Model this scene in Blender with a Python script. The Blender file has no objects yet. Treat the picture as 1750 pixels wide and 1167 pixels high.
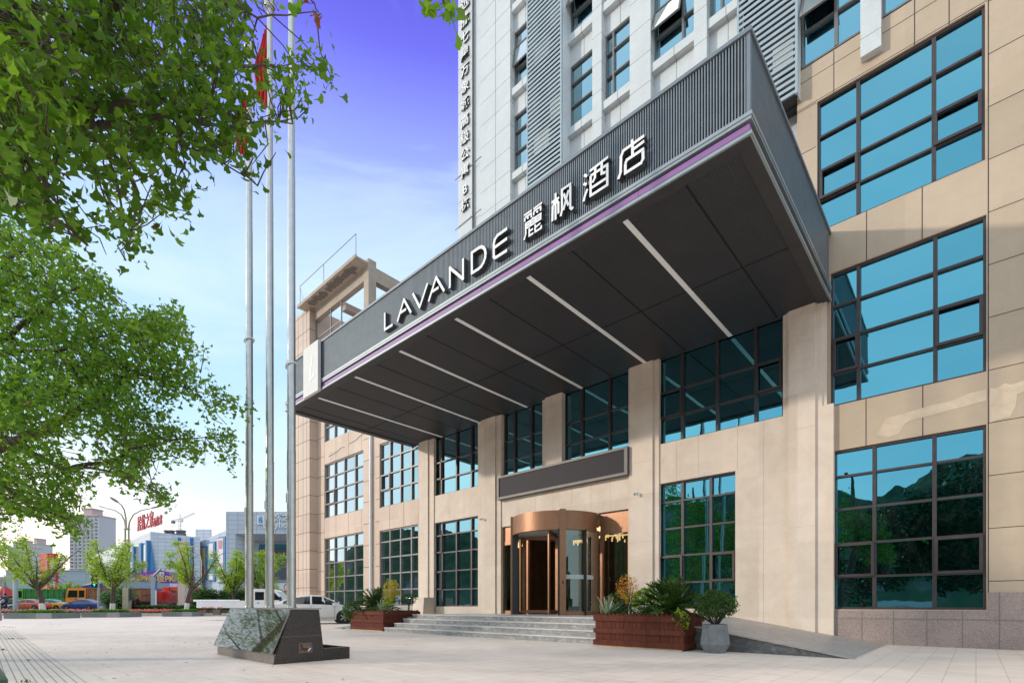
import bpy, bmesh, math, random
import numpy as np
from mathutils import Vector, Matrix

random.seed(7)
RNG = np.random.default_rng(11)
SC = bpy.context.scene
COL = SC.collection
F, HY, CX, CAMH = 865.7, 1035.0, 875.0, 0.9
TH = math.radians(42.49)
S, C = math.sin(TH), math.cos(TH)

def W(r, f):                      # metres right of / ahead of the photographer -> world X, Y
    return (C * r - S * f, S * r + C * f)

def at(px, f):                    # bearing of a thing seen at column px, f metres ahead
    return W((px - CX) / F * f, f)

def wx(px, Y):                    # X of a thing on a facade plane Y
    t = (px - CX) / F
    return Y * (C * t - S) / (C + S * t)

def hz(py, f):                    # height of a thing f metres ahead
    return CAMH + (HY - py) * f / F

# ------------------------------------------------------------------ mesh collector
class MB:
    def __init__(self):
        self.v, self.f, self.m, self.s = [], [], [], []
    def add(self, vs, fs, mi=0, smooth=False):
        b = len(self.v)
        self.v += [tuple(p) for p in vs]
        for q in fs:
            self.f.append(tuple(b + i for i in q)); self.m.append(mi); self.s.append(smooth)
        return self
    def quad(self, a, b, c, d, mi=0):
        return self.add([a, b, c, d], [(0, 1, 2, 3)], mi)
    def box(self, x0, x1, y0, y1, z0, z1, mi=0):
        if x1 < x0: x0, x1 = x1, x0
        if y1 < y0: y0, y1 = y1, y0
        if z1 < z0: z0, z1 = z1, z0
        vs = [(x0, y0, z0), (x1, y0, z0), (x1, y1, z0), (x0, y1, z0),
              (x0, y0, z1), (x1, y0, z1), (x1, y1, z1), (x0, y1, z1)]
        return self.add(vs, [(0, 3, 2, 1), (4, 5, 6, 7), (0, 1, 5, 4), (1, 2, 6, 5), (2, 3, 7, 6), (3, 0, 4, 7)], mi)
    def obox(self, c, ax, half, mi=0):  # oriented box: centre, 3 axes, half sizes
        c = Vector(c); A = [Vector(a).normalized() * h for a, h in zip(ax, half)]
        vs = [c + sx * A[0] + sy * A[1] + sz * A[2] for sz in (-1, 1) for sy in (-1, 1) for sx in (-1, 1)]
        return self.add(vs, [(0, 2, 3, 1), (4, 5, 7, 6), (0, 1, 5, 4), (1, 3, 7, 5), (3, 2, 6, 7), (2, 0, 4, 6)], mi)
    def prism(self, poly, axis, a0, a1, mi=0):   # poly in the two other axes, ccw
        def P(p, a):
            return (a, p[0], p[1]) if axis == 'x' else ((p[0], a, p[1]) if axis == 'y' else (p[0], p[1], a))
        n = len(poly)
        vs = [P(p, a0) for p in poly] + [P(p, a1) for p in poly]
        fs = [tuple(range(n))[::-1], tuple(range(n, 2 * n))]
        fs += [(i, (i + 1) % n, n + (i + 1) % n, n + i) for i in range(n)]
        return self.add(vs, fs, mi)
    def bar(self, p, q, w, d=None, mi=0, up=(0, 0, 1)):
        p, q = Vector(p), Vector(q); t = (q - p)
        if t.length < 1e-6: return self
        u = Vector(up)
        if abs(t.normalized().dot(u)) > .99: u = Vector((0, 1, 0))
        s = t.cross(u).normalized(); u2 = s.cross(t).normalized()
        return self.obox((p + q) / 2, (t, s, u2), (t.length / 2, w / 2, (d or w) / 2), mi)
    def tube(self, pts, rad, n=8, mi=0, cap=True):
        pts = [Vector(p) for p in pts]
        if not hasattr(rad, '__len__'): rad = [rad] * len(pts)
        vs, fs = [], []
        ref = None
        for i, p in enumerate(pts):
            t = (pts[min(i + 1, len(pts) - 1)] - pts[max(i - 1, 0)]).normalized()
            if ref is None:
                ref = Vector((0, 0, 1)) if abs(t.z) < .9 else Vector((1, 0, 0))
            s = t.cross(ref)
            if s.length < 1e-4: s = t.cross(Vector((.3, .7, .2)))
            s.normalize(); u = s.cross(t).normalized(); ref = u
            for k in range(n):
                a = 2 * math.pi * k / n
                vs.append(p + rad[i] * (math.cos(a) * s + math.sin(a) * u))
        for i in range(len(pts) - 1):
            for k in range(n):
                k2 = (k + 1) % n
                fs.append((i * n + k, i * n + k2, (i + 1) * n + k2, (i + 1) * n + k))
        self.add(vs, fs, mi, True)
        if cap:
            b = len(pts) - 1
            self.add([vs[k] for k in range(n)], [tuple(range(n))[::-1]], mi)
            self.add([vs[b * n + k] for k in range(n)], [tuple(range(n))], mi)
        return self
    def cyl(self, p, q, r0, r1=None, n=16, mi=0):
        return self.tube([p, q], [r0, r0 if r1 is None else r1], n, mi)
    def lathe(self, prof, c=(0, 0, 0), n=24, mi=0, smooth=True):
        vs, fs = [], []
        for r, z in prof:
            for k in range(n):
                a = 2 * math.pi * k / n
                vs.append((c[0] + r * math.cos(a), c[1] + r * math.sin(a), c[2] + z))
        for i in range(len(prof) - 1):
            for k in range(n):
                k2 = (k + 1) % n
                fs.append((i * n + k, i * n + k2, (i + 1) * n + k2, (i + 1) * n + k))
        return self.add(vs, fs, mi, smooth)
    def ball(self, c, r, n=12, mi=0, sc=(1, 1, 1)):
        vs, fs = [], []
        m = n // 2
        for i in range(m + 1):
            ph = math.pi * i / m
            for k in range(n):
                a = 2 * math.pi * k / n
                vs.append((c[0] + sc[0] * r * math.sin(ph) * math.cos(a), c[1] + sc[1] * r * math.sin(ph) * math.sin(a), c[2] - sc[2] * r * math.cos(ph)))
        for i in range(m):
            for k in range(n):
                k2 = (k + 1) % n
                fs.append((i * n + k, i * n + k2, (i + 1) * n + k2, (i + 1) * n + k))
        return self.add(vs, fs, mi, True)
    def build(self, name, mats, parent=None, off=True):
        if not isinstance(mats, (list, tuple)): mats = [mats]
        me = bpy.data.meshes.new(name)
        o = Vector((0, 0, 0))
        if parent is not None and off:
            q = parent
            while q is not None:
                o = o + q.location; q = q.parent
        me.from_pydata([(p[0] - o.x, p[1] - o.y, p[2] - o.z) for p in self.v], [], self.f)
        for m in mats: me.materials.append(m)
        me.polygons.foreach_set('material_index', self.m)
        me.polygons.foreach_set('use_smooth', self.s)
        me.update()
        ob = bpy.data.objects.new(name, me); COL.objects.link(ob)
        if parent is not None: ob.parent = parent
        return ob

def tag(o, label=None, cat=None, group=None, kind=None):
    if label: o['label'] = label
    if cat: o['category'] = cat
    if group: o['group'] = group
    if kind: o['kind'] = kind
    return o

def empty(name, loc=(0, 0, 0), rz=0.0, label=None, cat=None, group=None):
    e = bpy.data.objects.new(name, None); COL.objects.link(e)
    e.location = loc; e.rotation_euler = (0, 0, rz); e.empty_display_size = .2
    return tag(e, label, cat, group)

def copy_tree(o, parent=None):
    c = o.copy(); COL.objects.link(c)
    if parent is not None: c.parent = parent
    for ch in list(o.children): copy_tree(ch, c)
    return c

# ------------------------------------------------------------------ materials
MATS = {}
def nt(name):
    m = bpy.data.materials.new(name); m.use_nodes = True
    t = m.node_tree; b = t.nodes['Principled BSDF']
    MATS[name] = m
    return m, t, b, t.nodes, t.links

def coords(t, scale=(1, 1, 1), rot=(0, 0, 0), obj=True):
    tc = t.nodes.new('ShaderNodeTexCoord'); mp = t.nodes.new('ShaderNodeMapping')
    mp.inputs['Scale'].default_value = scale; mp.inputs['Rotation'].default_value = rot
    t.links.new(tc.outputs['Object' if obj else 'Generated'], mp.inputs['Vector'])
    return mp.outputs['Vector']

def noise(t, vec, scale, detail=4, rough=.55, dist=0):
    n = t.nodes.new('ShaderNodeTexNoise'); n.inputs['Scale'].default_value = scale
    n.inputs['Detail'].default_value = detail; n.inputs['Roughness'].default_value = rough
    n.inputs['Distortion'].default_value = dist
    if vec is not None: t.links.new(vec, n.inputs['Vector'])
    return n.outputs['Fac']

def ramp(t, fac, stops):
    r = t.nodes.new('ShaderNodeValToRGB'); e = r.color_ramp.elements
    while len(e) < len(stops): e.new(.5)
    for i, (p, c) in enumerate(stops):
        e[i].position = p; e[i].color = (c[0], c[1], c[2], 1)
    t.links.new(fac, r.inputs['Fac'])
    return r.outputs['Color']

def mixc(t, fac, a, b, mode='MIX'):
    n = t.nodes.new('ShaderNodeMix'); n.data_type = 'RGBA'; n.blend_type = mode
    for s, v in ((n.inputs[0], fac), (n.inputs[6], a), (n.inputs[7], b)):
        if hasattr(v, 'is_linked'): t.links.new(v, s)
        elif isinstance(v, (int, float)): s.default_value = v
        else: s.default_value = (v[0], v[1], v[2], 1)
    return n.outputs[2]

def bump(t, b, h, strength=.3, dist=.01):
    n = t.nodes.new('ShaderNodeBump'); n.inputs['Strength'].default_value = strength
    n.inputs['Distance'].default_value = dist
    t.links.new(h, n.inputs['Height']); t.links.new(n.outputs['Normal'], b.inputs['Normal'])

def plain(name, col, rough=.6, metal=0., var=.12, scale=3., spec=None, bmp=0.):
    m, t, b, N, L = nt(name)
    v = coords(t)
    f = noise(t, v, scale, 5, .6)
    lo = [c * (1 - var) for c in col]; hi = [min(1, c * (1 + var)) for c in col]
    L.new(ramp(t, f, [(.25, lo), (.75, hi)]), b.inputs['Base Color'])
    b.inputs['Roughness'].default_value = rough; b.inputs['Metallic'].default_value = metal
    if spec is not None: b.inputs['Specular IOR Level'].default_value = spec
    if bmp: bump(t, b, noise(t, v, scale * 8, 4), bmp, .01)
    return m

def stone_panel(name, col, blot, rough=.55, bs=.5, streak=.35, fine=60, panel=None):
    m, t, b, N, L = nt(name)
    v = coords(t); vs = coords(t, (1.2, 1, .12)); vh = coords(t, (.25, 1, 2.2))
    c = ramp(t, noise(t, v, bs, 7, .62, 1.2), [(.36, blot), (.60, col)])
    c = mixc(t, .22, c, ramp(t, noise(t, v, 3.3, 6, .6, .8), [(.34, [x * .74 for x in col]), (.58, [min(1, x * 1.06) for x in col])]))
    c = mixc(t, streak * .45, c, ramp(t, noise(t, vs, 2.2, 4, .6), [(.35, [x * .8 for x in col]), (.65, [min(1, x * 1.1) for x in col])]))
    c = mixc(t, .10, c, ramp(t, noise(t, vh, 3., 4, .6), [(.35, [x * .78 for x in col]), (.65, [min(1, x * 1.12) for x in col])]))
    c = mixc(t, .18, c, ramp(t, noise(t, v, fine, 3, .7), [(.3, [x * .6 for x in col]), (.7, [min(1, x * 1.25) for x in col])]))
    if panel:       # each slab cut from a slightly different block
        sp = N.new('ShaderNodeSeparateXYZ'); L.new(v, sp.inputs[0]); cb = N.new('ShaderNodeCombineXYZ'); L.new(sp.outputs[0], cb.inputs[0])
        az = N.new('ShaderNodeMath'); az.operation = 'SUBTRACT'; az.inputs[1].default_value = panel[2]; L.new(sp.outputs[2], az.inputs[0]); L.new(az.outputs[0], cb.inputs[1])
        br = N.new('ShaderNodeTexBrick'); br.offset = 0; L.new(cb.outputs[0], br.inputs['Vector']); br.inputs['Scale'].default_value = 1
        br.inputs['Brick Width'].default_value = panel[0]; br.inputs['Row Height'].default_value = panel[1]; br.inputs['Mortar Size'].default_value = 0
        br.inputs['Color1'].default_value = (.86, .85, .84, 1); br.inputs['Color2'].default_value = (1.06, 1.05, 1.04, 1)
        c = mixc(t, .8, c, br.outputs['Color'], 'MULTIPLY')
    L.new(c, b.inputs['Base Color']); b.inputs['Roughness'].default_value = rough
    bump(t, b, noise(t, v, fine, 4), .12, .004)
    return m

def speckle(name, cols, scale=120, rough=.6, big=.6):
    m, t, b, N, L = nt(name)
    v = coords(t)
    vo = N.new('ShaderNodeTexVoronoi'); vo.inputs['Scale'].default_value = scale
    L.new(v, vo.inputs['Vector'])
    sp = N.new('ShaderNodeSeparateColor'); L.new(vo.outputs['Color'], sp.inputs[0])
    st = [(i / max(1, len(cols) - 1), c) for i, c in enumerate(cols)]
    c = ramp(t, sp.outputs[0], st)
    c = mixc(t, .35, c, ramp(t, noise(t, v, big, 5), [(.3, [x * .75 for x in cols[0]]), (.7, cols[-1])]))
    L.new(c, b.inputs['Base Color']); b.inputs['Roughness'].default_value = rough
    return m

def leafmat(name, cols, trans=.4, rough=.5):
    m = bpy.data.materials.new(name); m.use_nodes = True; t = m.node_tree; N, L = t.nodes, t.links
    N.clear()
    out = N.new('ShaderNodeOutputMaterial'); g = N.new('ShaderNodeNewGeometry')
    c = ramp(t, g.outputs['Random Per Island'], [(i / (len(cols) - 1), k) for i, k in enumerate(cols)])
    c = mixc(t, .3, c, ramp(t, noise(t, coords(t), 1.1, 3), [(.3, cols[0]), (.7, cols[-1])]))
    p = N.new('ShaderNodeBsdfPrincipled'); L.new(c, p.inputs['Base Color']); p.inputs['Roughness'].default_value = rough
    p.inputs['Specular IOR Level'].default_value = .3
    tr = N.new('ShaderNodeBsdfTranslucent')
    L.new(mixc(t, 1., c, (1.25, 1.3, .55), 'MULTIPLY'), tr.inputs['Color'])
    mx = N.new('ShaderNodeMixShader'); mx.inputs[0].default_value = trans
    L.new(p.outputs[0], mx.inputs[1]); L.new(tr.outputs[0], mx.inputs[2]); L.new(mx.outputs[0], out.inputs['Surface'])
    MATS[name] = m
    return m

def glassmat(name, tint, body, r0=.42, wav=.14, rough=.008, wsc=1.3):
    m = bpy.data.materials.new(name); m.use_nodes = True; t = m.node_tree; N, L = t.nodes, t.links
    N.clear(); out = N.new('ShaderNodeOutputMaterial')
    v = coords(t)
    bp = N.new('ShaderNodeBump'); bp.inputs['Strength'].default_value = wav; bp.inputs['Distance'].default_value = .01
    L.new(noise(t, v, wsc, 2, .5), bp.inputs['Height'])
    fr = N.new('ShaderNodeFresnel'); fr.inputs['IOR'].default_value = 1.5
    mr = N.new('ShaderNodeMapRange'); mr.inputs[1].default_value = .042; mr.inputs[2].default_value = .22
    mr.inputs[3].default_value = r0; mr.inputs[4].default_value = .95
    L.new(fr.outputs[0], mr.inputs[0])
    tc = N.new('ShaderNodeMapRange'); tc.inputs[1].default_value = .042; tc.inputs[2].default_value = .105
    L.new(fr.outputs[0], tc.inputs[0])
    gl = N.new('ShaderNodeBsdfGlossy'); gl.inputs['Roughness'].default_value = rough
    ge = N.new('ShaderNodeNewGeometry')         # no two panes are quite the same batch
    tn = mixc(t, 1., mixc(t, tc.outputs[0], tint, (.92, .97, .97)), ramp(t, ge.outputs['Random Per Island'], [(0, (.80, .84, .86)), (.5, (.93, .94, .95)), (1, (1.0, 1.0, 1.0))]), 'MULTIPLY')
    L.new(tn, gl.inputs['Color']); L.new(bp.outputs[0], gl.inputs['Normal'])
    df = N.new('ShaderNodeBsdfPrincipled')
    L.new(ramp(t, noise(t, v, .8, 4), [(.3, [x * .7 for x in body]), (.7, [x * 1.3 for x in body])]), df.inputs['Base Color'])
    df.inputs['Roughness'].default_value = .9; df.inputs['Specular IOR Level'].default_value = 0
    mx = N.new('ShaderNodeMixShader'); L.new(mr.outputs[0], mx.inputs[0])
    L.new(df.outputs[0], mx.inputs[1]); L.new(gl.outputs[0], mx.inputs[2])
    du = N.new('ShaderNodeBsdfDiffuse'); du.inputs[0].default_value = (.42, .45, .45, 1)     # dust and wiping marks
    mq = N.new('ShaderNodeMixShader'); L.new(ramp(t, noise(t, coords(t, (1, 1, .55)), 1.9, 7, .68, 1.2), [(.48, (.0, .0, .0)), (.80, (.04, .04, .04))]), mq.inputs[0])
    L.new(mx.outputs[0], mq.inputs[1]); L.new(du.outputs[0], mq.inputs[2]); L.new(mq.outputs[0], out.inputs['Surface'])
    MATS[name] = m
    return m

def clearglass(name, tint=(.70, .75, .70), refl=.06):
    m = bpy.data.materials.new(name); m.use_nodes = True; t = m.node_tree; N, L = t.nodes, t.links
    N.clear(); out = N.new('ShaderNodeOutputMaterial')
    tr = N.new('ShaderNodeBsdfTransparent'); tr.inputs[0].default_value = (*tint, 1)
    gl = N.new('ShaderNodeBsdfGlossy'); gl.inputs['Roughness'].default_value = .01
    gl.inputs['Color'].default_value = (.9, 1, .95, 1)
    fr = N.new('ShaderNodeFresnel'); fr.inputs[0].default_value = 1.5
    ad = N.new('ShaderNodeMath'); ad.operation = 'ADD'; ad.inputs[1].default_value = refl; ad.use_clamp = True
    L.new(fr.outputs[0], ad.inputs[0])
    mx = N.new('ShaderNodeMixShader'); L.new(ad.outputs[0], mx.inputs[0])
    L.new(tr.outputs[0], mx.inputs[1]); L.new(gl.outputs[0], mx.inputs[2]); L.new(mx.outputs[0], out.inputs['Surface'])
    MATS[name] = m
    return m

def emit(name, col, s):
    m, t, b, N, L = nt(name)
    b.inputs['Base Color'].default_value = (*col, 1)
    b.inputs['Emission Color'].default_value = (*col, 1); b.inputs['Emission Strength'].default_value = s
    return m

def mottled_tiles(name, c1, c2, mortar, bw, bh, ms, rough, bumpy=.25, rot=0, offs=.5, stain=.3):
    m, t, b, N, L = nt(name)
    v = coords(t, (1, 1, 1), (0, 0, rot))
    br = N.new('ShaderNodeTexBrick'); L.new(v, br.inputs['Vector'])
    br.offset = offs; br.inputs['Scale'].default_value = 1
    br.inputs['Brick Width'].default_value = bw; br.inputs['Row Height'].default_value = bh
    br.inputs['Mortar Size'].default_value = ms; br.inputs['Mortar Smooth'].default_value = .3
    br.inputs['Color1'].default_value = (*c1, 1); br.inputs['Color2'].default_value = (*c2, 1)
    br.inputs['Mortar'].default_value = (*mortar, 1)
    c = mixc(t, stain, br.outputs['Color'], ramp(t, noise(t, v, .35, 7, .7, .8), [(.3, [x * .62 for x in c1]), (.7, [min(1, x * 1.15) for x in c2])]))
    c = mixc(t, .2, c, ramp(t, noise(t, coords(t, (.4, 3, 1), (0, 0, rot)), 2.2, 6, .7), [(.35, [x * .65 for x in c1]), (.65, [min(1, x * 1.15) for x in c2])]))
    c = mixc(t, .12, c, ramp(t, noise(t, v, 45, 4, .7), [(.3, [x * .5 for x in c1]), (.7, [min(1, x * 1.2) for x in c2])]))
    L.new(c, b.inputs['Base Color']); b.inputs['Roughness'].default_value = rough
    h = N.new('ShaderNodeMath'); h.operation = 'MULTIPLY_ADD'; h.inputs[1].default_value = -1.
    L.new(br.outputs['Fac'], h.inputs[0]); L.new(noise(t, v, 20, 4), h.inputs[2])
    bump(t, b, h.outputs[0], bumpy, .006)
    return m

M_cream = stone_panel('cream_travertine', (.74, .625, .515), (.57, .45, .345), panel=(.95, 1.9, .6), bs=.7, streak=.45)
M_beige = stone_panel('beige_panel', (.55, .435, .315), (.47, .365, .255), bs=.35, fine=80, panel=(2.2, 1.105, 1.42))
M_patch = plain('mortar_patch', (.60, .485, .355), .85, 0, .14, 5)
M_rose = stone_panel('rose_panel', (.62, .475, .375), (.53, .395, .30), bs=.4, fine=80, panel=(1.37, 1.15, .6))
M_joint = plain('dark_joint', (.035, .03, .03), .8)
M_jointg = plain('grey_joint', (.20, .19, .19), .8)
M_pinkgr = speckle('pink_granite', [(.16, .12, .11), (.33, .24, .21), (.42, .32, .28), (.5, .40, .35)], 90, .6)
M_white = stone_panel('white_panel', (.66, .69, .69), (.57, .60, .61), .35, .4, .3, 30)
M_whites = plain('white_metal', (.72, .76, .77), .4, 0, .06, 1.5)
M_greyal = plain('grey_aluminium', (.20, .265, .30), .4, .35, .12, 2)
M_conc = stone_panel('old_concrete', (.50, .42, .34), (.36, .30, .25), .85, 1.2, .5, 40)
M_flake = plain('flaked_render', (.20, .18, .16), .9, 0, .3, 8)
M_frame = plain('brown_window_frame', (.060, .046, .046), .4, .2, .2, 6)
M_framel = plain('grey_window_frame', (.20, .19, .185), .4, .3, .15, 6)
M_glass = glassmat('teal_mirror_glass', (.185, .60, .745), (.001, .003, .004), .58)
M_glass2 = glassmat('tower_glass', (.24, .66, .80), (.005, .02, .025), .58, .1)
M_fin = plain('charcoal_fins', (.185, .215, .24), .45, .3, .12, 4)
M_finback = plain('fascia_backing', (.012, .013, .015), .7)
M_steel = plain('grey_trim', (.30, .335, .35), .38, .45, .1, 3)
M_rim = plain('dark_canopy_rim', (.042, .041, .044), .5, .2, .15, 3)
M_purple = plain('purple_band', (.29, .125, .34), .35, 0, .12, 1.5)
M_strip = plain('light_strip', (.85, .85, .83), .5, 0, .03)
M_letter = plain('letter_white', (.86, .86, .85), .4, 0, .03)
M_letterside = plain('letter_side', (.06, .065, .07), .5)
M_signpan = plain('sign_panel', (.62, .60, .57), .45, 0, .06, 2)
M_led = plain('led_screen', (.020, .017, .023), .55, 0, .1, 3, .25)
M_ledfr = plain('led_frame', (.125, .115, .11), .5, .3)
M_bronze = plain('bronze_metal', (.31, .155, .085), .42, .55, .12, 5)
M_black = plain('black_plastic', (.02, .02, .022), .5)
M_doorgl = clearglass('door_glass')
M_gran = speckle('polished_granite', [(.012, .011, .011), (.025, .022, .02), (.05, .04, .034), (.10, .08, .065)], 150, .16)
M_gran.node_tree.nodes['Principled BSDF'].inputs['Specular IOR Level'].default_value = .35
M_stainl = plain('brushed_steel', (.56, .55, .52), .33, .9, .12, 9)
M_wood = None

def wood(name, a, bcol, rough=.55, sc=(14, 14, .8)):
    m, t, b, N, L = nt(name)
    v = coords(t, sc)
    c = ramp(t, noise(t, v, 1.6, 6, .7, .6), [(.28, a), (.72, bcol)])
    c = mixc(t, .25, c, ramp(t, noise(t, coords(t), 3, 4), [(.3, [x * .55 for x in a]), (.7, bcol)]))
    L.new(c, b.inputs['Base Color']); b.inputs['Roughness'].default_value = rough
    bump(t, b, noise(t, v, 2.5, 4), .2, .004)
    return m
M_wood = wood('stained_wood', (.075, .020, .012), (.185, .055, .032), .8); M_wood.node_tree.nodes['Principled BSDF'].inputs['Specular IOR Level'].default_value = .2
M_bench = wood('green_painted_wood', (.035, .06, .035), (.08, .125, .075), .6, (2, 14, 14))
M_bark = wood('tree_bark', (.045, .032, .024), (.13, .095, .07), .9, (9, 9, 2.2))
M_lime = plain('lime_wash', (.72, .66, .6), .9, 0, .2, 9)

def veined(name, a, bcol, c3, rough=.4):
    m, t, b, N, L = nt(name)
    v = coords(t, (1, 1, 2.2))
    c = ramp(t, noise(t, v, 2.6, 8, .68, 1.6), [(.32, a), (.5, bcol), (.66, c3)])
    c = mixc(t, .25, c, ramp(t, noise(t, v, 26, 5, .7), [(.3, a), (.7, c3)]))
    L.new(c, b.inputs['Base Color']); b.inputs['Roughness'].default_value = rough
    return m
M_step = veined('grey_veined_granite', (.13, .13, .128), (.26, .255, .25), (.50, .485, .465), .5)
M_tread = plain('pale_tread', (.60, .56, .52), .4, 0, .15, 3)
M_ramp = veined('ramp_granite', (.27, .24, .21), (.40, .35, .31), (.52, .47, .42), .45)
M_rampside = veined('rough_granite', (.06, .06, .058), (.13, .125, .12), (.27, .26, .25), .8)
M_pot = plain('grey_cement_pot', (.20, .205, .205), .75, 0, .25, 9, bmp=.2)
M_soil = plain('soil', (.06, .045, .03), .95, 0, .3, 12, bmp=.4)
M_plaza = mottled_tiles('plaza_paving', (.775, .645, .54), (.88, .755, .65), (.24, .20, .175), .6, .3, .0075, .6, .3, math.pi / 2, .5, .58)
M_ground = plain('far_ground', (.22, .2, .18), .9, 0, .2, .05)
M_asph = plain('asphalt', (.07, .07, .072), .85, 0, .2, 2, bmp=.2)
M_kerb = mottled_tiles('kerb_stone', (.38, .36, .33), (.46, .43, .40), (.14, .13, .12), .8, 4, .02, .8, .2)
M_plantkerb = plain('dark_planter_stone', (.14, .16, .155), .5, 0, .2, 2)

def perforated():
    m, t, b, N, L = nt('perforated_soffit')
    v = coords(t)
    vo = N.new('ShaderNodeTexVoronoi'); vo.inputs['Scale'].default_value = 17; vo.inputs['Randomness'].default_value = .12
    L.new(v, vo.inputs['Vector'])
    c = ramp(t, vo.outputs['Distance'], [(.20, (.004, .004, .0045)), (.34, (.033, .031, .036))])
    c = mixc(t, .35, c, ramp(t, noise(t, v, .7, 4), [(.3, (.013, .0125, .0155)), (.7, (.036, .034, .039))]))
    L.new(c, b.inputs['Base Color']); b.inputs['Roughness'].default_value = .55
    bump(t, b, vo.outputs['Distance'], .5, .02)
    return m
M_soffit = perforated(); M_seam = plain('soffit_seam', (.004, .004, .004), .9)

def striped():
    m, t, b, N, L = nt('ribbed_paving')
    v = coords(t)
    br = N.new('ShaderNodeTexBrick'); L.new(v, br.inputs['Vector']); br.inputs['Scale'].default_value = 1
    br.offset = .0
    br.inputs['Brick Width'].default_value = 1.2; br.inputs['Row Height'].default_value = .08
    br.inputs['Mortar Size'].default_value = .008; br.inputs['Mortar Smooth'].default_value = .4
    br.inputs['Color1'].default_value = (.70, .62, .54, 1); br.inputs['Color2'].default_value = (.76, .68, .60, 1)
    br.inputs['Mortar'].default_value = (.19, .17, .14, 1)
    c = mixc(t, .35, br.outputs['Color'], ramp(t, noise(t, v, 1.4, 6, .7), [(.3, (.50, .44, .36)), (.7, (.76, .69, .62))]))
    L.new(c, b.inputs['Base Color']); b.inputs['Roughness'].default_value = .75
    h = N.new('ShaderNodeMath'); h.operation = 'MULTIPLY'; h.inputs[1].default_value = -1; L.new(br.outputs['Fac'], h.inputs[0])
    bump(t, b, h.outputs[0], .6, .012)
    return m
M_rib = striped()

GK = [(.045, .115, .010), (.075, .17, .016), (.12, .235, .024), (.19, .31, .034)]
M_ginkgo = leafmat('ginkgo_leaf', GK, .55)
M_ginkgo2 = leafmat('ginkgo_leaf_far', [(.07, .165, .018), (.11, .23, .025), (.165, .30, .035), (.24, .38, .05)], .52)
M_ginkgo3 = leafmat('ginkgo_leaf_mid', [(.06, .165, .018), (.11, .245, .028), (.18, .33, .04), (.28, .43, .06)], .5)
M_dead = leafmat('dead_leaf', [(.13, .05, .02), (.24, .09, .035)], .3)
M_young = leafmat('young_leaf', [(.22, .36, .045), (.34, .48, .07), (.48, .58, .10)], .5)
M_hedge = leafmat('hedge_leaf', [(.03, .08, .018), (.05, .12, .025), (.09, .17, .035)], .3)
M_cycad = leafmat('cycad_leaf', [(.028, .075, .014), (.055, .125, .02), (.11, .19, .032)], .2)
M_ball = leafmat('box_leaf', [(.035, .085, .02), (.06, .13, .03), (.11, .19, .045)], .3)
M_yellow = leafmat('yellow_leaf', [(.38, .42, .03), (.55, .45, .05), (.6, .3, .06)], .45)
M_orange = leafmat('orange_leaf', [(.55, .40, .06), (.62, .26, .05), (.58, .17, .06)], .45)
M_lime2 = leafmat('lime_leaf', [(.16, .32, .03), (.30, .46, .05), (.42, .52, .07)], .45)
M_agave = leafmat('agave_leaf', [(.16, .25, .12), (.42, .46, .30), (.6, .6, .42)], .2)
M_flower = leafmat('pink_flower', [(.65, .10, .14), (.75, .25, .28), (.8, .42, .42)], .3)
M_redfl = leafmat('red_flower', [(.65, .04, .04), (.75, .12, .10)], .3)
M_wooded = leafmat('wood_leaf', [(.006, .022, .004), (.014, .042, .007), (.034, .078, .014)], .25)

# ------------------------------------------------------------------ foliage
FAN = np.array([(0, -.35, 0), (.10, .22, .03), (.30, .44, .09), (.52, .55, .15), (.42, .74, .12), (.20, .86, .05), (.03, .78, 0), (-.03, .78, 0), (-.22, .88, .06), (-.44, .72, .12), (-.50, .52, .15), (-.28, .42, .08), (-.09, .20, .03)], float)
OVAL = np.array([(0, 0, 0), (.26, .35, .04), (.2, .75, .02), (0, 1, -.04), (-.2, .75, .02), (-.26, .35, .04)], float)
LANCE = np.array([(0, 0, 0), (.12, .3, .02), (0, 1, -.06), (-.12, .3, .02)], float)

def leaves(name, pts, size, mat, parent, shape=OVAL, up=.4, droop=0., svar=.3, dirs=None, rng=RNG):
    """one mesh of many leaf-sized faces; pts Nx3 in the parent's own space"""
    n = len(pts); pts = np.asarray(pts, float); k = len(shape)
    if dirs is None:
        d = rng.normal(size=(n, 3)); d[:, 2] = d[:, 2] * .6 - droop
    else:
        d = np.asarray(dirs, float) + rng.normal(size=(n, 3)) * .15
    d /= np.linalg.norm(d, axis=1)[:, None] + 1e-9
    nn = rng.normal(size=(n, 3)); nn[:, 2] += up * 2
    x = np.cross(d, nn); x /= np.linalg.norm(x, axis=1)[:, None] + 1e-9
    z = np.cross(x, d)
    s = size * (1 + svar * rng.uniform(-1, 1, n))
    V = pts[:, None, :] + s[:, None, None] * (shape[None, :, 0, None] * x[:, None, :] + shape[None, :, 1, None] * d[:, None, :] + shape[None, :, 2, None] * z[:, None, :])
    me = bpy.data.meshes.new(name)
    me.vertices.add(n * k); me.vertices.foreach_set('co', V.reshape(-1).astype(np.float32))
    me.loops.add(n * k); me.loops.foreach_set('vertex_index', np.arange(n * k, dtype=np.int32))
    me.polygons.add(n); me.polygons.foreach_set('loop_start', np.arange(0, n * k, k, dtype=np.int32))
    me.polygons.foreach_set('loop_total', np.full(n, k, dtype=np.int32))
    me.materials.append(mat); me.update(calc_edges=True); me.validate()
    ob = bpy.data.objects.new(name, me); COL.objects.link(ob)
    if parent is not None: ob.parent = parent
    return ob

def inpoly(P, poly):
    x, y = P[:, 0], P[:, 1]; res = np.zeros(len(P), bool); n = len(poly)
    for i in range(n):
        x0, y0 = poly[i]; x1, y1 = poly[(i + 1) % n]
        if y0 == y1: continue
        c = ((y0 > y) != (y1 > y)) & (x < (x1 - x0) * (y - y0) / (y1 - y0) + x0)
        res ^= c
    return res

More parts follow.
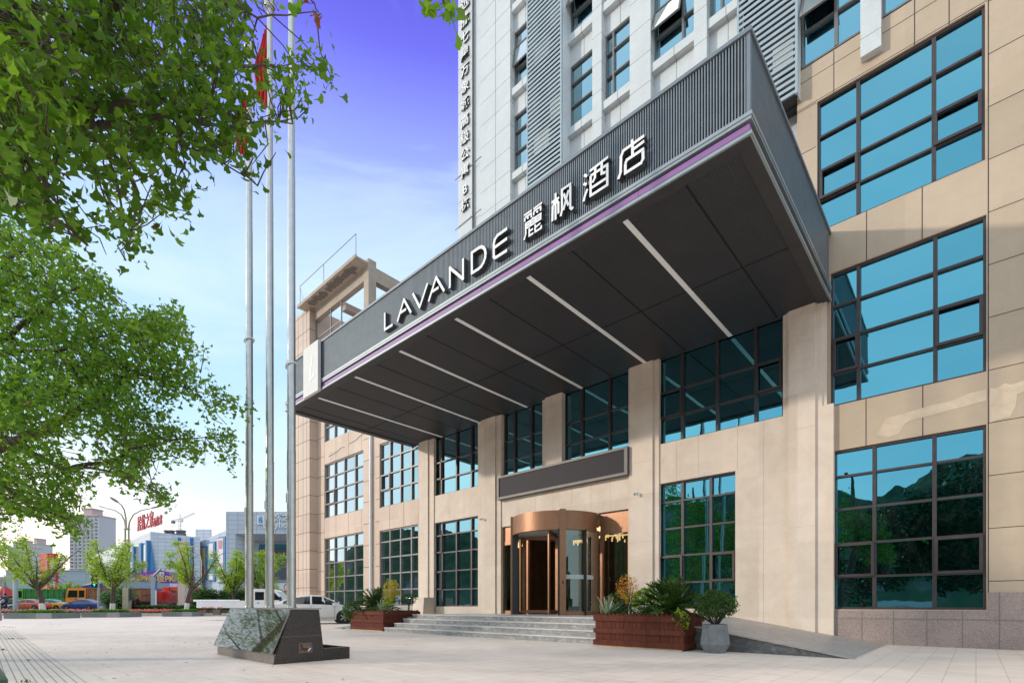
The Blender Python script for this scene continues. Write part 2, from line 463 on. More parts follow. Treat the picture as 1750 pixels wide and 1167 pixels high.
def blob(c, r, n, rng=RNG, hollow=.35):
    d = rng.normal(size=(n, 3)); d /= np.linalg.norm(d, axis=1)[:, None]
    q = rng.uniform(hollow ** 3, 1, n) ** (1 / 3)
    return np.array(c) + d * q[:, None] * np.array(r)

# ------------------------------------------------------------------ text
def text_mb(s, size, depth, bold=0.):
    cu = bpy.data.curves.new('t', 'FONT'); cu.body = s; cu.size = size; cu.extrude = depth / 2; cu.offset = bold
    cu.resolution_u = 3; cu.align_x = 'CENTER'; cu.align_y = 'CENTER'
    ob = bpy.data.objects.new('t', cu); COL.objects.link(ob)
    dg = bpy.context.evaluated_depsgraph_get(); dg.update()
    me = bpy.data.meshes.new_from_object(ob.evaluated_get(dg))
    mb = MB()
    if len(me.vertices):
        for p in me.polygons:
            mb.f.append(tuple(p.vertices)); mb.m.append(0 if p.normal.z > .7 else 1); mb.s.append(False)
        mb.v = [tuple(v.co) for v in me.vertices]
    bpy.data.objects.remove(ob); bpy.data.curves.remove(cu); bpy.data.meshes.remove(me)
    return mb

def place(mb, o, ux, uz, face, sx=1.):   # text drawn in XY, put on a wall: right = ux, up = uz, out of wall = face
    o, ux, uz, face = Vector(o), Vector(ux), Vector(uz), Vector(face)
    mb.v = [tuple(o + ux * (p[0] * sx) + uz * p[1] + face * p[2]) for p in mb.v]
    return mb

def strokes(mb, lines, w, y_front, depth, tofn):
    """ribbon letters: polylines in 2D, extruded; each piece a hair proud of the last so that no faces coincide"""
    k = 0
    for ln in lines:
        for i in range(len(ln) - 1):
            a, b = Vector(tofn(ln[i])), Vector(tofn(ln[i + 1]))
            t = (b - a); L = t.length
            if L < 1e-5: continue
            t.normalize(); a2 = a - t * (w * .42 if i > 0 else 0); b2 = b + t * (w * .42 if i < len(ln) - 2 else 0)
            nrm = Vector((-t.y, t.x)) * (w / 2)
            yf = y_front - .0006 * (k % 9); k += 1
            q = [a2 + nrm, a2 - nrm, b2 - nrm, b2 + nrm]
            vs = [(p.x, yf, p.y) for p in q] + [(p.x, yf + depth, p.y) for p in q]
            b0 = len(mb.v); mb.v += vs
            for f, mi in (((0, 1, 2, 3), 0), ((4, 7, 6, 5), 1), ((0, 4, 5, 1), 1), ((1, 5, 6, 2), 1), ((2, 6, 7, 3), 1), ((3, 7, 4, 0), 1)):
                mb.f.append(tuple(b0 + i2 for i2 in f)); mb.m.append(mi); mb.s.append(False)
    return mb
# ================================================================== THE HOTEL
YW = 14.6            # facade plane (X runs along the facade, Y into the building)
hotel = empty('hotel_building', (-10, 18, 0), 0, 'hotel with beige stone base, pale panelled tower and huge charcoal canopy over its door', 'building')

def wall(mb, x0, x1, z0, z1, holes, y, depth, mi=0, mr=None):
    """facade sheet with openings and their reveals"""
    mr = mi if mr is None else mr
    xs = sorted({x0, x1, *[min(max(h[0], x0), x1) for h in holes], *[min(max(h[1], x0), x1) for h in holes]})
    zs = sorted({z0, z1, *[min(max(h[2], z0), z1) for h in holes], *[min(max(h[3], z0), z1) for h in holes]})
    for i in range(len(xs) - 1):
        for j in range(len(zs) - 1):
            cx, cz = (xs[i] + xs[i + 1]) / 2, (zs[j] + zs[j + 1]) / 2
            if any(h[0] < cx < h[1] and h[2] < cz < h[3] for h in holes): continue
            mb.quad((xs[i], y, zs[j]), (xs[i + 1], y, zs[j]), (xs[i + 1], y, zs[j + 1]), (xs[i], y, zs[j + 1]), mi)
    for a, b, c, d in holes:
        e = y + depth
        mb.quad((a, y, c), (a, y, d), (a, e, d), (a, e, c), mr); mb.quad((b, y, d), (b, y, c), (b, e, c), (b, e, d), mr)
        mb.quad((a, y, d), (b, y, d), (b, e, d), (a, e, d), mr); mb.quad((b, y, c), (a, y, c), (a, e, c), (b, e, c), mr)
    return mb

def window(x0, x1, z0, z1, vs, hs, yg, mf, mg, fw=.055, sashes=(), name='window', mw=.075):
    """frame of mullions and transoms; panes behind it; opening sashes in front. vs, hs are X and Z of the bars"""
    b = MB(); d = .07
    ys = yg - d
    b.box(x0, x1, ys, yg + .01, z0, z0 + fw); b.box(x0, x1, ys, yg + .01, z1 - fw, z1)
    b.box(x0, x0 + fw, ys, yg + .01, z0 + fw, z1 - fw); b.box(x1 - fw, x1, ys, yg + .01, z0 + fw, z1 - fw)
    for v in vs: b.box(v - mw / 2, v + mw / 2, ys - .012, yg + .01, z0 + fw, z1 - fw)
    cx = [x0 + fw] + [v for v in vs] + [x1 - fw]
    for h in hs:
        for i in range(len(cx) - 1):
            a = cx[i] + (mw / 2 if i else 0); e = cx[i + 1] - (mw / 2 if i < len(cx) - 2 else 0)
            b.box(a, e, ys - .004, yg + .01, h - fw / 2, h + fw / 2)
    w = b.build(name, mf, hotel)
    g = MB()
    zz = [z0] + list(hs) + [z1]; xx = [x0] + list(vs) + [x1]
    rr = random.Random(int((x0 + 50) * 1000 + z0 * 77))
    for i in range(len(xx) - 1):        # each pane sits a touch askew, as real glazing does
        for j in range(len(zz) - 1):
            e = [rr.uniform(-.0035, .0035) for _ in range(3)]
            P = lambda x, z, u, v: (x, yg + e[0] + e[1] * u + e[2] * v, z)
            g.quad(P(xx[i], zz[j], -1, -1), P(xx[i + 1], zz[j], 1, -1), P(xx[i + 1], zz[j + 1], 1, 1), P(xx[i], zz[j + 1], -1, 1))
    g.build('glass', mg, w)
    for (i, j) in sashes:
        xx2 = [x0 + fw] + list(vs) + [x1 - fw]; zz2 = [z0 + fw] + list(hs) + [z1 - fw]
        a, e, c, f = xx2[i], xx2[i + 1], zz2[j], zz2[j + 1]
        s = MB(); k = .06
        s.box(a, e, ys - .05, ys - .014, c, c + k); s.box(a, e, ys - .05, ys - .014, f - k, f)
        s.box(a, a + k, ys - .05, ys - .014, c + k, f - k); s.box(e - k, e, ys - .05, ys - .014, c + k, f - k)
        s.build('sash', mf, w)
    return w

def X(px, Y=14.68): return wx(px, Y)

# ---- podium, right bays ------------------------------------------------------------------
holesR = [(-2.62, .16, .82, 4.72), (-2.66, .16, 5.83, 9.13), (-2.95, .14, 10.29, 13.58)]
mb = MB()
wall(mb, -3.4, 9.0, 0, 14.62, [h for h in holesR if h[2] < 10] + [(-2.95, .14, 10.29, 13.58)], YW, .14)
jz = [1.42 + 1.105 * k for k in range(12)]
for z in jz:
    mb.box(.19, 9.0, YW - .003, YW + .01, z - .007, z + .007, 1)
    if z > 10: mb.box(-3.4, -2.97, YW - .003, YW + .01, z - .007, z + .007, 1)
for z in (13.62, 14.28): mb.box(-3.4, .17, YW - .003, YW + .01, z - .006, z + .006, 1)
for x in (.19, 2.4, 4.6, 6.8): mb.box(x - .008, x + .008, YW - .004, YW + .01, 1.18, 14.6, 1)
for px, a, b in ((1480, 4.72, 5.83), (1577, 4.72, 5.83), (1481, 9.13, 10.29), (1576, 9.13, 10.29), (1425, 13.58, 14.6), (1563, 13.58, 14.6), (1622, 13.58, 14.6)):
    x = wx(px, 14.6); mb.box(x - .008, x + .008, YW - .004, YW + .01, a, b, 1)
# smear of newer mortar across the band below the second row of windows
def smear(pts, y):
    mb.add([(x, y, z) for x, z in pts], [tuple(range(len(pts)))], 2)
U = [(-1.72, 4.93), (-1.55, 5.27), (-1.15, 5.31), (-.72, 5.36), (-.40, 5.36), (-.12, 5.44), (.16, 5.46)]
Lo = [(.16, 5.22), (-.15, 5.18), (-.45, 5.16), (-.8, 5.13), (-1.1, 5.11), (-1.2, 5.06), (-1.28, 4.88), (-1.5, 4.82)]
smear(U + Lo, YW - .005)
smear([(.215, 5.46), (.32, 5.43), (.44, 5.50), (.53, 5.44), (.72, 5.47), (.95, 5.55), (1.4, 5.62), (1.4, 5.42), (.9, 5.32), (.62, 5.22), (.60, 4.98), (.52, 4.79), (.215, 4.74)], YW - .005)
mb.build('panelled_wall', [M_beige, M_joint, M_patch], hotel)
mb = MB()
mb.box(-2.72, .19, YW - .03, YW + .1, 0, .80, 0); mb.box(.19, 9, YW - .034, YW + .1, 0, 1.18, 0)
for px in (1473, 1527, 1584, 1645): x = wx(px, 14.57); mb.box(x - .006, x + .006, YW - .036, YW, 0, .80, 1)
mb.box(-2.72, .36, YW - .0365, YW, .60, .612, 1)
for x in (.36, 1.45, 2.5, 3.6): mb.box(x - .006, x + .006, YW - .040, YW, 0, 1.18, 1)
mb.box(.36, 9, YW - .0405, YW, .60, .612, 1)
mb.build('granite_plinth', [M_pinkgr, M_jointg], hotel)
GY = 14.72
window(-2.62, .16, .82, 4.72, [X(1494.5), X(1597)], [1.61, 2.42, 3.27, 4.08], GY, M_frame, M_glass, .05, [(0, 1), (2, 1)])
window(-2.66, .16, 5.83, 9.13, [X(1467.5), X(1598.5)], [6.64, 7.48, 8.31], GY, M_frame, M_glass, .05, [(0, 1), (2, 1)])
window(-2.95, .14, 10.29, 13.58, [X(1467), X(1596)], [11.10, 11.83, 12.69], GY, M_frame, M_glass, .05, [(0, 1), (2, 1)])
for x0 in (3.0, 6.2):
    pass

# ---- stone entrance part -----------------------------------------------------------------
YS, YP = 14.52, 14.42
xa0, xa1 = X(739), X(821.5)
xe0, xe1 = X(1125.5), X(1341)
LED = (-13.95, -8.16)
holesS = [(xa0, xa1, .88, 4.64), (xa0, xa1, 5.86, 8.6),
          (-13.97, -8.16, .6, 4.02), (-13.82, X(931.5), 5.1, 8.6), (X(965), -8.13, 5.1, 8.6),
          (xe0, X(1260), .82, 4.64), (xe0, xe1, 5.85, 8.6)]
mb = MB()
wall(mb, -19.0, -2.72, 0, 8.6, holesS, YS, .24)
# shallow joints between the stone slabs
for xs_, z in ((None, 0),): pass
for px, a, b in ((740, 4.64, 5.86), (768, 4.64, 5.86), (793, 4.64, 5.86), (821, 4.64, 5.86), (885, 4.02, 5.1), (915, 4.02, 5.1), (945, 4.02, 5.1), (977, 4.02, 5.1), (1010, 4.02, 5.1), (1043, 4.02, 5.1), (1260.6, 4.64, 5.85), (1194, 4.64, 5.85), (1156, 4.64, 5.85), (1305, .3, 5.85)):
    x = wx(px, YS); mb.box(x - .0025, x + .0025, YS - .002, YS + .01, a, b, 1)
mb.build('stone_front', [M_cream, plain('stone_joint', (.34, .26, .19), .8)], hotel)
def pier(x0, x1, z0, z1, xr=None, zr=None):
    m2 = MB()
    m2.box(x0, x1, YP, YS + .1, z0, z1)
    m2.box(x0 - .06, x0, YP + .05, YS + .1, z0, z1)
    if xr: m2.box(x1, xr, YP + .06, YS + .1, z0, zr or z1)
    for z in (2.9, 5.4, 7.6):
        if z0 < z < z1: m2.box(x0 - .001, x1 + .001, YP - .0015, YP + .01, z - .002, z + .002, 1)
    return m2.build('stone_pier', [M_cream, MATS['stone_joint']], hotel)
pier(wx(716, YP), wx(731, YP), .55, 8.6, wx(739.5, YP))
pier(wx(821.5, YP), wx(846, YP), .55, 8.6, wx(854, YP))
pier(wx(932, YP), wx(960, YP), 5.96, 8.6)
pier(wx(1075.5, YP), wx(1115, YP), .55, 8.6, wx(1124.5, YP))
pier(wx(1347.5, YP), wx(1393, YP), 0, 8.6, wx(1404, YP))
m2 = MB(); m2.box(wx(1404, YP), wx(1424.5, YP + .06), YP + .06, YS + .2, 0, 5.87)
m2.build('stone_pier', M_cream, hotel)
# sloping stone foot of the first pier
m2 = MB(); x0, x1 = wx(711, 14.0), wx(729, 14.0)
m2.prism([(13.75, .0), (14.42, .0), (14.42, 1.28), (13.86, 1.28)], 'x', x0, x1); m2.build('pier_foot', M_cream, hotel)

rows = [1.63, 2.45, 3.28, 4.07]
window(xa0, xa1, .88, 4.64, [X(757.5), X(781.6), X(807.2)], rows, 14.70, M_frame, M_glass, .05, [(0, 1), (0, 3)])
window(xe0, X(1260.5), .82, 4.64, [X(1167.8), X(1216)], [1.61, 2.42, 3.25, 4.06], 14.70, M_frame, M_glass, .05, [(0, 1), (2, 1)])
window(xa0, xa1, 5.86, 8.6, [X(756), X(781.6), X(807.2)], [6.58, 7.36], 14.70, M_frame, M_glass, .05, [(0, 1)])
window(-13.82, X(931.5), 5.1, 8.6, [X(880.5), X(909.6)], [6.62, 7.40], 14.70, M_frame, M_glass, .05)
window(X(965), -8.13, 5.1, 8.6, [X(995.5), X(1042.5)], [6.62, 7.40], 14.70, M_frame, M_glass, .05)
window(xe0, xe1, 5.85, 8.6, [X(1167), X(1226.6), X(1292.5)], [6.64, 7.44], 14.70, M_frame, M_glass, .05, [(0, 1), (3, 1)])

# ---- left wing ---------------------------------------------------------------------------
w1 = (X(556.5), X(623.3)); w2 = (X(651), X(717))
holesL = [(w1[0], w1[1], .9, 4.88), (w1[0], w1[1], 6.06, 9.24), (w1[0], w1[1], 10.55, 13.6),
          (w2[0], w2[1], .9, 4.76), (w2[0], w2[1], 5.92, 9.2)]
mb = MB()
wall(mb, -29.27, -18.95, 0, 14.6, holesL, YW, .16)
for z in (1.75, 2.95, 4.1, 5.25, 6.4, 7.5, 8.6, 9.75, 10.9, 12.0, 13.1):
    for a, b in ((-29.27, w1[0] - .01), (w1[1] + .01, -23.6), (-22.95, w2[0] - .01)):
        mb.box(a, b, YW - .003, YW + .01, z - .012, z + .012, 1)
for z0, z1 in ((4.88, 6.06), (9.24, 10.55)):
    for k in range(4):
        x = w1[0] + k * 1.37; mb.box(x - .008, x + .008, YW - .003, YW + .01, z0, z1, 1)
for k in range(3):
    x = w2[0] + .9 + k * 1.2; mb.box(x - .008, x + .008, YW - .003, YW + .01, 4.76, 5.92, 1)
# long cracks in the render
for pts in ([(-27.9, 9.62), (-27.3, 9.66), (-26.9, 9.7), (-26.5, 9.84), (-26.1, 9.80)], [(-25.6, 9.86), (-24.9, 9.92), (-24.4, 10.06), (-23.7, 10.08)]):
    for p, q in zip(pts, pts[1:]): mb.bar((p[0], YW - .001, p[1]), (q[0], YW - .001, q[1]), .012, .035, 1, (0, 1, 0))
mb.build('panelled_wall', [M_rose, M_joint], hotel)
xs1 = [X(572.4), X(589), X(607.4)]; xs2 = [X(667), X(685), X(703.6)]
window(w1[0], w1[1], .9, 4.88, xs1, [1.75, 2.58, 3.41, 4.2], 14.74, M_framel, M_glass, .06)
window(w1[0], w1[1], 6.06, 9.24, xs1, [6.85, 7.65, 8.45], 14.74, M_framel, M_glass, .06, [(0, 1)])
window(w1[0], w1[1], 10.55, 13.6, xs1, [11.4, 12.2, 13.0], 14.74, M_framel, M_glass, .06)
window(w2[0], w2[1], .9, 4.76, xs2, [1.72, 2.54, 3.36, 4.16], 14.74, M_framel, M_glass, .06)
window(w2[0], w2[1], 5.92, 9.2, xs2, [6.78, 7.58, 8.4], 14.74, M_framel, M_glass, .06, [(0, 1)])
mb = MB(); mb.box(-29.2, -19.0, YW - .04, YW + .05, 0, .86)
mb.build('granite_plinth', M_step, hotel)
# corner block that steps forward at the left end
mb = MB(); mb.box(-31.2, -29.27, 14.1, 22, 0, 18.72, 0)
for k in range(17):
    z = .9 + 1.1 * k; mb.box(-31.2, -29.265, 14.097, 14.3, z - .012, z + .012, 1)
    mb.box(-29.28, -29.267, 14.105, 14.6, z - .012, z + .012, 1)
for x in (-30.75, -30.1, -29.62): mb.box(x - .010, x + .010, 14.096, 14.3, 0, 18.7, 1)
mb.build('corner_block', [M_rose, M_joint], hotel)
mb = MB(); mb.tube([(-23.28, 14.50, .2), (-23.28, 14.50, 9.9)], .075, 12)
for z in (1.2, 3.4, 5.6, 7.8): mb.tube([(-23.28, 14.50, z), (-23.28, 14.50, z + .07)], .092, 12)
mb.box(-23.36, -23.20, 14.56, 14.6, 7.8, 7.87); mb.box(-23.36, -23.20, 14.56, 14.6, 3.4, 3.47)
mb.build('drainpipe', M_whites, hotel)
# open concrete frame on the roof of the left wing
mb = MB()
mb.box(-29.27, -16.6, 14.45, 14.75, 14.6, 15.2)
mb.box(-29.25, -23.78, 14.42, 14.72, 18.02, 18.70)           # front beam
mb.box(-23.78, -23.32, 14.40, 14.86, 15.0, 19.0)             # column
mb.box(-23.74, -23.36, 14.86, 24.0, 18.0, 18.72)             # beam running back
mb.box(-29.2, -28.8, 22.0, 22.4, 15.0, 18.7); mb.box(-23.78, -23.32, 23.6, 24.0, 15.0, 18.7)
mb.box(-28.8, -23.8, 19.2, 19.6, 18.0, 18.55); mb.box(-29.2, -23.32, 24.0, 24.35, 17.7, 18.4)
mb.box(-26.6, -26.2, 14.72, 24.0, 17.62, 18.0)
mb.box(-31.0, -29.3, 22.0, 26.0, 0, 15.0)
mb.build('roof_frame', M_conc, hotel)
mb = MB(); mb.box(-29.95, -23.36, 13.70, 14.42, 18.70, 18.80, 0)
mb.box(-29.99, -23.32, 13.66, 13.72, 18.68, 18.86, 0)
rf = random.Random(5)
for x in np.arange(-28.8, -23.6, .33):
    cx, cy = x, 14.05 + rf.uniform(-.05, .05); n = 13
    if rf.random() < .1: continue
    r = rf.uniform(.17, .30)
    mb.add([(cx + r * (1 + rf.uniform(-.3, .3)) * math.cos(2 * math.pi * k / n), cy + r * .9 * (1 + rf.uniform(-.3, .3)) * math.sin(2 * math.pi * k / n), 18.697 - rf.uniform(0, .002) - (x % .7) * .001) for k in range(n)], [tuple(range(n))[::-1]], 1)
mb.build('roof_slab', [M_conc, M_flake], hotel)
mb = MB()
for x in (-29.8, -26.9, -23.5): mb.tube([(x, 13.78, 18.8), (x, 13.78, 20.0)], .018, 6)
mb.tube([(-29.8, 13.78, 20.0), (-23.5, 13.78, 20.0)], .018, 6); mb.tube([(-29.8, 13.78, 19.9), (-29.3, 13.78, 18.85)], .01, 5)
mb.build('roof_rail', plain('rusty_rail', (.36, .22, .17), .8), hotel)
mb = MB(); mb.box(-29.25, -26.3, 14.50, 14.53, 15.25, 15.5, 0)
for x in (-29.25, -27.5, -26.3): mb.box(x, x + .06, 14.48, 14.54, 15.2, 18.0, 0)
mb.box(-29.2, -26.3, 14.49, 14.53, 16.9, 16.96, 0)
mb.build('attic_frame', M_framel, hotel)
# body of the podium and its roof
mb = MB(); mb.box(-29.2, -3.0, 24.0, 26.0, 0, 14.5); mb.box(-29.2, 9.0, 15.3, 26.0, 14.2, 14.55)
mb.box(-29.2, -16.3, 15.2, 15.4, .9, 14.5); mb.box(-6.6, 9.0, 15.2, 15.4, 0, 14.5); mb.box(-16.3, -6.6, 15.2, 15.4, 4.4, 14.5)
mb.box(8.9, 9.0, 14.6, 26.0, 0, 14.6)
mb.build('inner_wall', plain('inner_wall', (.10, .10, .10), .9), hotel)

# ---- tower -------------------------------------------------------------------------------
mb = MB()
mb.box(-16.53, -16.40, 14.9, 30, 10, 40); mb.box(8.9, 9.0, 15.0, 30, 14.6, 40); mb.box(-16.4, 9.0, 29.8, 30, 14.6, 40); mb.box(-16.4, 9, 15.0, 30, 39.8, 40)
mb.box(-16.45, 9.0, 14.96, 15.1, 10.2, 40)
PIL = [(-16.53, -15.65, 14.6), (-15.65, -15.15, 14.72), (-15.15, -13.47, 14.6), (-9.66, -9.29, 14.6), (-8.23, -7.5, 14.6), (-6.12, -5.74, 14.6), (.6, 1.2, 14.6), (2.6, 3.1, 14.6), (4.4, 9.0, 14.6)]
FZ = 3.3
for i, (a, b, y) in enumerate(PIL):
    z0 = 10.2 if i < 6 else 14.6
    mb.box(a, b, y, 14.97, z0, 40, 0)
    pit = .96 if i != 2 else .92
    for k in range(34):
        z = 10.6 + pit * k
        if z > z0 and i != 1: mb.box(a - .001, b + .001, y - .002, y + .3, z - .006, z + .006, 1)
mb.box(-14.28, -14.262, 14.597, 14.7, 10.2, 40, 1)
mb.box(-15.655, -15.640, 14.598, 14.7, 10.2, 40, 1)
for z in (17.28, 19.45): mb.bar((-16.72, 14.585, z - .05), (-15.1, 14.585, z + .02), .02, .02, 1)
mb.build('tower_wall', [M_white, M_jointg, M_greyal], hotel)
BAYS = [(-13.47, -12.4), (-10.75, -9.66), (-9.29, -8.23), (-7.5, -6.12), (-5.74, -4.8)]
for (a, b) in BAYS:
    for k in range(-1, 8):
        mbs, mbl = MB(), MB()
        lb = 14.3 + FZ * k            # underside of the ledge
        mbl.box(a, b, 14.66, 14.95, lb, lb + .27, 0); mbs.box(a, b, 14.84, 14.965, lb - .68, lb, 0)
        m_ = (a + b) / 2 + .05
        mbl.box(m_ - .007, m_ + .007, 14.657, 14.9, lb - .002, lb + .272, 1); mbs.box(m_ - .007, m_ + .007, 14.837, 14.9, lb - .68, lb, 1)
        mbl.build('window_ledge', [M_white, M_jointg], hotel); mbs.build('spandrel', [M_white, M_jointg], hotel)
rt = random.Random(3)
def open_sash(w, x0, x1, z0, z1, y, ang):
    """awning sash hinged at its top, pushed open"""
    sn, cs = math.sin(ang), math.cos(ang); h = z1 - z0; k = .05
    def P(x, d, off=0.): return (x, y - d * sn - off * cs, z1 - d * cs + off * sn)
    def slab(m2, a, b, d0, d1, o0, o1, mi=0):
        vs = [P(a, d0, o0), P(b, d0, o0), P(b, d1, o0), P(a, d1, o0), P(a, d0, o1), P(b, d0, o1), P(b, d1, o1), P(a, d1, o1)]
        m2.add(vs, [(0, 1, 2, 3), (7, 6, 5, 4), (0, 4, 5, 1), (1, 5, 6, 2), (2, 6, 7, 3), (3, 7, 4, 0)], mi)
    s = MB()
    slab(s, x0, x1, 0, k, 0, .045); slab(s, x0, x1, h - k, h, 0, .045)
    slab(s, x0, x0 + k, k, h - k, 0, .045); slab(s, x1 - k, x1, k, h - k, 0, .045)
    slab(s, x0 + k, x1 - k, k, h - k, .02, .026, 1)
    return s.build('sash', [M_framel, M_glass2], w)
for bi, (a, b) in enumerate(BAYS):
    for k in range(-1, 7):
        z0 = 14.3 + FZ * k + .27; z1 = z0 + FZ - .95
        v = {0: [], 1: [], 2: [a + .3], 3: [a + .93], 4: [a + .33]}[bi]
        w = window(a, b, z0, z1, v, [z0 + .92, z0 + 1.72], 14.93, M_framel, M_glass2, .045, mw=.06)
        if rt.random() < .62:
            xa, xb = (a + .03, b - .03) if not v else ((v[0], b - .02) if bi in (2, 4) else (a + .02, v[0]))
            open_sash(w, xa, xb, z0 + .92, z0 + 1.72, 14.86, rt.uniform(.12, .42))
b6 = [(-3.3, -2.0, [-2.55]), (-1.62, .6, [-.9])]
for (a, b, v) in b6:
    for k in range(0, 7):
        z0 = 14.68 + FZ * k
        w = window(a, b, z0, z0 + 2.5, v, [z0 + .9, z0 + 1.75], 14.70, M_framel, M_glass2, .045)
        if k == 0 and a < -3: open_sash(w, a + .02, v[0], z0 + .92, z0 + 1.72, 14.62, .4)
for (a, b, v) in b6 + [(1.2, 2.6, 0), (3.1, 4.4, 0)]:
    for k in range(0, 7): mb = MB(); mb.box(a, b, 14.62, 14.95, 17.18 + FZ * k, 17.98 + FZ * k, 0); mb.build('spandrel', [M_white], hotel)
for a, b in ((1.2, 2.6), (3.1, 4.4)):
    for k in range(0, 7): window(a, b, 14.68 + FZ * k, 17.18 + FZ * k, [(a + b) / 2], [15.6 + FZ * k], 14.7, M_framel, M_glass2, .045)
mb = MB(); mb.box(-2.02, -1.62, 14.42, 14.95, 13.87, 40, 0); mb.box(-2.023, -1.617, 14.418, 14.6, 14.28, 14.29, 1)
mb.build('hanging_pilaster', [M_white, M_jointg], hotel)
# louvred screens in front of the air-conditioner shelves
M_louv = plain('louvre_blades', (.36, .44, .48), .45, .2, .1, 2)
M_ac = plain('aircon_body', (.55, .55, .52), .5, 0, .15, 4)
for (a, b, z0, yb) in ((-12.36, -10.74, 10.3, 14.92), (-4.8, -3.32, 13.86, 14.72)):
    mb = MB(); yf = 14.30
    mb.box(a, a + .05, yf, yf + .06, z0, 40, 0); mb.box(b - .06, b, yf, yf + .06, z0, 40, 0)
    mb.box(b - .02, b, yf + .06, yb, z0, 40, 1); mb.box(a, a + .02, yf + .06, yb, z0, 40, 1)
    n = int((39.8 - z0) / .165)
    for k in range(n):
        z = z0 + .03 + .165 * k
        mb.box(a + .05, b - .06, yf + .008, yf + .035, z, z + .082, 0)
    for z in np.arange(z0 + .6, 40, 1.65):
        mb.box(a + .06, b - .07, yf + .075, yf + .085, z, z + .03, 1)
    mb.build('louvre_screen', [M_louv, M_whites], hotel)
    mb = MB()
    mb.box(a + .05, b - .05, yb - .02, yb + .2, z0, 40, 1)
    for k in range(8):
        zb = 14.3 + FZ * k - (.4 if z0 > 12 else 0)
        if zb < z0 + .1: zb = z0 + .1
        mb.box(a + .1, b - .1, yf + .12, yb, zb - .05, zb, 1)
        mb.box(a + .25, a + .95, yf + .14, yb - .12, zb + .01, zb + .62, 0)
        mb.box(b - .62, b - .14, yf + .14, yb - .12, zb + .9, zb + 1.5, 0)
    mb.build('air_conditioner', [M_ac, plain('shelf_dark', (.05, .05, .048), .8) if 'shelf_dark' not in MATS else MATS['shelf_dark']], hotel)

# ---- canopy ------------------------------------------------------------------------------
CX0, CX1, CY0, CZ0, CZ1 = -19.74, -2.65, 8.54, 8.43, 10.16
mb = MB()
IN = .26
mb.box(CX0 + IN, CX1 - IN, CY0 + IN, 14.66, CZ0 + .035, CZ0 + .06, 0)
canopy = mb.build('entrance_canopy', M_soffit, hotel)
mb = MB()
mb.box(CX0 + .02, CX1 - .02, CY0 + .02, CY0 + IN, CZ0, CZ0 + .10); mb.box(CX0 + .02, CX0 + IN, CY0 + IN, 14.60, CZ0, CZ0 + .10)
mb.box(CX1 - IN, CX1 - .02, CY0 + IN, 14.58, CZ0, CZ0 + .10)
mb.build('soffit_rim', M_rim, canopy)
mb = MB()     # dark joints between the soffit panels
for k in range(7):
    x = -3.85 - 2.5 * k
    if x > CX0 + IN: mb.box(x - .017, x + .017, CY0 + IN, 14.5, CZ0 + .031, CZ0 + .04)
mb.box(CX0 + IN, CX1 - IN, 11.825, 11.857, CZ0 + .0305, CZ0 + .04)
mb.build('soffit_joint', M_seam, canopy)
for k in range(6):
    x = -5.08 - 2.51 * k
    s = MB(); s.box(x - .055, x + .055, 8.83, 14.62, CZ0 + .022, CZ0 + .04); s.build('light_strip', M_strip, canopy)
mb = MB()     # boxes behind the fins
mb.box(CX0 + .08, CX1 - .08, CY0 + .07, CY0 + .2, 8.7, CZ1 - .03); mb.box(CX1 - .2, CX1 - .07, CY0 + .2, 14.58, 8.7, CZ1 - .03)
mb.box(CX0 + .07, CX0 + .2, CY0 + .2, 14.58, 8.7, CZ1 - .03); mb.box(CX0 + .2, CX1 - .2, CY0 + .2, 14.58, 9.7, 9.8)
mb.box(CX0 + .14, CX1 - .14, CY0 + .14, CY0 + .2, 8.5, 8.72)
mb.box(CX1 - .22, CX1 - .14, CY0 + .2, 14.58, 8.5, 8.72)
mb.build('fascia_backing', M_finback, canopy)
mb = MB()
for k in range(int((CX1 - CX0 - .14) / .05)):
    x = CX1 - .1 - .05 * k; mb.box(x - .0115, x + .0115, CY0 + .022, CY0 + .068, 8.79, CZ1 - .06)
for k in range(int((14.5 - CY0 - .1) / .05)):
    y = CY0 + .1 + .05 * k; mb.box(CX1 - .068, CX1 - .022, y - .0115, y + .0115, 8.79, CZ1 - .06)
    mb.box(CX0 + .022, CX0 + .068, y - .013, y + .013, 8.79, CZ1 - .06)
mb.box(CX1 - .075, CX1 - .018, CY0 + .018, CY0 + .075, 8.79, CZ1 - .06)
mb.build('fin_cladding', M_fin, canopy)
mb = MB()
mb.box(CX0 - .01, CX1 + .01, CY0 - .01, CY0 + .16, CZ1 - .065, CZ1); mb.box(CX1 - .15, CX1 + .01, CY0 + .16, 14.60, CZ1 - .065, CZ1)
mb.box(CX0 - .01, CX0 + .15, CY0 + .16, 14.59, CZ1 - .065, CZ1)
mb.build('top_trim', M_fin, canopy)
mb = MB()
for z0, z1 in ((8.735, 8.795), (8.68, 8.732)):
    o = 0 if z0 > 8.7 else .012
    mb.box(CX0 - .02 + o, CX1 + .02 - o, CY0 - .02 + o, CY0 + .1, z0, z1); mb.box(CX1 - .1, CX1 + .02 - o, CY0 + .1, 14.58, z0, z1); mb.box(CX0 - .02 + o, CX0 + .1, CY0 + .1, 14.57, z0, z1)
mb.box(CX0 - .02, CX1 + .02, CY0 - .02, CY0 + .02, CZ0 - .005, CZ0 + .05); mb.box(CX1 - .02, CX1 + .02, CY0 + .02, 14.58, CZ0 - .005, CZ0 + .05)
mb.box(CX0 - .02, CX0 + .02, CY0 + .02, 14.57, CZ0 - .005, CZ0 + .05)
mb.build('edge_trim', M_steel, canopy)
mb = MB(); mb.box(CX0 + .03, CX1 - .03, CY0 + .03, CY0 + .139, 8.47, 8.64)
for k in range(8): x = CX1 - 2.0 - 2.1 * k; mb.box(x - .004, x + .004, CY0 + .0285, CY0 + .12, 8.48, 8.638, 1)
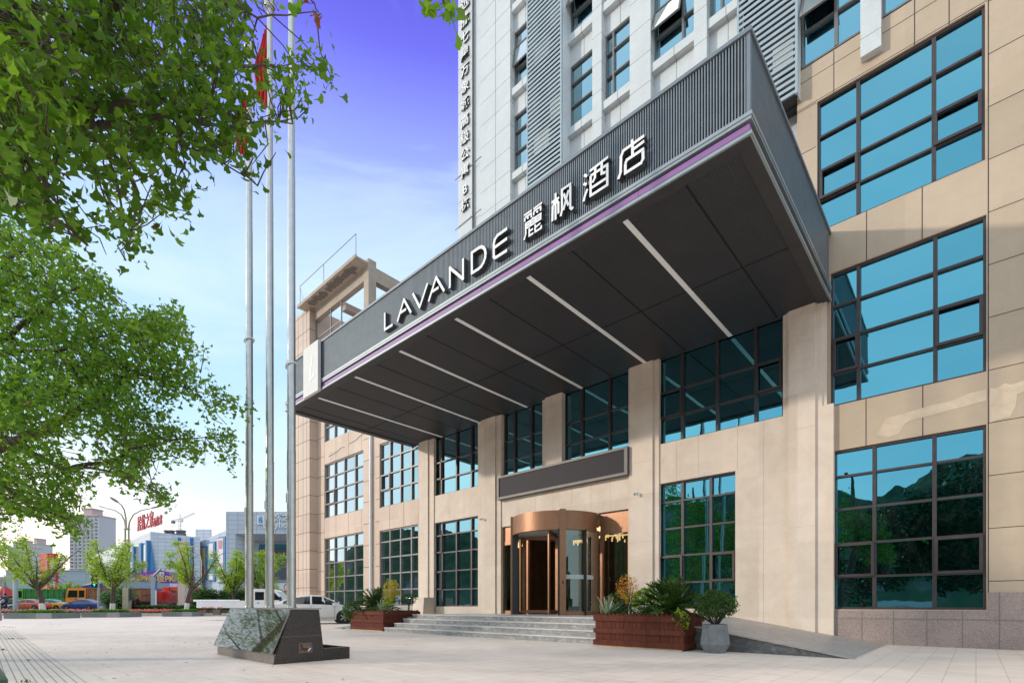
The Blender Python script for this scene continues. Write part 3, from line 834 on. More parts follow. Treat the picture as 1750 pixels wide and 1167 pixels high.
mb.build('purple_band', [M_purple, plain('purple_joint', (.12, .05, .15), .6)], canopy)

# ---- revolving door and side lights --------------------------------------------------------
DX, DY, DR = -10.95, 14.38, 1.62
door = MB()
def arc(a0, a1, n): return [math.radians(a0 + (a1 - a0) * k / n) for k in range(n + 1)]
def curved(mb, r0, r1, z0, z1, a0, a1, n=24, mi=0):
    A = arc(a0, a1, n)
    vs = [(DX + r * math.cos(a), DY + r * math.sin(a), z) for a in A for (r, z) in ((r0, z0), (r1, z0), (r1, z1), (r0, z1))]
    fs = []
    for i in range(n):
        for q in range(4): fs.append((4 * i + q, 4 * i + (q + 1) % 4, 4 * i + 4 + (q + 1) % 4, 4 * i + 4 + q))
    fs += [(0, 3, 2, 1), (4 * n, 4 * n + 1, 4 * n + 2, 4 * n + 3)]
    mb.add(vs, fs, mi, False)
    for f in range(len(mb.s) - len(fs), len(mb.s)): mb.s[f] = False
curved(door, DR - .12, DR, 3.38, 4.0, -180, -47.5, 40); curved(door, DR - .12, DR, 3.38, 4.0, -47.2, 0, 20)
revd = door.build('revolving_door', M_bronze, hotel)
m2 = MB(); m2.lathe([(0, 3.40), (DR - .125, 3.40), (DR - .125, 3.46), (0, 3.46)], (DX, DY, 0), 40, 0, False); m2.lathe([(0, 3.93), (DR - .05, 3.96), (DR - .05, 3.99)], (DX, DY, 0), 40, 0, False)
m2.build('door_ceiling', plain('door_ceiling', (.55, .55, .52), .5), revd)
def post(ang, w, z1, mat=M_bronze, r=DR, d=.1):
    a = math.radians(ang); p = MB()
    c = (DX + (r - .03) * math.cos(a), DY + (r - .03) * math.sin(a), (.6 + z1) / 2)
    p.obox(c, ((-math.sin(a), math.cos(a), 0), (math.cos(a), math.sin(a), 0), (0, 0, 1)), (w / 2, d, (z1 - .6) / 2))
    return p.build('door_post', mat, revd)
post(-137.5, .17, 4.05); post(-47.5, .20, 4.03)
post(-134, .07, 3.4, M_black, DR - .06); post(-51.5, .08, 3.4, M_black, DR - .06)
post(-20, .03, 3.39, M_black); post(-2, .1, 3.4); post(-178, .1, 3.4)
for a0, a1 in ((-46, -3), (-177, -139)):
    g = MB(); curved(g, DR - .08, DR - .065, .72, 3.38, a0, a1, 16); g.build('curved_glass', M_doorgl, revd)
    g = MB(); curved(g, DR - .11, DR + .005, .6, .72, a0, a1, 16); g.build('door_rail', M_bronze, revd)
g = MB(); curved(g, DR - .062, DR - .058, 1.78, 1.92, -44, -4, 16); g.build('frosted_band', plain('frost', (.55, .58, .55), .6), revd)
for a in (25, 115, 205, 295):
    A = math.radians(a); d = Vector((math.cos(A), math.sin(A), 0)); c = Vector((DX, DY, 0))
    l = MB()
    for r in (.06, DR - .22): l.bar(c + d * r + Vector((0, 0, .65)), c + d * r + Vector((0, 0, 3.36)), .075, .05, 0, (0, 1, 0) if abs(d.y) < .7 else (1, 0, 0))
    for z in (.70, 3.33): l.bar(c + d * .1 + Vector((0, 0, z)), c + d * (DR - .26) + Vector((0, 0, z)), .05, .11)
    lf = l.build('door_leaf', M_bronze, revd)
m2 = MB(); m2.cyl((DX, DY, .6), (DX, DY, 3.4), .05, n=12); m2.build('door_shaft', M_bronze, revd)
h = math.radians(-47.5); m2 = MB(); m2.obox((DX + (DR + .075) * math.cos(h), DY + (DR + .075) * math.sin(h), 1.66), ((-math.sin(h), math.cos(h), 0), (math.cos(h), math.sin(h), 0), (0, 0, 1)), (.022, .014, .045)); m2.build('door_switch', M_black, revd)
for (a, b) in ((-13.95, DX - DR + .02), (DX + DR - .02, -8.18)):
    f = MB(); y = 14.62
    f.box(a, b, y, y + .1, 3.42, 4.0); f.box(a, b, y - .01, y + .1, .6, .72); f.box(a, b, y - .015, y + .1, 3.30, 3.42)
    f.box(a, a + .12, y - .02, y + .1, .72, 3.3); f.box(b - .12, b, y - .02, y + .1, .72, 3.3)
    fo = f.build('side_light', M_bronze, hotel)
    g = MB(); g.box(a + .12, b - .12, y + .04, y + .055, .72, 3.3); g.build('glass', M_doorgl, fo)
m2 = MB(); m2.box(-13.30, -13.06, 14.655, 14.658, 1.52, 1.64, 0); m2.box(-12.98, -12.88, 14.655, 14.658, 1.54, 1.66, 0)
m2.build('door_sticker', plain('blue_sticker', (.25, .55, .7), .5), hotel)
# lobby seen through the door
M_lobf = plain('lobby_floor', (.22, .17, .12), .15, 0, .2, 1); M_curt = wood('lobby_curtain', (.10, .07, .045), (.26, .18, .11), .7, (9, 1, .15))
m2 = MB(); m2.box(-16.2, -6.7, 14.85, 20.6, .52, .595, 0); m2.box(-16.2, -6.7, 15.4, 20.6, 4.3, 4.38, 1); m2.box(-16.2, -6.7, 20.5, 20.6, .6, 4.3, 2); m2.box(-16.2, -16.1, 15.4, 20.5, .6, 4.3, 2); m2.box(-6.8, -6.7, 15.4, 20.5, .6, 4.3, 2)
m2.box(-14.2, -8.0, 14.75, 15.4, 4.06, 4.3, 1)
for k in range(40):
    x = -15.9 + .23 * k; m2.box(x, x + .12, 20.38, 20.49, .62, 4.1, 2)
m2.build('lobby_interior', [M_lobf, plain('lobby_ceiling', (.13, .11, .09), .7), M_curt], hotel)
m2 = MB(); rl = random.Random(2)
for k in range(230):
    a = rl.uniform(0, 2 * math.pi); r = rl.uniform(.80, 1.3)
    cx, cy = -10.4 + 1.75 * r * math.cos(a), 17.7 + r * math.sin(a); z = 3.62 + rl.uniform(0, .36)
    m2.box(cx - .022, cx + .022, cy - .022, cy + .022, z - rl.uniform(.08, .2), z)
m2.tube([(-10.4 + 1.8 * math.cos(a), 17.7 + 1.05 * math.sin(a), 3.86) for a in np.linspace(0, 6.2832, 33)], .035, 6)
ch = tag(m2.build('chandelier', emit('chandelier_glass', (1.0, .62, .30), .9)), 'warm glowing glass drop chandelier inside the lobby behind the revolving door', 'chandelier')

# ---- platform, steps, ramp -------------------------------------------------------------------
for k in range(4):
    y = 10.12 + .36 * k; z0, z1 = .15 * k, .15 * (k + 1)
    m2 = MB(); xl = -15.38 + .06 * k
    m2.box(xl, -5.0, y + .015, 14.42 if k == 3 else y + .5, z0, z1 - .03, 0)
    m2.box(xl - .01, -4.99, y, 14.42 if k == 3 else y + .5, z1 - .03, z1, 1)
    for j in range(8):
        x = xl + 1.1 + 1.25 * j + (k % 2) * .5
        if x < -5.2: m2.box(x - .003, x + .003, y + .0145, y + .05, z0, z1 - .03, 2)
    if k == 0:
        steps = tag(m2.build('entrance_steps', [M_step, M_tread, M_jointg]), 'four grey veined granite steps rising to the revolving door', 'steps')
    else:
        m2.build('step', [M_step, M_tread, M_jointg], steps)
m2 = MB(); m2.box(-14.2, -8.0, 14.4, 14.9, .45, .598, 0); m2.build('door_sill', M_step, steps)
m2 = MB(); m2.box(-16.9, -15.30, 11.2, 14.5, 0, .5, 0); m2.build('side_plinth', M_step, steps)
m2 = MB()
m2.add([(-5.0, 10.25, 0), (-1.54, 10.25, 0), (-5.0, 10.25, .6), (-5.0, 14.55, 0), (-1.54, 14.55, 0), (-5.0, 14.55, .6)], [(0, 1, 2)], 1)
m2.add([(-5.0, 10.25, .6), (-1.54, 10.25, 0.004), (-1.54, 14.55, 0.004), (-5.0, 14.55, .6)], [(0, 1, 2, 3)], 0)
m2.add([(-5.0, 10.22, .585), (-1.5, 10.22, -.01), (-1.5, 10.27, .012), (-5.0, 10.27, .607)], [(0, 1, 2, 3)], 0)
m2.add([(-5.0, 10.25, 0), (-5.0, 10.25, .6), (-5, 14.5, .6), (-5, 14.5, 0)], [(0, 1, 2, 3)], 1)
tag(m2.build('vehicle_ramp', [M_ramp, M_rampside]), 'grey granite ramp sloping down from the entrance platform along the wall', 'ramp')

# ---- signs -------------------------------------------------------------------------------------
sign = empty('fascia_sign', (-8.5, CY0 - .05, 8.97), 0, 'large white raised letters and four characters along the canopy front', 'sign')
def lt(name, lines, x0, x1, z0, z1, w=.07):
    m3 = MB()
    strokes(m3, lines, w, CY0 - .10, .125, lambda p: (x0 + (x1 - x0) * p[0], z0 + (z1 - z0) * p[1]))
    return m3.build(name, [M_letter, M_letterside], sign)
ARC = [(1 - math.cos(math.pi * 0), 0)]
zb, zt = 9.0, 9.50
lt('letter', [[(0, 1), (0, 0), (1, 0)]], -12.80, -12.40, zb, zt)
lt('letter', [[(.02, -.02), (.5, 1), (1, 0)], [(.26, .38), (.66, .38)]], -12.18, -11.52, zb, zt)
lt('letter', [[(0, 1), (.48, 0), (1, 1)]], -11.44, -10.79, zb, zt)
lt('letter', [[(.02, -.02), (.5, 1), (1, 0)], [(.26, .38), (.66, .38)]], -10.76, -10.10, zb, zt)
lt('letter', [[(-.03, -.03), (0, .1), (0, 1), (1, 0), (1, 1.02)]], -9.88, -9.38, zb, zt)
lt('letter', [[(0, .5), (0, 0)] + [(.5 + .5 * math.sin(a), .5 - .5 * math.cos(a)) for a in np.linspace(0, math.pi, 9)] + [(0, 1), (0, .5)]], -9.06, -8.58, zb, zt)
lt('letter', [[(1, 1.0), (.28, .98), (.08, .88), (0, .7), (0, .12), (.08, .02), (.2, 0), (1, 0)], [(0.02, .50), (1, .54)]], -8.31, -7.88, zb, zt)
chz = [
 ([[(.0, .97), (.45, .97)], [(.55, .97), (1.02, .99)], [(.05, .86), (.42, .86), (.42, .70)], [(.05, .86), (.05, .70)], [(.18, .80), (.27, .74)], [(.57, .87), (.95, .87), (.95, .71)], [(.57, .87), (.57, .71)], [(.70, .80), (.8, .74)],
   [(.5, .68), (.5, .62)], [(0, 0), (.1, .2), (.1, .60), (1.0, .60)], [(.12, .50), (.92, .50)], [(.12, .40), (.95, .40), (.95, .60)], [(.38, .60), (.38, .40)], [(.66, .60), (.66, .40)],
   [(.30, .33), (.30, .04), (.54, .04)], [(.30, .20), (.52, .22)], [(.64, .33), (.64, .04), (.98, .04), (.98, .14)], [(.64, .20), (.94, .24)]], -7.37, -6.87, .042),
 ([[(0, .74), (.36, .74)], [(.19, 1), (.19, 0)], [(.04, .02), (.06, .55), (.15, .70)], [(.33, .16), (.33, .55), (.24, .70)], [(.44, 0), (.50, .2), (.50, .95), (.88, .95), (.88, .1), (.94, .02), (1.02, .04)], [(.58, .76), (.80, .22)], [(.80, .78), (.56, .16)]], -6.60, -6.05, .052),
 ([[(.02, .94), (.15, .82)], [(.0, .64), (.13, .53)], [(0, 0), (.05, .16), (.16, .36)], [(.26, .93), (1.02, .99)], [(.50, .93), (.48, .58), (.38, .46)], [(.76, .93), (.76, .56), (.92, .52)], [(.30, .75), (.98, .75), (.98, .05), (.30, .05), (.30, .75)], [(.32, .30), (.96, .30)]], -5.79, -5.23, .052),
 ([[(.54, 1.02), (.54, .88)], [(0, 0), (.09, .18), (.11, .70), (.20, .84), (1.0, .87)], [(.56, .84), (.56, .46)], [(.57, .66), (1.0, .69)], [(.28, .36), (.34, .45), (.95, .45), (.95, .14), (.88, .05), (.28, .05), (.28, .36)]], -5.0, -4.46, .056)]
for L_, a, b, w in chz: lt('character', L_, a, b, 8.98, 9.54, w)
m3 = MB(); m3.box(-17.92, -16.82, CY0 - .14, CY0 - .03, 8.38, 10.13)
pan = tag(m3.build('logo_panel', M_signpan), 'pale grey upright panel with a white brush stroke mark on the canopy corner', 'sign')
m3 = MB()
P_ = [(.62, .78), (.57, .62), (.50, .46), (.46, .32), (.52, .27)]
strokes(m3, [P_, [(.56, .30), (.78, .37)]], .10, CY0 - .147, .006, lambda p: (-17.92 + 1.1 * p[0], 8.38 + 1.75 * p[1]))
m3.build('brush_mark', [M_letter, M_letter], pan)
for x in (-17.7, -17.0): 
    m3 = MB(); m3.box(x - .02, x + .02, CY0 - .03, CY0 + .03, 8.9, 9.6); m3.build('bracket', M_letterside, pan)

led = MB(); y0 = 14.30
led.box(-13.91, -8.15, y0, YS + .05, 5.07, 5.155); led.box(-13.91, -8.15, y0, YS + .05, 5.89, 5.97)
led.box(-13.91, -13.81, y0, YS + .05, 5.155, 5.89); led.box(-8.26, -8.15, y0, YS + .05, 5.155, 5.89)
lo = tag(led.build('display_board', M_ledfr), 'long dark display board in a grey frame above the revolving door', 'sign')
m3 = MB(); m3.box(-13.81, -8.26, y0 + .03, y0 + .06, 5.155, 5.89); m3.build('screen', M_led, lo)

ts = empty('tower_sign', (-16.1, 14.55, 17.5), 0, 'vertical column of raised white characters with dark sides on the tower corner', 'sign')
for i, chh in enumerate('栋B寓公级高城象万星七航远'):
    py = [350, 323, 292, 263, 235, 206, 177, 148, 119, 91, 63, 34, 5][i]
    x, z = -16.03, hz(py, 21.5)
    t3 = place(text_mb(chh, .52, .06, .008), (x, 14.55, z), (1, 0, 0), (0, 0, 1), (0, -1, 0), 1.0)
    if t3.v: t3.build('character', [M_letter, M_letterside], ts)

# ---- small things on the stone wall --------------------------------------------------------------
def camera_thing(x, z, dx, label):
    e = empty('security_camera', (x, YP, z), 0, label, 'camera', 'security cameras on the stone piers'); e.scale = (.62, .62, .62)
    m3 = MB(); m3.cyl((0, -.02, 0), (0, 0, 0), .05, n=12); m3.tube([(0, -.02, 0), (0, -.10, .0), (dx * .3, -.16, .03)], .016, 8); m3.build('bracket', M_whites, e, False)
    m3 = MB(); d = Vector((dx, -.5, -.08)).normalized(); p = Vector((dx * .3, -.17, .08))
    m3.tube([p - d * .10, p + d * .13], .045, 14); m3.obox(p + d * .03 + Vector((0, 0, .05)), (d, d.cross(Vector((0, 0, 1))), (0, 0, 1)), (.15, .055, .006)); m3.build('housing', M_whites, e, False)
    m3 = MB(); m3.tube([p + d * .13, p + d * .16], [.043, .03], 14); m3.build('lens', M_black, e, False)
x = wx(1096, YP)
camera_thing(x, 4.34, -.5, 'white security camera on the stone pier right of the revolving door')
camera_thing(wx(829.5, YP), 4.36, -.45, 'white security camera on the stone pier left of the revolving door')
# ================================================================== GROUND AND FOREGROUND
def sheet(name, pts, z, mat, kind='structure'):
    m3 = MB(); m3.add([(p[0], p[1], z) for p in pts], [tuple(range(len(pts)))])
    return tag(m3.build(name, mat), kind=kind)
sheet('ground', [(-1800, -1800), (1800, -1800), (1800, 1800), (-1800, 1800)], -.01, M_ground)
sheet('plaza', [W(-75, -30), W(60, -30), W(60, 44.6), W(-75, 44.6)], 0, M_plaza)
m3 = MB(); m3.box(-80, 80, 44.6, 45.0, -.005, .27, 0); m3.box(-80, 80, 45.0, 50.0, -.005, .22, 1)
e = m3.build('kerb', [M_kerb, M_soil]); e.rotation_euler = (0, 0, TH); tag(e, kind='structure')
m3 = MB(); m3.box(-160, 120, 50.0, 90, -.005, .33, 0)
for x in range(-150, 110, 8): m3.box(x, x + 3.5, 69.9, 70.1, .3, .334, 1)
e = m3.build('road', [M_asph, plain('road_paint', (.6, .6, .58), .7)]); e.rotation_euler = (0, 0, TH); tag(e, kind='structure')
# ribbed guide paving at the left
def G(px, py, z=0.):
    fw = F * (CAMH - z) / (py - HY); return W((px - CX) / F * fw, fw)
a, b = Vector(G(24, 1076)), Vector(G(149, 1167)); d = (b - a).normalized(); n_ = Vector((-d.y, d.x)); wd = 1.45
if n_.dot(Vector(G(0, 1112)) - a) < 0: n_ = -n_
L_ = (b - a).length + 4.5
m3 = MB(); sg = 1 if n_.dot(Vector((-d.y, d.x))) > 0 else -1
m3.add([(0, 0, 0), (L_, 0, 0), (L_, wd * sg, 0), (0, wd * sg, 0)], [(0, 1, 2, 3) if sg > 0 else (3, 2, 1, 0)])
e = m3.build('guide_path', M_rib); e.location = (a.x, a.y, .004); e.rotation_euler = (0, 0, math.atan2(d.y, d.x)); tag(e, kind='structure')

# flagpole plinth
ped = empty('flagpole_plinth', (-9.2, 3.7, 0), 0, 'dark polished granite plinth with sloping face carrying three flagpoles', 'plinth')
X0, X1 = -10.48, -7.94
m3 = MB()
m3.prism([(3.30, 0), (4.08, 0), (3.99, .842), (3.52, .842), (3.30, .2)], 'x', X0 + .03, X1 - .02); m3.build('plinth_core', M_gran, ped)
m3 = MB(); m3.add([(X0 - .03, 3.21, .165), (X1 + .012, 3.21, .165), (X1 + .012, 3.50, .848), (X0 - .03, 3.50, .848), (X0 - .03, 3.235, .155), (X1 + .012, 3.235, .155), (X1 + .012, 3.524, .838), (X0 - .03, 3.524, .838)],
    [(0, 1, 2, 3), (7, 6, 5, 4), (0, 4, 5, 1), (1, 5, 6, 2), (2, 6, 7, 3), (3, 7, 4, 0)])
def polished_front():
    m, t, b, N, L = nt('polished_front')
    v = coords(t)
    L.new(ramp(t, noise(t, v, 60, 4, .7), [(.3, (.015, .016, .013)), (.7, (.07, .066, .055))]), b.inputs['Base Color'])
    b.inputs['Roughness'].default_value = .03; b.inputs['Specular IOR Level'].default_value = .8; b.inputs['IOR'].default_value = 2.0
    return m
M_front = polished_front()
m3.build('sloping_slab', M_front, ped)
m3 = MB(); m3.box(X0 - .04, X1 + .014, 3.496, 4.02, .845, .868); m3.build('top_slab', plain('plinth_top', (.30, .28, .26), .2), ped)
hx = wx(516, 3.75)
m3 = MB()     # right end slab with a broken-out socket opening
ya, yb_, za, zb2 = 3.66, 3.86, .16, .30
xs = X1
prof = lambda z: (3.25 + (3.52 - 3.25) * z / .84, 4.085 - (4.085 - 3.985) * z / .84)
zs = [0, za, zb2, .42, .843]
for i in range(4):
    z0, z1 = zs[i], zs[i + 1]; l0, r0 = prof(z0); l1, r1 = prof(z1)
    if i == 1:
        m3.quad((xs, l0, z0), (xs, ya, z0), (xs, ya, z1), (xs, l1, z1)); m3.quad((xs, yb_, z0), (xs, r0, z0), (xs, r1, z1), (xs, yb_, z1))
    else: m3.quad((xs, l0, z0), (xs, r0, z0), (xs, r1, z1), (xs, l1, z1))
m3.quad((xs, 3.25, 0), (xs, 3.52, .843), (xs - .02, 3.52, .843), (xs - .02, 3.25, 0)); m3.quad((xs, 4.085, 0), (xs - .03, 4.085, 0), (xs - .03, 3.985, .843), (xs, 3.985, .843))
m3.bar((xs + .0008, 3.36, .42), (xs + .0008, 4.03, .42), .0012, .004, 1)
m3.build('end_slab', [M_gran, M_jointg], ped)
m3 = MB(); k = .018
m3.box(xs - .019, xs - .0185, ya - .01, yb_ + .01, za - .01, zb2 + .01, 1)
for q in ((ya - .008, yb_ + .008, za - .008, za), (ya - .008, yb_ + .008, zb2, zb2 + .008), (ya - .008, ya, za, zb2), (yb_, yb_ + .008, za, zb2)): m3.box(xs - .015, xs + .002, *q, 0)
m3.tube([(xs - .004, 3.68, .285), (xs - .008, 3.72, .22), (xs - .008, 3.75, .19), (xs - .004, 3.84, .215)], .006, 6, 2)
m3.tube([(xs - .006, 3.67, .20), (xs - .006, 3.76, .222), (xs - .006, 3.85, .20)], .005, 6, 2)
m3.bar((xs - .004, 3.80, .175), (xs - .002, 3.845, .225), .016, .02, 3)
m3.ball((xs - .006, 3.73, .287), .007, 6, 4)
m3.build('socket_opening', [M_jointg, plain('raw_block', (.24, .15, .09), .9, 0, .3, 30), M_black, M_whites, M_redfl], ped)
m3 = MB(); m3.box(X0 + .02, X1 - .01, 3.265, 3.31, 0, .16); m3.build('skirt', plain('worn_granite_skirt', (.17, .15, .13), .35, 0, .25, 9), ped)
m3 = MB()
m3.box(X0 + .03, X1 - .006, 4.46, 4.54, 0, .2); m3.box(X1 - .09, X1 - .006, 4.075, 4.46, 0, .2); m3.box(X0 + .03, X0 + .11, 4.075, 4.46, 0, .2)
m3.build('low_trough', M_gran, ped)
m3 = MB(); m3.box(X0 + .11, X1 - .09, 4.07, 4.46, 0, .13); m3.build('trough_bed', M_soil, ped)
FLAG = plain('red_flag', (.62, .035, .03), .7, 0, .1, 4)
for i, (px, lab) in enumerate(((426, 'steel flagpole with red flag, farthest left and set against the sky'), (461, 'middle steel flagpole with round cap and a furled red flag'), (498, 'nearest steel flagpole, the one rising beside the canopy corner'))):
    x, y = wx(px, 3.75), 3.75; ztop = (11.45, 11.55, 11.6)[i]
    p = empty('flagpole', (x, y, .868), 0, lab, 'flagpole', 'three steel flagpoles on the granite plinth')
    m3 = MB(); m3.tube([(0, 0, 0), (0, 0, 2.6)], [.073, .071], 20); m3.tube([(0, 0, 2.6), (0, 0, 7.2)], [.067, .060], 20, cap=False); m3.tube([(0, 0, 7.2), (0, 0, ztop - .868)], [.057, .047], 20, cap=False)
    m3.lathe([(.073, 2.59), (.067, 2.605)], n=20); m3.build('shaft', M_stainl, p, False)
    m3 = MB(); m3.lathe([(0, 0), (.085, .0), (.085, .012), (.074, .02), (.074, .03)], n=20); m3.build('foot_ring', M_stainl, p, False)
    m3 = MB(); h0 = ztop - .868
    m3.lathe([(.04, h0), (.085, h0 + .01), (.095, h0 + .05), (.06, h0 + .06), (.085, h0 + .10), (.085, h0 + .17), (.05, h0 + .23), (0, h0 + .24)], n=16); m3.build('cap', M_stainl, p, False)
    m3 = MB(); m3.box(-.03, .03, -.082, -.066, 1.75, 1.9) ; m3.box(.0, .02, -.086, -.08, 1.8, 1.84); m3.build('access_plate', M_stainl, p, False)
    m3 = MB(); zr = (5.1, 6.0, 4.05)[i]
    if i != 1:
        m3.tube([(.085 * math.cos(a), .085 * math.sin(a), zr + .03 * math.sin(a + 1)) for a in np.linspace(0, 2 * math.pi, 15)], .013, 6)
        m3.tube([(-.08, -.02, zr), (-.10, -.03, zr + .1)], .008, 5)
        m3.build('rope_loop', M_whites, p, False)
    m3 = MB(); m3.tube([(.074, -.03, .9), (.074, -.03, h0 - .1)], .004, 5); m3.build('halyard', M_whites, p, False)
    if i < 2:      # furled flag hanging down the left side of the pole
        fz1, fz0 = ((10.75, 9.45), (11.3, 9.75))[i]; fz1 -= .868; fz0 -= .868
        m3 = MB(); nu, nv = 22, 14; vs = []
        for j in range(nv + 1):
            s_ = j / nv; wdt = .07 + .17 * math.sin(min(1, s_ * 1.15) * math.pi * .62) * (.9 if i else 1.)
            for k in range(nu + 1):
                u = k / nu
                q = W(-.05 - wdt * u * .9 + .02 * math.sin(9 * s_), .06 * math.sin(u * 17 + s_ * 2) * (.3 + s_))
                vs.append((q[0], q[1], fz1 - (fz1 - fz0) * s_ * (1 - .12 * u) - .20 * u * (1 - s_)))
        fs = [(j * (nu + 1) + k, j * (nu + 1) + k + 1, (j + 1) * (nu + 1) + k + 1, (j + 1) * (nu + 1) + k) for j in range(nv) for k in range(nu)]
        m3.add(vs, fs, 0, True); m3.build('flag', FLAG, p, False)

# ---- wooden planters -----------------------------------------------------------------------------
def planter_box(x0, x1, y0, y1, h, name, label):
    e = empty(name, ((x0 + x1) / 2, (y0 + y1) / 2, 0), 0, label, 'planter', 'wooden planters by the entrance steps')
    b = MB(); t_ = .03
    rr = random.Random(int(x0 * -100)); p = .105
    def row(a0, a1, fn):
        n = max(1, int(round((a1 - a0) / p))); st = (a1 - a0) / n
        for k in range(n):
            a = a0 + st * k; top = h + rr.uniform(-.004, .004); j = rr.uniform(0, .004)
            fn(a + .003, a + st - .003, top, j)
    def fx(yf, sgn):
        def fn(a, c, top, j):
            ya_, yb2 = sorted((yf + sgn * j, yf + sgn * t_)); m_ = (a + c) / 2
            b.box(a, c, ya_, yb2, .03, top)
            b.prism([(a, top), (c, top), (m_, top + .045)], 'y', ya_, yb2)
        return fn
    row(x0, x1, fx(y0, 1)); row(x0, x1, fx(y1, -1))
    def fy(xf, sgn):
        def fn(a, c, top, j):
            xa_, xb2 = sorted((xf + sgn * j, xf + sgn * t_)); m_ = (a + c) / 2
            b.box(xa_, xb2, a, c, .03, top); b.prism([(a, top), (c, top), (m_, top + .045)], 'x', xa_, xb2)
        return fn
    row(y0 + t_, y1 - t_, fy(x0, 1)); row(y0 + t_, y1 - t_, fy(x1, -1))
    b.build('board', M_wood, e)
    r = MB()
    for z0, z1 in ((h - .13, h - .01), (h * .46 - .02, h * .46 + .085), (.03, .15)):
        o = .032 + (.004 if z0 < .1 else 0)
        r.box(x0 - o, x1 + o, y0 - o, y0 - .001, z0, z1); r.box(x0 - o, x1 + o, y1 + .001, y1 + o, z0, z1)
        r.box(x0 - o, x0 - .001, y0 - .001, y1 + .001, z0, z1); r.box(x1 + .001, x1 + o, y0 - .001, y1 + .001, z0, z1)
    r.build('rail', M_wood, e)
    f = MB(); f.box(x0 + .1, x1 - .02, y0 - .03, y0 + .03, 0, .03); f.box(x0 + .1, x1 - .02, y1 - .06, y1, 0, .03); f.build('foot_batten', plain('pale_batten', (.45, .30, .15), .8) if 'pale_batten' not in MATS else MATS['pale_batten'], e)
    s = MB(); s.box(x0 + t_, x1 - t_, y0 + t_, y1 - t_, .1, h - .06); s.build('soil', M_soil, e)
    return e
HR = .70
planter_box(-6.35, -4.28, 9.72, 10.66, HR, 'wooden_planter', 'red-brown wooden planter box right of the steps, beside the cement pot')
planter_box(-17.68, -15.52, 10.18, 11.75, .70, 'wooden_planter', 'red-brown wooden planter box left of the steps, in front of the white car')

def plant(name, x, y, z, label, cat='plant'):
    return empty(name, (x, y, z), 0, label, cat)
def cycad(x, y, z, R, H, label, n=46):
    e = plant('sago_palm', x, y, z, label); rg = np.random.default_rng(int(abs(x) * 100))
    t3 = MB(); t3.lathe([(0, -.05), (.13, -.05), (.14, .1), (.09, .2), (0, .22)], n=12); t3.build('trunk', M_bark, e, False)
    fr = MB(); pts, dirs = [], []
    for k in range(n):
        a = k * 2.399 + rg.uniform(-.2, .2); el = math.radians(rg.uniform(30, 78) if k < n * .6 else rg.uniform(-2, 34)); L_ = (R * rg.uniform(.9, 1.15)) / max(.55, math.cos(el) ** .5) if k >= n * .6 else H * rg.uniform(.92, 1.12)
        p = Vector((0, 0, .15)); d = Vector((math.cos(a) * math.cos(el), math.sin(a) * math.cos(el), math.sin(el)))
        line = [p.copy()]
        for i in range(9):
            p = p + d * L_ / 9; line.append(p.copy()); d = (d + Vector((0, 0, -.055 - .02 * i * .3))).normalized()
        fr.tube(line, [.010 - .0008 * i for i in range(10)], 4)
        for i in range(2, 60):
            s_ = i / 60 * 9; j = min(8, int(s_)); q = line[j].lerp(line[j + 1], s_ - j); tdir = (line[j + 1] - line[j]).normalized()
            sd = tdir.cross(Vector((0, 0, 1))); sd = sd.normalized() if sd.length > .05 else Vector((1, 0, 0)); upv = sd.cross(tdir)
            for sg in (-1, 1):
                pts.append(q); dirs.append(sd * sg * .72 + tdir * .75 + upv * .28)
    fr.build('frond_stem', M_cycad, e, False)
    pts = np.array([tuple(p) for p in pts]); dirs = np.array([tuple(p) for p in dirs])
    leaves('frond', pts, .155, M_cycad, e, LANCE * np.array([.55, 1, 1]), .2, 0, .12, dirs, rg)
    return e
def bush(name, x, y, z, c, r, n, size, mat, label, stems=5, shape=OVAL, zlow=0., hollow=.3, up=.4, cat='shrub', seed=1, stemmat=None, clumps=0):
    e = plant(name, x, y, z, label, cat); rg = np.random.default_rng(seed); t3 = MB(); rs = random.Random(seed)
    for k in range(stems):
        a = rs.uniform(0, 6.28); q = rs.uniform(.2, .75)
        tip = Vector((c[0] + r[0] * q * math.cos(a), c[1] + r[1] * q * math.sin(a), c[2] + r[2] * rs.uniform(-.3, .7)))
        t3.tube([(.02 * math.cos(a), .02 * math.sin(a), 0), (tip.x * .45 + rs.uniform(-.03, .03), tip.y * .45, tip.z * .5), tip], [.014, .010, .004], 5)
    t3.build('stem', stemmat or M_bark, e, False)
    if clumps:
        cc = blob(c, r, clumps, rg, .2); pts = np.concatenate([blob(q, (r[0] * .22, r[1] * .22, r[2] * .2), n // clumps, rg, 0) for q in cc])
    else: pts = blob(c, r, n, rg, hollow)
    leaves('foliage', pts, size, mat, e, shape, up, 0, .35, None, rg)
    return e
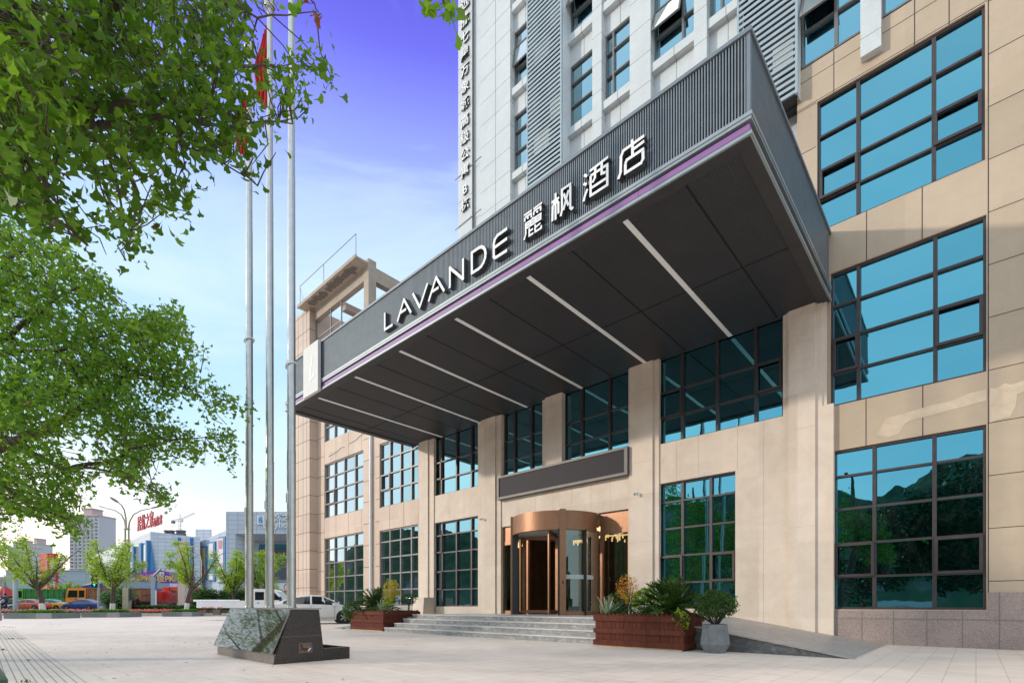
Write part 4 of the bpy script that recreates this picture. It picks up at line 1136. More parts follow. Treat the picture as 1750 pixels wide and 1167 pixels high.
def agave(x, y, z, R, label, n=34, seed=2):
    e = plant('variegated_yucca', x, y, z, label); rg = random.Random(seed)
    b = MB()
    for k in range(n):
        a = k * 2.4; el = math.radians(rg.uniform(12, 85)); L_ = R * rg.uniform(.75, 1.1); w_ = .022
        d = Vector((math.cos(a) * math.cos(el), math.sin(a) * math.cos(el), math.sin(el))); s = Vector((-math.sin(a), math.cos(a), 0)); p = Vector((0, 0, 0)); row = []
        for i in range(7):
            q = i / 6; ww = w_ * (1 - q ** 2.2) * (.7 + .8 * q * (1 - q)) + .001
            nrm = s.cross(d).normalized()
            row.append((p - s * ww, p - nrm * .004, p + s * ww)); p = p + d * L_ / 6; d = (d + Vector((0, 0, -.07))).normalized()
        vs = [v for r_ in row for v in r_]
        for i in range(6):
            for j, mi in ((0, 0), (1, 0)): b.add([vs[3 * i + j], vs[3 * i + j + 1], vs[3 * i + 4 + j], vs[3 * i + 3 + j]], [(0, 1, 2, 3)], 0, True)
        for i in range(6):      # pale leaf margins
            for j, o in ((0, -1), (2, 1)):
                b.add([vs[3 * i + j], Vector(vs[3 * i + j]) + s * o * .006, Vector(vs[3 * i + 3 + j]) + s * o * .006 * (1 - i / 6), vs[3 * i + 3 + j]], [(0, 1, 2, 3)], 1)
    b.build('leaf', [plain('yucca_green', (.14, .23, .12), .5) if 'yucca_green' not in MATS else MATS['yucca_green'], plain('yucca_margin', (.66, .64, .44), .5) if 'yucca_margin' not in MATS else MATS['yucca_margin']], e, False)
    return e
Z = HR - .06
cycad(-4.78, 10.15, Z, .72, .66, 'large dark green sago palm in the planter right of the steps')
agave(-6.15, 9.92, Z, .52, 'striped yucca at the left end of the planter right of the steps')
bush('maple_shrub', -5.93, 10.35, Z, (.02, 0, .66), (.27, .25, .33), 620, .042, M_orange, 'orange and yellow leaved shrub in the planter right of the steps', 8, hollow=.05, seed=4)
bush('maple_shrub', -5.72, 10.2, Z, (.0, 0, .50), (.15, .15, .28), 320, .045, M_yellow, 'thin yellow leaved shrub behind the lime shrub in the right planter', 4, clumps=9, seed=5)
bush('lime_shrub', -5.42, 10.3, Z, (0, 0, .33), (.25, .22, .36), 1500, .05, M_lime2, 'bright lime green shrub left of the sago palm in the right planter', 6, clumps=24, seed=6)
e = bush('flowering_bush', -6.2, 10.35, Z, (0, 0, .30), (.24, .24, .25), 650, .07, M_hedge, 'dark bush with red blossoms behind the striped yucca', 4, seed=7)
leaves('blossom', blob((0, -.15, .36), (.2, .12, .14), 26, np.random.default_rng(3), 0), .05, M_redfl, e, OVAL)
bush('ground_cover', -5.62, 9.9, Z, (0, 0, .07), (.42, .12, .14), 500, .05, M_hedge, 'low green leaves with pale flowers along the front of the right planter', 3, seed=8)
e = bush('ivy', -4.42, 9.78, Z, (.08, -.02, -.02), (.16, .12, .22), 130, .07, M_lime2, 'light green ivy spilling over the right corner of the planter', 3, FAN, seed=9)
# left planter
cycad(-16.95, 10.8, Z, .95, .80, 'dark green sago palm in the planter left of the steps', 42)
agave(-15.85, 10.35, Z, .50, 'striped yucca at the front corner of the planter left of the steps', seed=5)
bush('maple_shrub', -15.85, 10.75, Z, (0, 0, .80), (.36, .34, .46), 900, .055, M_yellow, 'yellow and orange leaved shrub in the planter left of the steps', 7, hollow=.05, seed=14)
bush('maple_shrub', -15.95, 10.6, Z, (0, 0, .35), (.3, .3, .35), 700, .06, M_lime2, 'yellow-green shrub under the yellow one in the left planter', 4, clumps=14, seed=15)
bush('clipped_bush', -15.55, 11.3, Z, (0, 0, .52), (.30, .3, .22), 700, .05, M_ball, 'small round topped dark bush at the step end of the left planter', 4, seed=16)
bush('laurel_bush', -17.85, 10.30, .0, (0, 0, .72), (.42, .36, .42), 1100, .08, M_ball, 'rounded green bush hanging over the left end of the left planter', 4, seed=17)
bush('ground_cover', -16.4, 10.35, Z, (0, 0, .08), (.6, .14, .15), 500, .06, M_hedge, 'low green leaves along the front of the left planter', 3, seed=18)
m3 = MB(); m3.prism([(10.2, 0), (11.6, 0), (11.6, .38), (11.0, .42)], 'x', -18.25, -17.72); m3.prism([(10.1, 0), (10.9, 0), (10.9, .12), (10.1, .02)], 'x', -18.9, -18.26)
tag(m3.build('low_stone_block', M_step), 'pale wedge of stone behind the left end of the left planter', 'stone block')

# cement pot with a clipped box bush
px_, py_ = -3.72, 9.86
e = empty('cement_pot', (px_, py_, 0), .2, 'tall grey six-sided cement pot next to the right planter', 'pot')
b = MB(); b.lathe([(0, 0), (.185, 0), (.275, .17), (.225, .55), (.195, .55), (.2, .50), (0, .50)], n=7, smooth=False); b.build('pot_body', M_pot, e, False)
b = MB(); b.lathe([(0, .505), (.197, .505)], n=7, smooth=False); b.build('soil', M_soil, e, False)
e = plant('potted_bush', px_, py_, .50, 'round clipped box bush growing in the grey cement pot', 'shrub')
b = MB(); rs = random.Random(12)
for k in range(22):
    a = rs.uniform(0, 6.28); q = rs.uniform(.1, .30); tip = Vector((q * math.cos(a), q * math.sin(a), rs.uniform(.26, .45)))
    b.tube([(.03 * math.cos(a), .03 * math.sin(a), 0), (tip.x * .4, tip.y * .4, .12), tip], [.012, .009, .004], 5)
b.build('stem', M_bark, e, False)
rg = np.random.default_rng(31); pts = np.concatenate([blob((0, 0, .40), (.37, .37, .27), 3400, rg, .5)] + [blob(q, (.09, .09, .07), 60, rg, .2) for q in blob((0, 0, .40), (.37, .37, .28), 36, rg, .9)]); pts = pts[(pts[:, 2] > .15 + .10 * rg.random(len(pts)))]
leaves('foliage', pts, .040, M_ball, e, OVAL, .5, 0, .3, None, rg)

# green bench at the lower left
bx = W(-3.09, 3.12)
e = empty('park_bench', (bx[0], bx[1] - .38, 0), 0, 'green painted slatted bench, only its corner in view at lower left', 'bench')
b = MB()
for k in range(4): b.box(-1.7, 0, -.36 + .19 * k, -.20 + .19 * k, .405, .45)
b.build('seat', M_bench, e, False)
b = MB(); b.box(-1.7, -.02, -.35, .36, .345, .400); b.build('seat_frame', M_bench, e, False)
for x in (-1.55, -.2):
    for y in (-.3, .28):
        b = MB(); b.box(x - .035, x + .035, y - .035, y + .035, 0, .345); b.build('leg', M_bench, e, False)

# ================================================================== THE TWO NEAR GINKGOS
def P3(px, py, f): r = (px - CX) / F * f; q = W(r, f); return Vector((q[0], q[1], hz(py, f)))
def ginkgo(base, label, trunk_pts, limbs, poly, fdep, ncl, per, csz, lsz, mat, seed, thin=None, twig=.004, wav=1., gap=-.02):
    e = empty('ginkgo_tree', (base[0], base[1], 0), 0, label, 'tree'); rg = np.random.default_rng(seed)
    o = Vector((base[0], base[1], 0))
    b = MB(); b.tube([p - o for p, r in trunk_pts], [r for p, r in trunk_pts], 14)
    b.build('trunk', M_bark, e, False)
    b = MB(); nodes = []
    for L_ in limbs:
        pts = [P3(x, y, f) - o for (x, y, f, r) in L_]
        fine, rad = [], []
        for i in range(len(pts) - 1):
            for k in range(4):
                s_ = k / 4; q = pts[i].lerp(pts[i + 1], s_); q = q + Vector(rg.normal(size=3)) * .012 * (1 if (i + k) else 0)
                fine.append(q); rad.append(L_[i][3] * (1 - s_) + L_[i + 1][3] * s_)
        fine.append(pts[-1]); rad.append(L_[-1][3]); b.tube(fine, rad, 8); nodes += fine
    b.build('limb', M_bark, e, False)
    xs, ys = [p[0] for p in poly], [p[1] for p in poly]
    cl = np.zeros((0, 3))
    while len(cl) < ncl:
        q = np.stack([rg.uniform(min(xs), max(xs), 4000), rg.uniform(min(ys), max(ys), 4000)], 1); q = q[inpoly(q, poly)]
        f = np.array([fdep(x, y) for x, y in q]) + rg.uniform(-1, 1, len(q)) * np.array([fdep(x, y, True) for x, y in q])
        keep = np.ones(len(q), bool) if thin is None else rg.random(len(q)) < np.array([thin(x, y) for x, y in q])
        q, f = q[keep], f[keep]
        r = (q[:, 0] - CX) / F * f; z = CAMH + (HY - q[:, 1]) * f / F
        w = np.stack([C * r - S * f, S * r + C * f, z], 1) - np.array(o)[None]
        nz = np.sin(w[:, 0] * 2.3 * wav + 1) * np.sin(w[:, 1] * 2.1 * wav) * np.sin(w[:, 2] * 2.6 * wav + 2)   # clumps and gaps through the crown
        w = w[nz > gap - .5 * rg.random(len(w))]
        cl = np.concatenate([cl, w])
    cl = cl[:ncl]
    nod = np.array([tuple(n) for n in nodes]); tw = MB(); allp, alld = [], []
    for c in cl:
        d2 = ((nod - c) ** 2).sum(1); j = int(np.argmin(d2 + rg.random(len(d2)) * .15)); a = nod[j]
        if d2[j] > (csz * 4) ** 2 : a = c + (a - c) * (csz * 2.6 / math.sqrt(d2[j]))
        mid = (a + c) / 2 + rg.normal(size=3) * csz * .25
        if rg.random() < .75: tw.tube([a, mid, c], [twig * 1.3, twig, twig * .6], 4, cap=False)
        dv = (c - a); dv = dv / (np.linalg.norm(dv) + 1e-6)
        m_ = per + rg.integers(-per // 3, per // 3 + 1)
        s_ = rg.uniform(-1, .6, m_)[:, None] * csz
        allp.append(c + dv * s_ + rg.normal(size=(m_, 3)) * csz * .42)
        alld.append(rg.normal(size=(m_, 3)) * .8 + np.array([0, 0, -.55]))
    tw.build('twig', M_bark, e, False)
    P_ = np.concatenate(allp); D_ = np.concatenate(alld)
    leaves('crown', P_, lsz, mat, e, FAN, .6, 0, .35, D_, rg)
    k = rg.choice(len(P_), max(6, len(P_) // 400)); leaves('withered_foliage', P_[k] + rg.normal(size=(len(k), 3)) * .03, lsz * 1.05, M_dead, e, FAN, .2, .6, .3, None, rg)
    return e
NEAR = [(-120, -90), (525, -60), (445, 5), (447, 40), (420, 60), (440, 88), (470, 84), (485, 104), (540, 96), (584, 114), (580, 138), (548, 156), (522, 152), (540, 190), (520, 205), (502, 180), (488, 198), (470, 222), (494, 246), (490, 270), (470, 266), (455, 232), (432, 250), (440, 300), (444, 324), (424, 322), (414, 300), (370, 290), (332, 275), (318, 300), (336, 350), (325, 368), (298, 380), (268, 394), (250, 405), (252, 434), (236, 454), (214, 448), (204, 440), (195, 424), (178, 440), (130, 428), (100, 398), (60, 378), (-120, 370)]
tb = W(-4.05, 3.05)
def nd(x, y, sp=False): return .75 if sp else 2.75 + max(0, x) / 580 * 1.35
def nthin(x, y):
    t = 1.0
    if x > 430: t = .42
    if y > 250 and x > 90: t = .5
    if 120 < x < 190 and 300 < y < 385: t = .12
    if 412 < x < 465 and y < 215: t = .42
    return t
T = P3(8, 150, 3.05)
ginkgo(tb, 'near ginkgo tree with fan leaves filling the upper left corner', [(Vector((tb[0], tb[1], 0)), .19), (Vector((tb[0] + .03, tb[1] + .02, 1.6)), .16), (P3(-95, 300, 3.05), .145), (P3(-38, 200, 3.05), .14), (P3(-8, 140, 3.05), .135), (P3(-14, 60, 3.05), .12), (P3(-30, -200, 3.1), .10), (P3(-10, -700, 3.2), .06)],
   [[(-5, 150, 3.05, .07), (40, 148, 3.0, .05), (82, 172, 2.95, .042), (145, 184, 2.9, .032), (230, 176, 3.0, .02), (330, 178, 3.2, .012), (430, 205, 3.5, .006)],
    [(-5, 190, 3.05, .06), (60, 200, 2.95, .035), (115, 207, 2.9, .028), (200, 212, 3.0, .02), (280, 198, 3.1, .014), (400, 212, 3.4, .008), (500, 212, 3.8, .004)],
    [(-10, 130, 3.05, .05), (80, 120, 3.2, .03), (175, 118, 3.3, .02), (260, 112, 3.4, .014), (350, 118, 3.6, .010), (440, 108, 3.9, .007), (560, 120, 4.2, .003)],
    [(-10, 90, 3.05, .05), (60, 30, 2.7, .03), (170, 70, 2.6, .02), (200, 10, 2.6, .015), (330, -40, 2.9, .012), (440, 30, 3.3, .006), (540, 20, 3.6, .003)],
    [(-10, 220, 3.05, .04), (30, 280, 2.8, .02), (90, 350, 2.8, .012), (150, 420, 2.9, .006)],
    [(115, 207, 2.9, .02), (190, 260, 2.9, .012), (240, 330, 3.0, .009), (225, 390, 3.0, .005), (215, 445, 3.0, .003)],
    [(280, 198, 3.1, .012), (310, 250, 3.1, .008), (390, 280, 3.3, .005), (440, 318, 3.4, .003)],
    [(-10, 40, 3.05, .05), (100, -160, 2.6, .035), (400, -190, 2.4, .022), (640, -130, 2.3, .014), (740, -30, 2.25, .006), (772, 12, 2.25, .004)],
    [(400, -190, 2.4, .016), (480, -60, 2.5, .008), (530, -4, 2.6, .004), (545, 22, 2.6, .003)]],
   NEAR, nd, 1120, 7, .115, .055, M_ginkgo, 21, nthin)
e = [o for o in bpy.data.objects if o.name.startswith('ginkgo_tree')][0]
rg = np.random.default_rng(5); o = Vector((tb[0], tb[1], 0)); sp = []
for (x, y, f, n, s_) in ((742, 8, 2.25, 6, 10), (765, 18, 2.25, 9, 10), (775, 38, 2.25, 5, 6), (728, -12, 2.25, 8, 14), (512, 4, 2.6, 4, 8)):
    for k in range(n): sp.append(P3(x + rg.normal() * s_, y + rg.normal() * s_ * .8, f + rg.normal() * .05) - o)
leaves('sprig_foliage', np.array([tuple(p) for p in sp]), .062, M_ginkgo2, e, FAN, .4, .4, .25, None, rg)
sp = [P3(540 + rg.normal() * 4, 20 + rg.normal() * 10, 2.6) - o for k in range(4)]
leaves('withered_foliage', np.array([tuple(p) for p in sp]), .06, M_dead, e, FAN, .4, .8, .25, None, rg)

MID = [(-140, 330), (0, 372), (60, 396), (112, 430), (140, 450), (170, 470), (190, 492), (196, 520), (238, 536), (270, 528), (300, 526), (315, 541), (320, 570), (354, 602), (338, 620), (330, 640), (368, 652), (400, 667), (410, 686), (430, 695), (427, 705), (398, 700), (370, 696), (355, 702), (330, 692), (300, 672), (284, 690), (290, 712), (312, 722), (340, 716), (370, 726), (400, 740), (410, 746), (396, 760), (404, 780), (407, 796), (380, 790), (340, 781), (300, 790), (260, 780), (250, 798), (230, 808), (245, 822), (288, 838), (296, 858), (280, 862), (250, 846), (210, 826), (190, 806), (170, 816), (150, 832), (118, 852), (130, 870), (146, 908), (130, 915), (100, 905), (80, 890), (58, 880), (30, 884), (-140, 900)]
tb2 = W(-9.6, 8.2)
def md(x, y, sp=False): return 1.9 - max(0, x) / 430 * 1.1 if sp else 7.9 + max(0, x) / 430 * 1.0
def mthin(x, y):
    t = 1.0
    if 95 < x < 185 and 735 < y < 800: t = .16
    if x > 320: t = .6
    if x < 60 and 480 < y < 620: t = .7
    return t
ginkgo(tb2, 'second ginkgo tree at the left edge, its boughs reaching toward the flagpoles', [(Vector((tb2[0], tb2[1], 0)), .24), (Vector((tb2[0] + .05, tb2[1], 2.4)), .2), (Vector((tb2[0] + .1, tb2[1] + .1, 4.2)), .16), (Vector((tb2[0] + .2, tb2[1], 6.5)), .10), (Vector((tb2[0], tb2[1] + .1, 8.2)), .05)],
   [[(-160, 800, 8.2, .13), (-60, 780, 8.0, .10), (20, 757, 7.8, .08), (70, 739, 7.7, .055), (171, 679, 7.9, .04), (230, 640, 8.0, .025), (290, 560, 8.2, .01), (308, 530, 8.2, .005)],
    [(230, 640, 8.0, .02), (300, 655, 8.2, .012), (370, 680, 8.5, .007), (425, 698, 8.7, .003)],
    [(20, 757, 7.8, .06), (110, 800, 7.9, .035), (192, 790, 8.1, .028), (219, 767, 8.2, .02), (300, 750, 8.4, .012), (400, 745, 8.6, .004)],
    [(110, 800, 7.9, .03), (170, 800, 8.0, .018), (240, 825, 8.0, .009), (290, 855, 8.0, .004)],
    [(-60, 780, 8.0, .06), (30, 850, 7.6, .03), (90, 870, 7.6, .012), (140, 905, 7.6, .005)],
    [(-160, 640, 8.2, .09), (-20, 600, 7.8, .05), (60, 540, 7.7, .03), (130, 490, 7.8, .015), (185, 500, 8, .006)],
    [(-20, 600, 7.8, .04), (100, 600, 8.4, .02), (220, 560, 8.6, .01), (250, 540, 8.6, .004)],
    [(-160, 560, 8.2, .07), (-40, 480, 7.8, .04), (40, 430, 7.8, .02), (100, 430, 7.9, .007)]],
   MID, md, 2250, 12, .17, .071, M_ginkgo3, 22, mthin, .006, .75, .06)
# third ginkgo of the row, further along the left edge (mirrored in the polished plinth)
def free_ginkgo(r, f, hgt, rad, label, seed, ncl=1500, per=12):
    q = W(r, f); e = empty('ginkgo_tree', (q[0], q[1], 0), 0, label, 'tree'); rg = np.random.default_rng(seed); rs = random.Random(seed)
    b = MB(); b.tube([(0, 0, 0), (.05, .02, hgt * .3), (0, .05, hgt * .6), (.1, 0, hgt * .95)], [.22, .18, .12, .03], 12); b.build('trunk', M_bark, e, False)
    b = MB(); nod = []
    for k in range(13):
        a = k * 2.4; z = hgt * (.26 + .05 * k); L_ = rad * (1.05 - .045 * k); p = Vector((0, .03, z)); line = [p.copy()]; d = Vector((math.cos(a), math.sin(a), .35)).normalized()
        for i in range(5): p = p + d * L_ / 5; line.append(p.copy()); d = (d + Vector((rs.uniform(-.2, .2), rs.uniform(-.2, .2), rs.uniform(-.1, .15)))).normalized()
        b.tube(line, [.06, .045, .03, .02, .012, .005], 6, cap=False); nod += line[1:]
    b.build('limb', M_bark, e, False)
    nod = np.array([tuple(n) for n in nod]); cl = nod[rg.integers(0, len(nod), ncl)] + rg.normal(size=(ncl, 3)) * np.array([.55, .55, .38])
    P_ = np.repeat(cl, per, axis=0) + rg.normal(size=(ncl * per, 3)) * .11
    leaves('crown', P_, .064, M_ginkgo2, e, FAN, .6, .3, .35, None, rg)
free_ginkgo(-16.6, 13.8, 8.0, 2.7, 'third ginkgo tree in the row, half hidden at the left edge', 61)
# weeds in the joints of the guide path, and fallen leaves
rg = np.random.default_rng(15); wp = []
for (x, y, n, s_) in ((18, 1092, 30, .12), (6, 1071, 25, .18), (22, 1072, 20, .15), (3, 1111, 26, .07), (45, 1166, 24, .05), (34, 1092, 10, .08), (90, 1067, 14, .3), (70, 1069, 10, .3)):
    gx, gy = G(x, y)
    for k in range(n): wp.append((gx + rg.normal() * s_, gy + rg.normal() * s_ * .5, .004 + abs(rg.normal()) * .012))
tag(leaves('weeds', np.array(wp), .035, M_hedge, None, LANCE * np.array([1.6, 1, 1]), .3, -.4, .3, None, rg), kind='stuff')
fp = np.stack([rg.uniform(-11, -1, 90), rg.uniform(1.5, 14, 90), np.full(90, .008)], 1); q = np.stack([C * fp[:, 0] - S * fp[:, 1], S * fp[:, 0] + C * fp[:, 1], fp[:, 2]], 1)
tag(leaves('fallen_leaves', q, .045, M_dead, None, FAN, 8., 0, .3, np.concatenate([rg.normal(size=(90, 2)), np.zeros((90, 1))], 1), rg), kind='stuff')
# ================================================================== VEHICLES
def paint(name, col, rough=.28): 
    m = plain(name, col, rough, .0, .05, 2, .6); m.node_tree.nodes['Principled BSDF'].inputs['Coat Weight'].default_value = .4
    return m
M_tyre = plain('tyre_rubber', (.02, .02, .02), .85); M_rimm = plain('alloy', (.45, .45, .46), .3, .8)
M_cargl = plain('car_glass', (.012, .014, .016), .06, 0, .1, 2, .8); M_red = emit('tail_lens', (.55, .015, .02), .25); M_lamp = plain('head_lens', (.75, .77, .78), .15)
M_under = plain('underbody', (.02, .02, .02), .9); M_chrome = plain('bright_trim', (.6, .6, .6), .25, .8)
def heading(hr, hf):
    a, b = W(hr, hf); return math.atan2(b, a)
def wheel(e, x, y, r, w=.2, spokes=5, name='wheel'):
    sg = 1 if y > 0 else -1
    m3 = MB(); n = 20
    prof = [(r * .62, -w / 2), (r * .93, -w / 2), (r, -w * .36), (r, w * .36), (r * .93, w / 2), (r * .62, w / 2)]
    vs, fs = [], []
    for (rr, yy) in prof:
        for k in range(n):
            a = 2 * math.pi * k / n; vs.append((x + rr * math.cos(a), y + yy, r + rr * math.sin(a)))
    for i in range(len(prof) - 1):
        for k in range(n): fs.append((i * n + k, i * n + (k + 1) % n, (i + 1) * n + (k + 1) % n, (i + 1) * n + k))
    m3.add(vs, fs, 0, True); wh = m3.build('wheel', M_tyre, e, False)
    m3 = MB(); yo = y + sg * w * .40
    m3.tube([(x, yo - sg * .03, r), (x, yo - sg * .02, r)], r * .63, 20)
    for k in range(spokes):
        a = 2 * math.pi * k / spokes; m3.obox((x + r * .33 * math.cos(a), yo, r + r * .33 * math.sin(a)), ((math.cos(a), 0, math.sin(a)), (-math.sin(a), 0, math.cos(a)), (0, 1, 0)), (r * .29, r * .085, .02))
    m3.tube([(x, yo - sg * .02, r), (x, yo + sg * .03, r)], r * .14, 12); m3.build('rim', M_rimm, wh, False)
SEDAN = [(-2.30, .42, .62, .66, .72), (-2.24, .32, .86, .90, .80), (-2.05, .27, .98, 1.02, .85), (-1.70, .23, .985, 1.06, .875), (-1.25, .22, .975, 1.26, .89), (-.75, .21, .96, 1.40, .90), (-.15, .2, .945, 1.465, .905), (.35, .2, .935, 1.44, .905), (.75, .2, .925, 1.27, .90), (1.12, .2, .915, 1.03, .895), (1.3, .2, .905, .955, .89), (1.8, .21, .85, .89, .87), (2.12, .23, .74, .78, .80), (2.27, .27, .60, .64, .70), (2.32, .36, .48, .50, .60)]
def stat(prof, x):
    for a, b in zip(prof, prof[1:]):
        if a[0] <= x <= b[0]:
            t = (x - a[0]) / (b[0] - a[0]); return [p + (q - p) * t for p, q in zip(a, b)]
    return list(prof[-1])
def ring(s):
    x, zb, be, top, w = s; h = top - be; wt = w - .03 - (.27 * min(1, h / .45) if h > .06 else .05)
    half = [(w * .90, zb), (w * .985, zb + .10), (w, (zb + be) * .5 + .03), (w - .012, be - .05), (w - .03, be), (wt + .02, top - .05 if h > .12 else be + h * .6), (wt - .12, top), (0, top + .012)]
    return [(x, y, z) for y, z in half] + [(x, -y, z) for y, z in half[-2::-1]], wt
def car(name, loc, rz, mat, label, mat2=None, prof=SEDAN, sc=1., group=None, roofsign=False, lower=None, wheels=True):
    e = empty(name, loc, rz, label, 'car', group); b = MB(); xs = []
    for a, c in zip(prof, prof[1:]): xs += [a[0] + (c[0] - a[0]) * k / 2 for k in range(2)]
    xs.append(prof[-1][0]); R = [ring(stat(prof, x))[0] for x in xs]; n = len(R[0])
    vs = [p for r_ in R for p in r_]
    for i in range(len(xs) - 1):
        for k in range(n - 1):
            upper = 4 <= k <= n - 6
            mi = 1 if (mat2 and upper and stat(prof, (xs[i] + xs[i + 1]) / 2)[3] - stat(prof, (xs[i] + xs[i + 1]) / 2)[2] > .07) else (2 if (lower and k in (0, n - 2)) else 0)
            b.add([vs[i * n + k], vs[i * n + k + 1], vs[(i + 1) * n + k + 1], vs[(i + 1) * n + k]], [(0, 1, 2, 3)], mi, True)
    b.add(R[0], [tuple(range(n))], 0); b.add(R[-1], [tuple(range(n))[::-1]], 0)
    for i in range(len(xs) - 1): b.add([R[i][0], R[i][-1], R[i + 1][-1], R[i + 1][0]], [(0, 1, 2, 3)], 0)
    ob = b.build('body', [mat, mat2 or mat, lower or mat], e, False)
    # weld the shell so that it shades smoothly
    bm = bmesh.new(); bm.from_mesh(ob.data); bmesh.ops.remove_doubles(bm, verts=bm.verts, dist=.0005); bm.to_mesh(ob.data); bm.free()
    ob.scale = (1, 1, 1)
    def sidewin(xa, xb, sg):
        m3 = MB(); N_ = 8; lo, hi = [], []
        for k in range(N_ + 1):
            x = xa + (xb - xa) * k / N_; s = stat(prof, x); r_, wt = ring(s); h = s[3] - s[2]
            p, q = Vector((s[4] - .03, s[2])), Vector((wt + .02, s[3] - .05 if h > .12 else s[2] + h * .6))
            nn = Vector(((q - p).y, -(q - p).x)); nn = nn.normalized() * .007 if nn.length > 1e-5 else Vector((.007, 0))
            a, c = p.lerp(q, .10) + nn, p.lerp(q, .94) + nn
            lo.append((x, sg * a.x, a.y)); hi.append((x, sg * c.x, c.y))
        for k in range(N_): m3.add([lo[k], lo[k + 1], hi[k + 1], hi[k]], [(0, 1, 2, 3) if sg < 0 else (3, 2, 1, 0)], 0)
        m3.build('window', M_cargl, e, False)
    for sg in (1, -1): sidewin(-1.42, -.20, sg); sidewin(-.11, .98, sg)
    def screen(xa, xb, nm):
        m3 = MB(); rows = []
        for k in range(5):
            x = xa + (xb - xa) * k / 4; r_, wt = ring(stat(prof, x)); z = stat(prof, x)[3] + .012
            rows.append([(x, yy, z + .004 - (.012 if abs(yy) > .3 else 0)) for yy in (-(wt - .12), -(wt - .12) / 2, 0, (wt - .12) / 2, wt - .12)])
        for i in range(4):
            for j in range(4): m3.add([rows[i][j], rows[i + 1][j], rows[i + 1][j + 1], rows[i][j + 1]], [(0, 1, 2, 3)], 0, True)
        m3.build(nm, M_cargl, e, False)
    screen(.42, 1.10, 'windscreen'); screen(-1.62, -.86, 'rear_window')
    for sg in (1, -1):
        m3 = MB(); m3.obox((.93, sg * .99, .98), ((.2, sg * .5, 0), (1, 0, 0), (0, 0, 1)), (.10, .06, .07)); m3.build('mirror', mat, e, False)
        m3 = MB(); m3.add([(-2.262, sg * .55, .80), (-2.245, sg * .775, .84), (-2.10, sg * .842, .93), (-1.74, sg * .872, .935), (-1.88, sg * .878, .845), (-2.12, sg * .853, .78)], [tuple(range(6)) if sg < 0 else tuple(range(6))[::-1]]); 
        for v in range(len(m3.v)): p = m3.v[v]; m3.v[v] = (p[0] - .02, p[1] + sg * .014, p[2])
        m3.build('taillight', M_red, e, False)
        m3 = MB(); m3.add([(2.26, sg * .50, .60), (2.16, sg * .74, .64), (1.86, sg * .852, .76), (2.0, sg * .80, .775), (2.20, sg * .62, .69)], [tuple(range(5))])
        for v in range(len(m3.v)): p = m3.v[v]; m3.v[v] = (p[0] + .03, p[1] + sg * .02, p[2] + .012)
        m3.build('headlight', M_lamp, e, False)
        for x in (-.62, .42):
            m3 = MB(); m3.box(x, x + .17, sg * .905, sg * .93, .80, .825); m3.build('door_handle', mat if mat is not None else M_chrome, e, False)
        m3 = MB()
        for x in (-1.15, -.15, .95): m3.box(x - .005, x + .005, sg * .895, sg * .9085, .32, .90)
        m3.box(-.95, .95, sg * .89, sg * .909, .30, .31); m3.build('door_gap', M_under, e, False)
        for x in (-1.40, 1.40):
            m3 = MB(); m3.tube([(x, sg * .60, .33), (x, sg * .902, .33)], .385, 22); m3.build('wheel_arch', M_under, e, False)
            wheel(e, x, sg * .81, .325)
    m3 = MB(); m3.box(-2.1, 2.1, -.7, .7, .19, .30); m3.build('underbody', M_under, e, False)
    if roofsign: m3 = MB(); m3.box(-.12, .1, -.28, .28, 1.47, 1.60); m3.build('roof_sign', mat2 or mat, e, False)
    return e
W3 = lambda px, f, z=0.: (*at(px, f), z)
M_pearl = paint('pearl_white', (.72, .71, .69)); M_wht = paint('white_paint', (.80, .81, .82))
car('parked_car', (*at(536, 25.9), 0), heading(.91, .40), M_pearl, 'dusty white sedan parked left of the steps behind the flagpole plinth')
M_orgc = paint('coral_paint', (.62, .13, .065)); M_taxi = paint('taxi_yellow', (.80, .38, .02)); M_taxig = paint('taxi_green', (.03, .38, .20)); M_blue = paint('blue_paint', (.02, .05, .20))
RZ = .33
car('parked_car', W3(51, 66, RZ), heading(-1, 0), M_orgc, 'coral red sedan on the road behind the lime washed trunk', group=None)
car('taxi', W3(88, 67.5, RZ), heading(-1, .0), M_taxi, 'yellow taxi with green roof and skirt on the road', M_taxig, roofsign=True, lower=M_taxig)
car('parked_car', W3(143, 64, RZ), heading(-1, 0), M_blue, 'dark blue sedan on the road in front of the orange truck cab')
car('parked_car', W3(18, 68.5, RZ), heading(-1, 0), M_pearl, 'pale sedan mostly hidden behind the grey pole at far left')
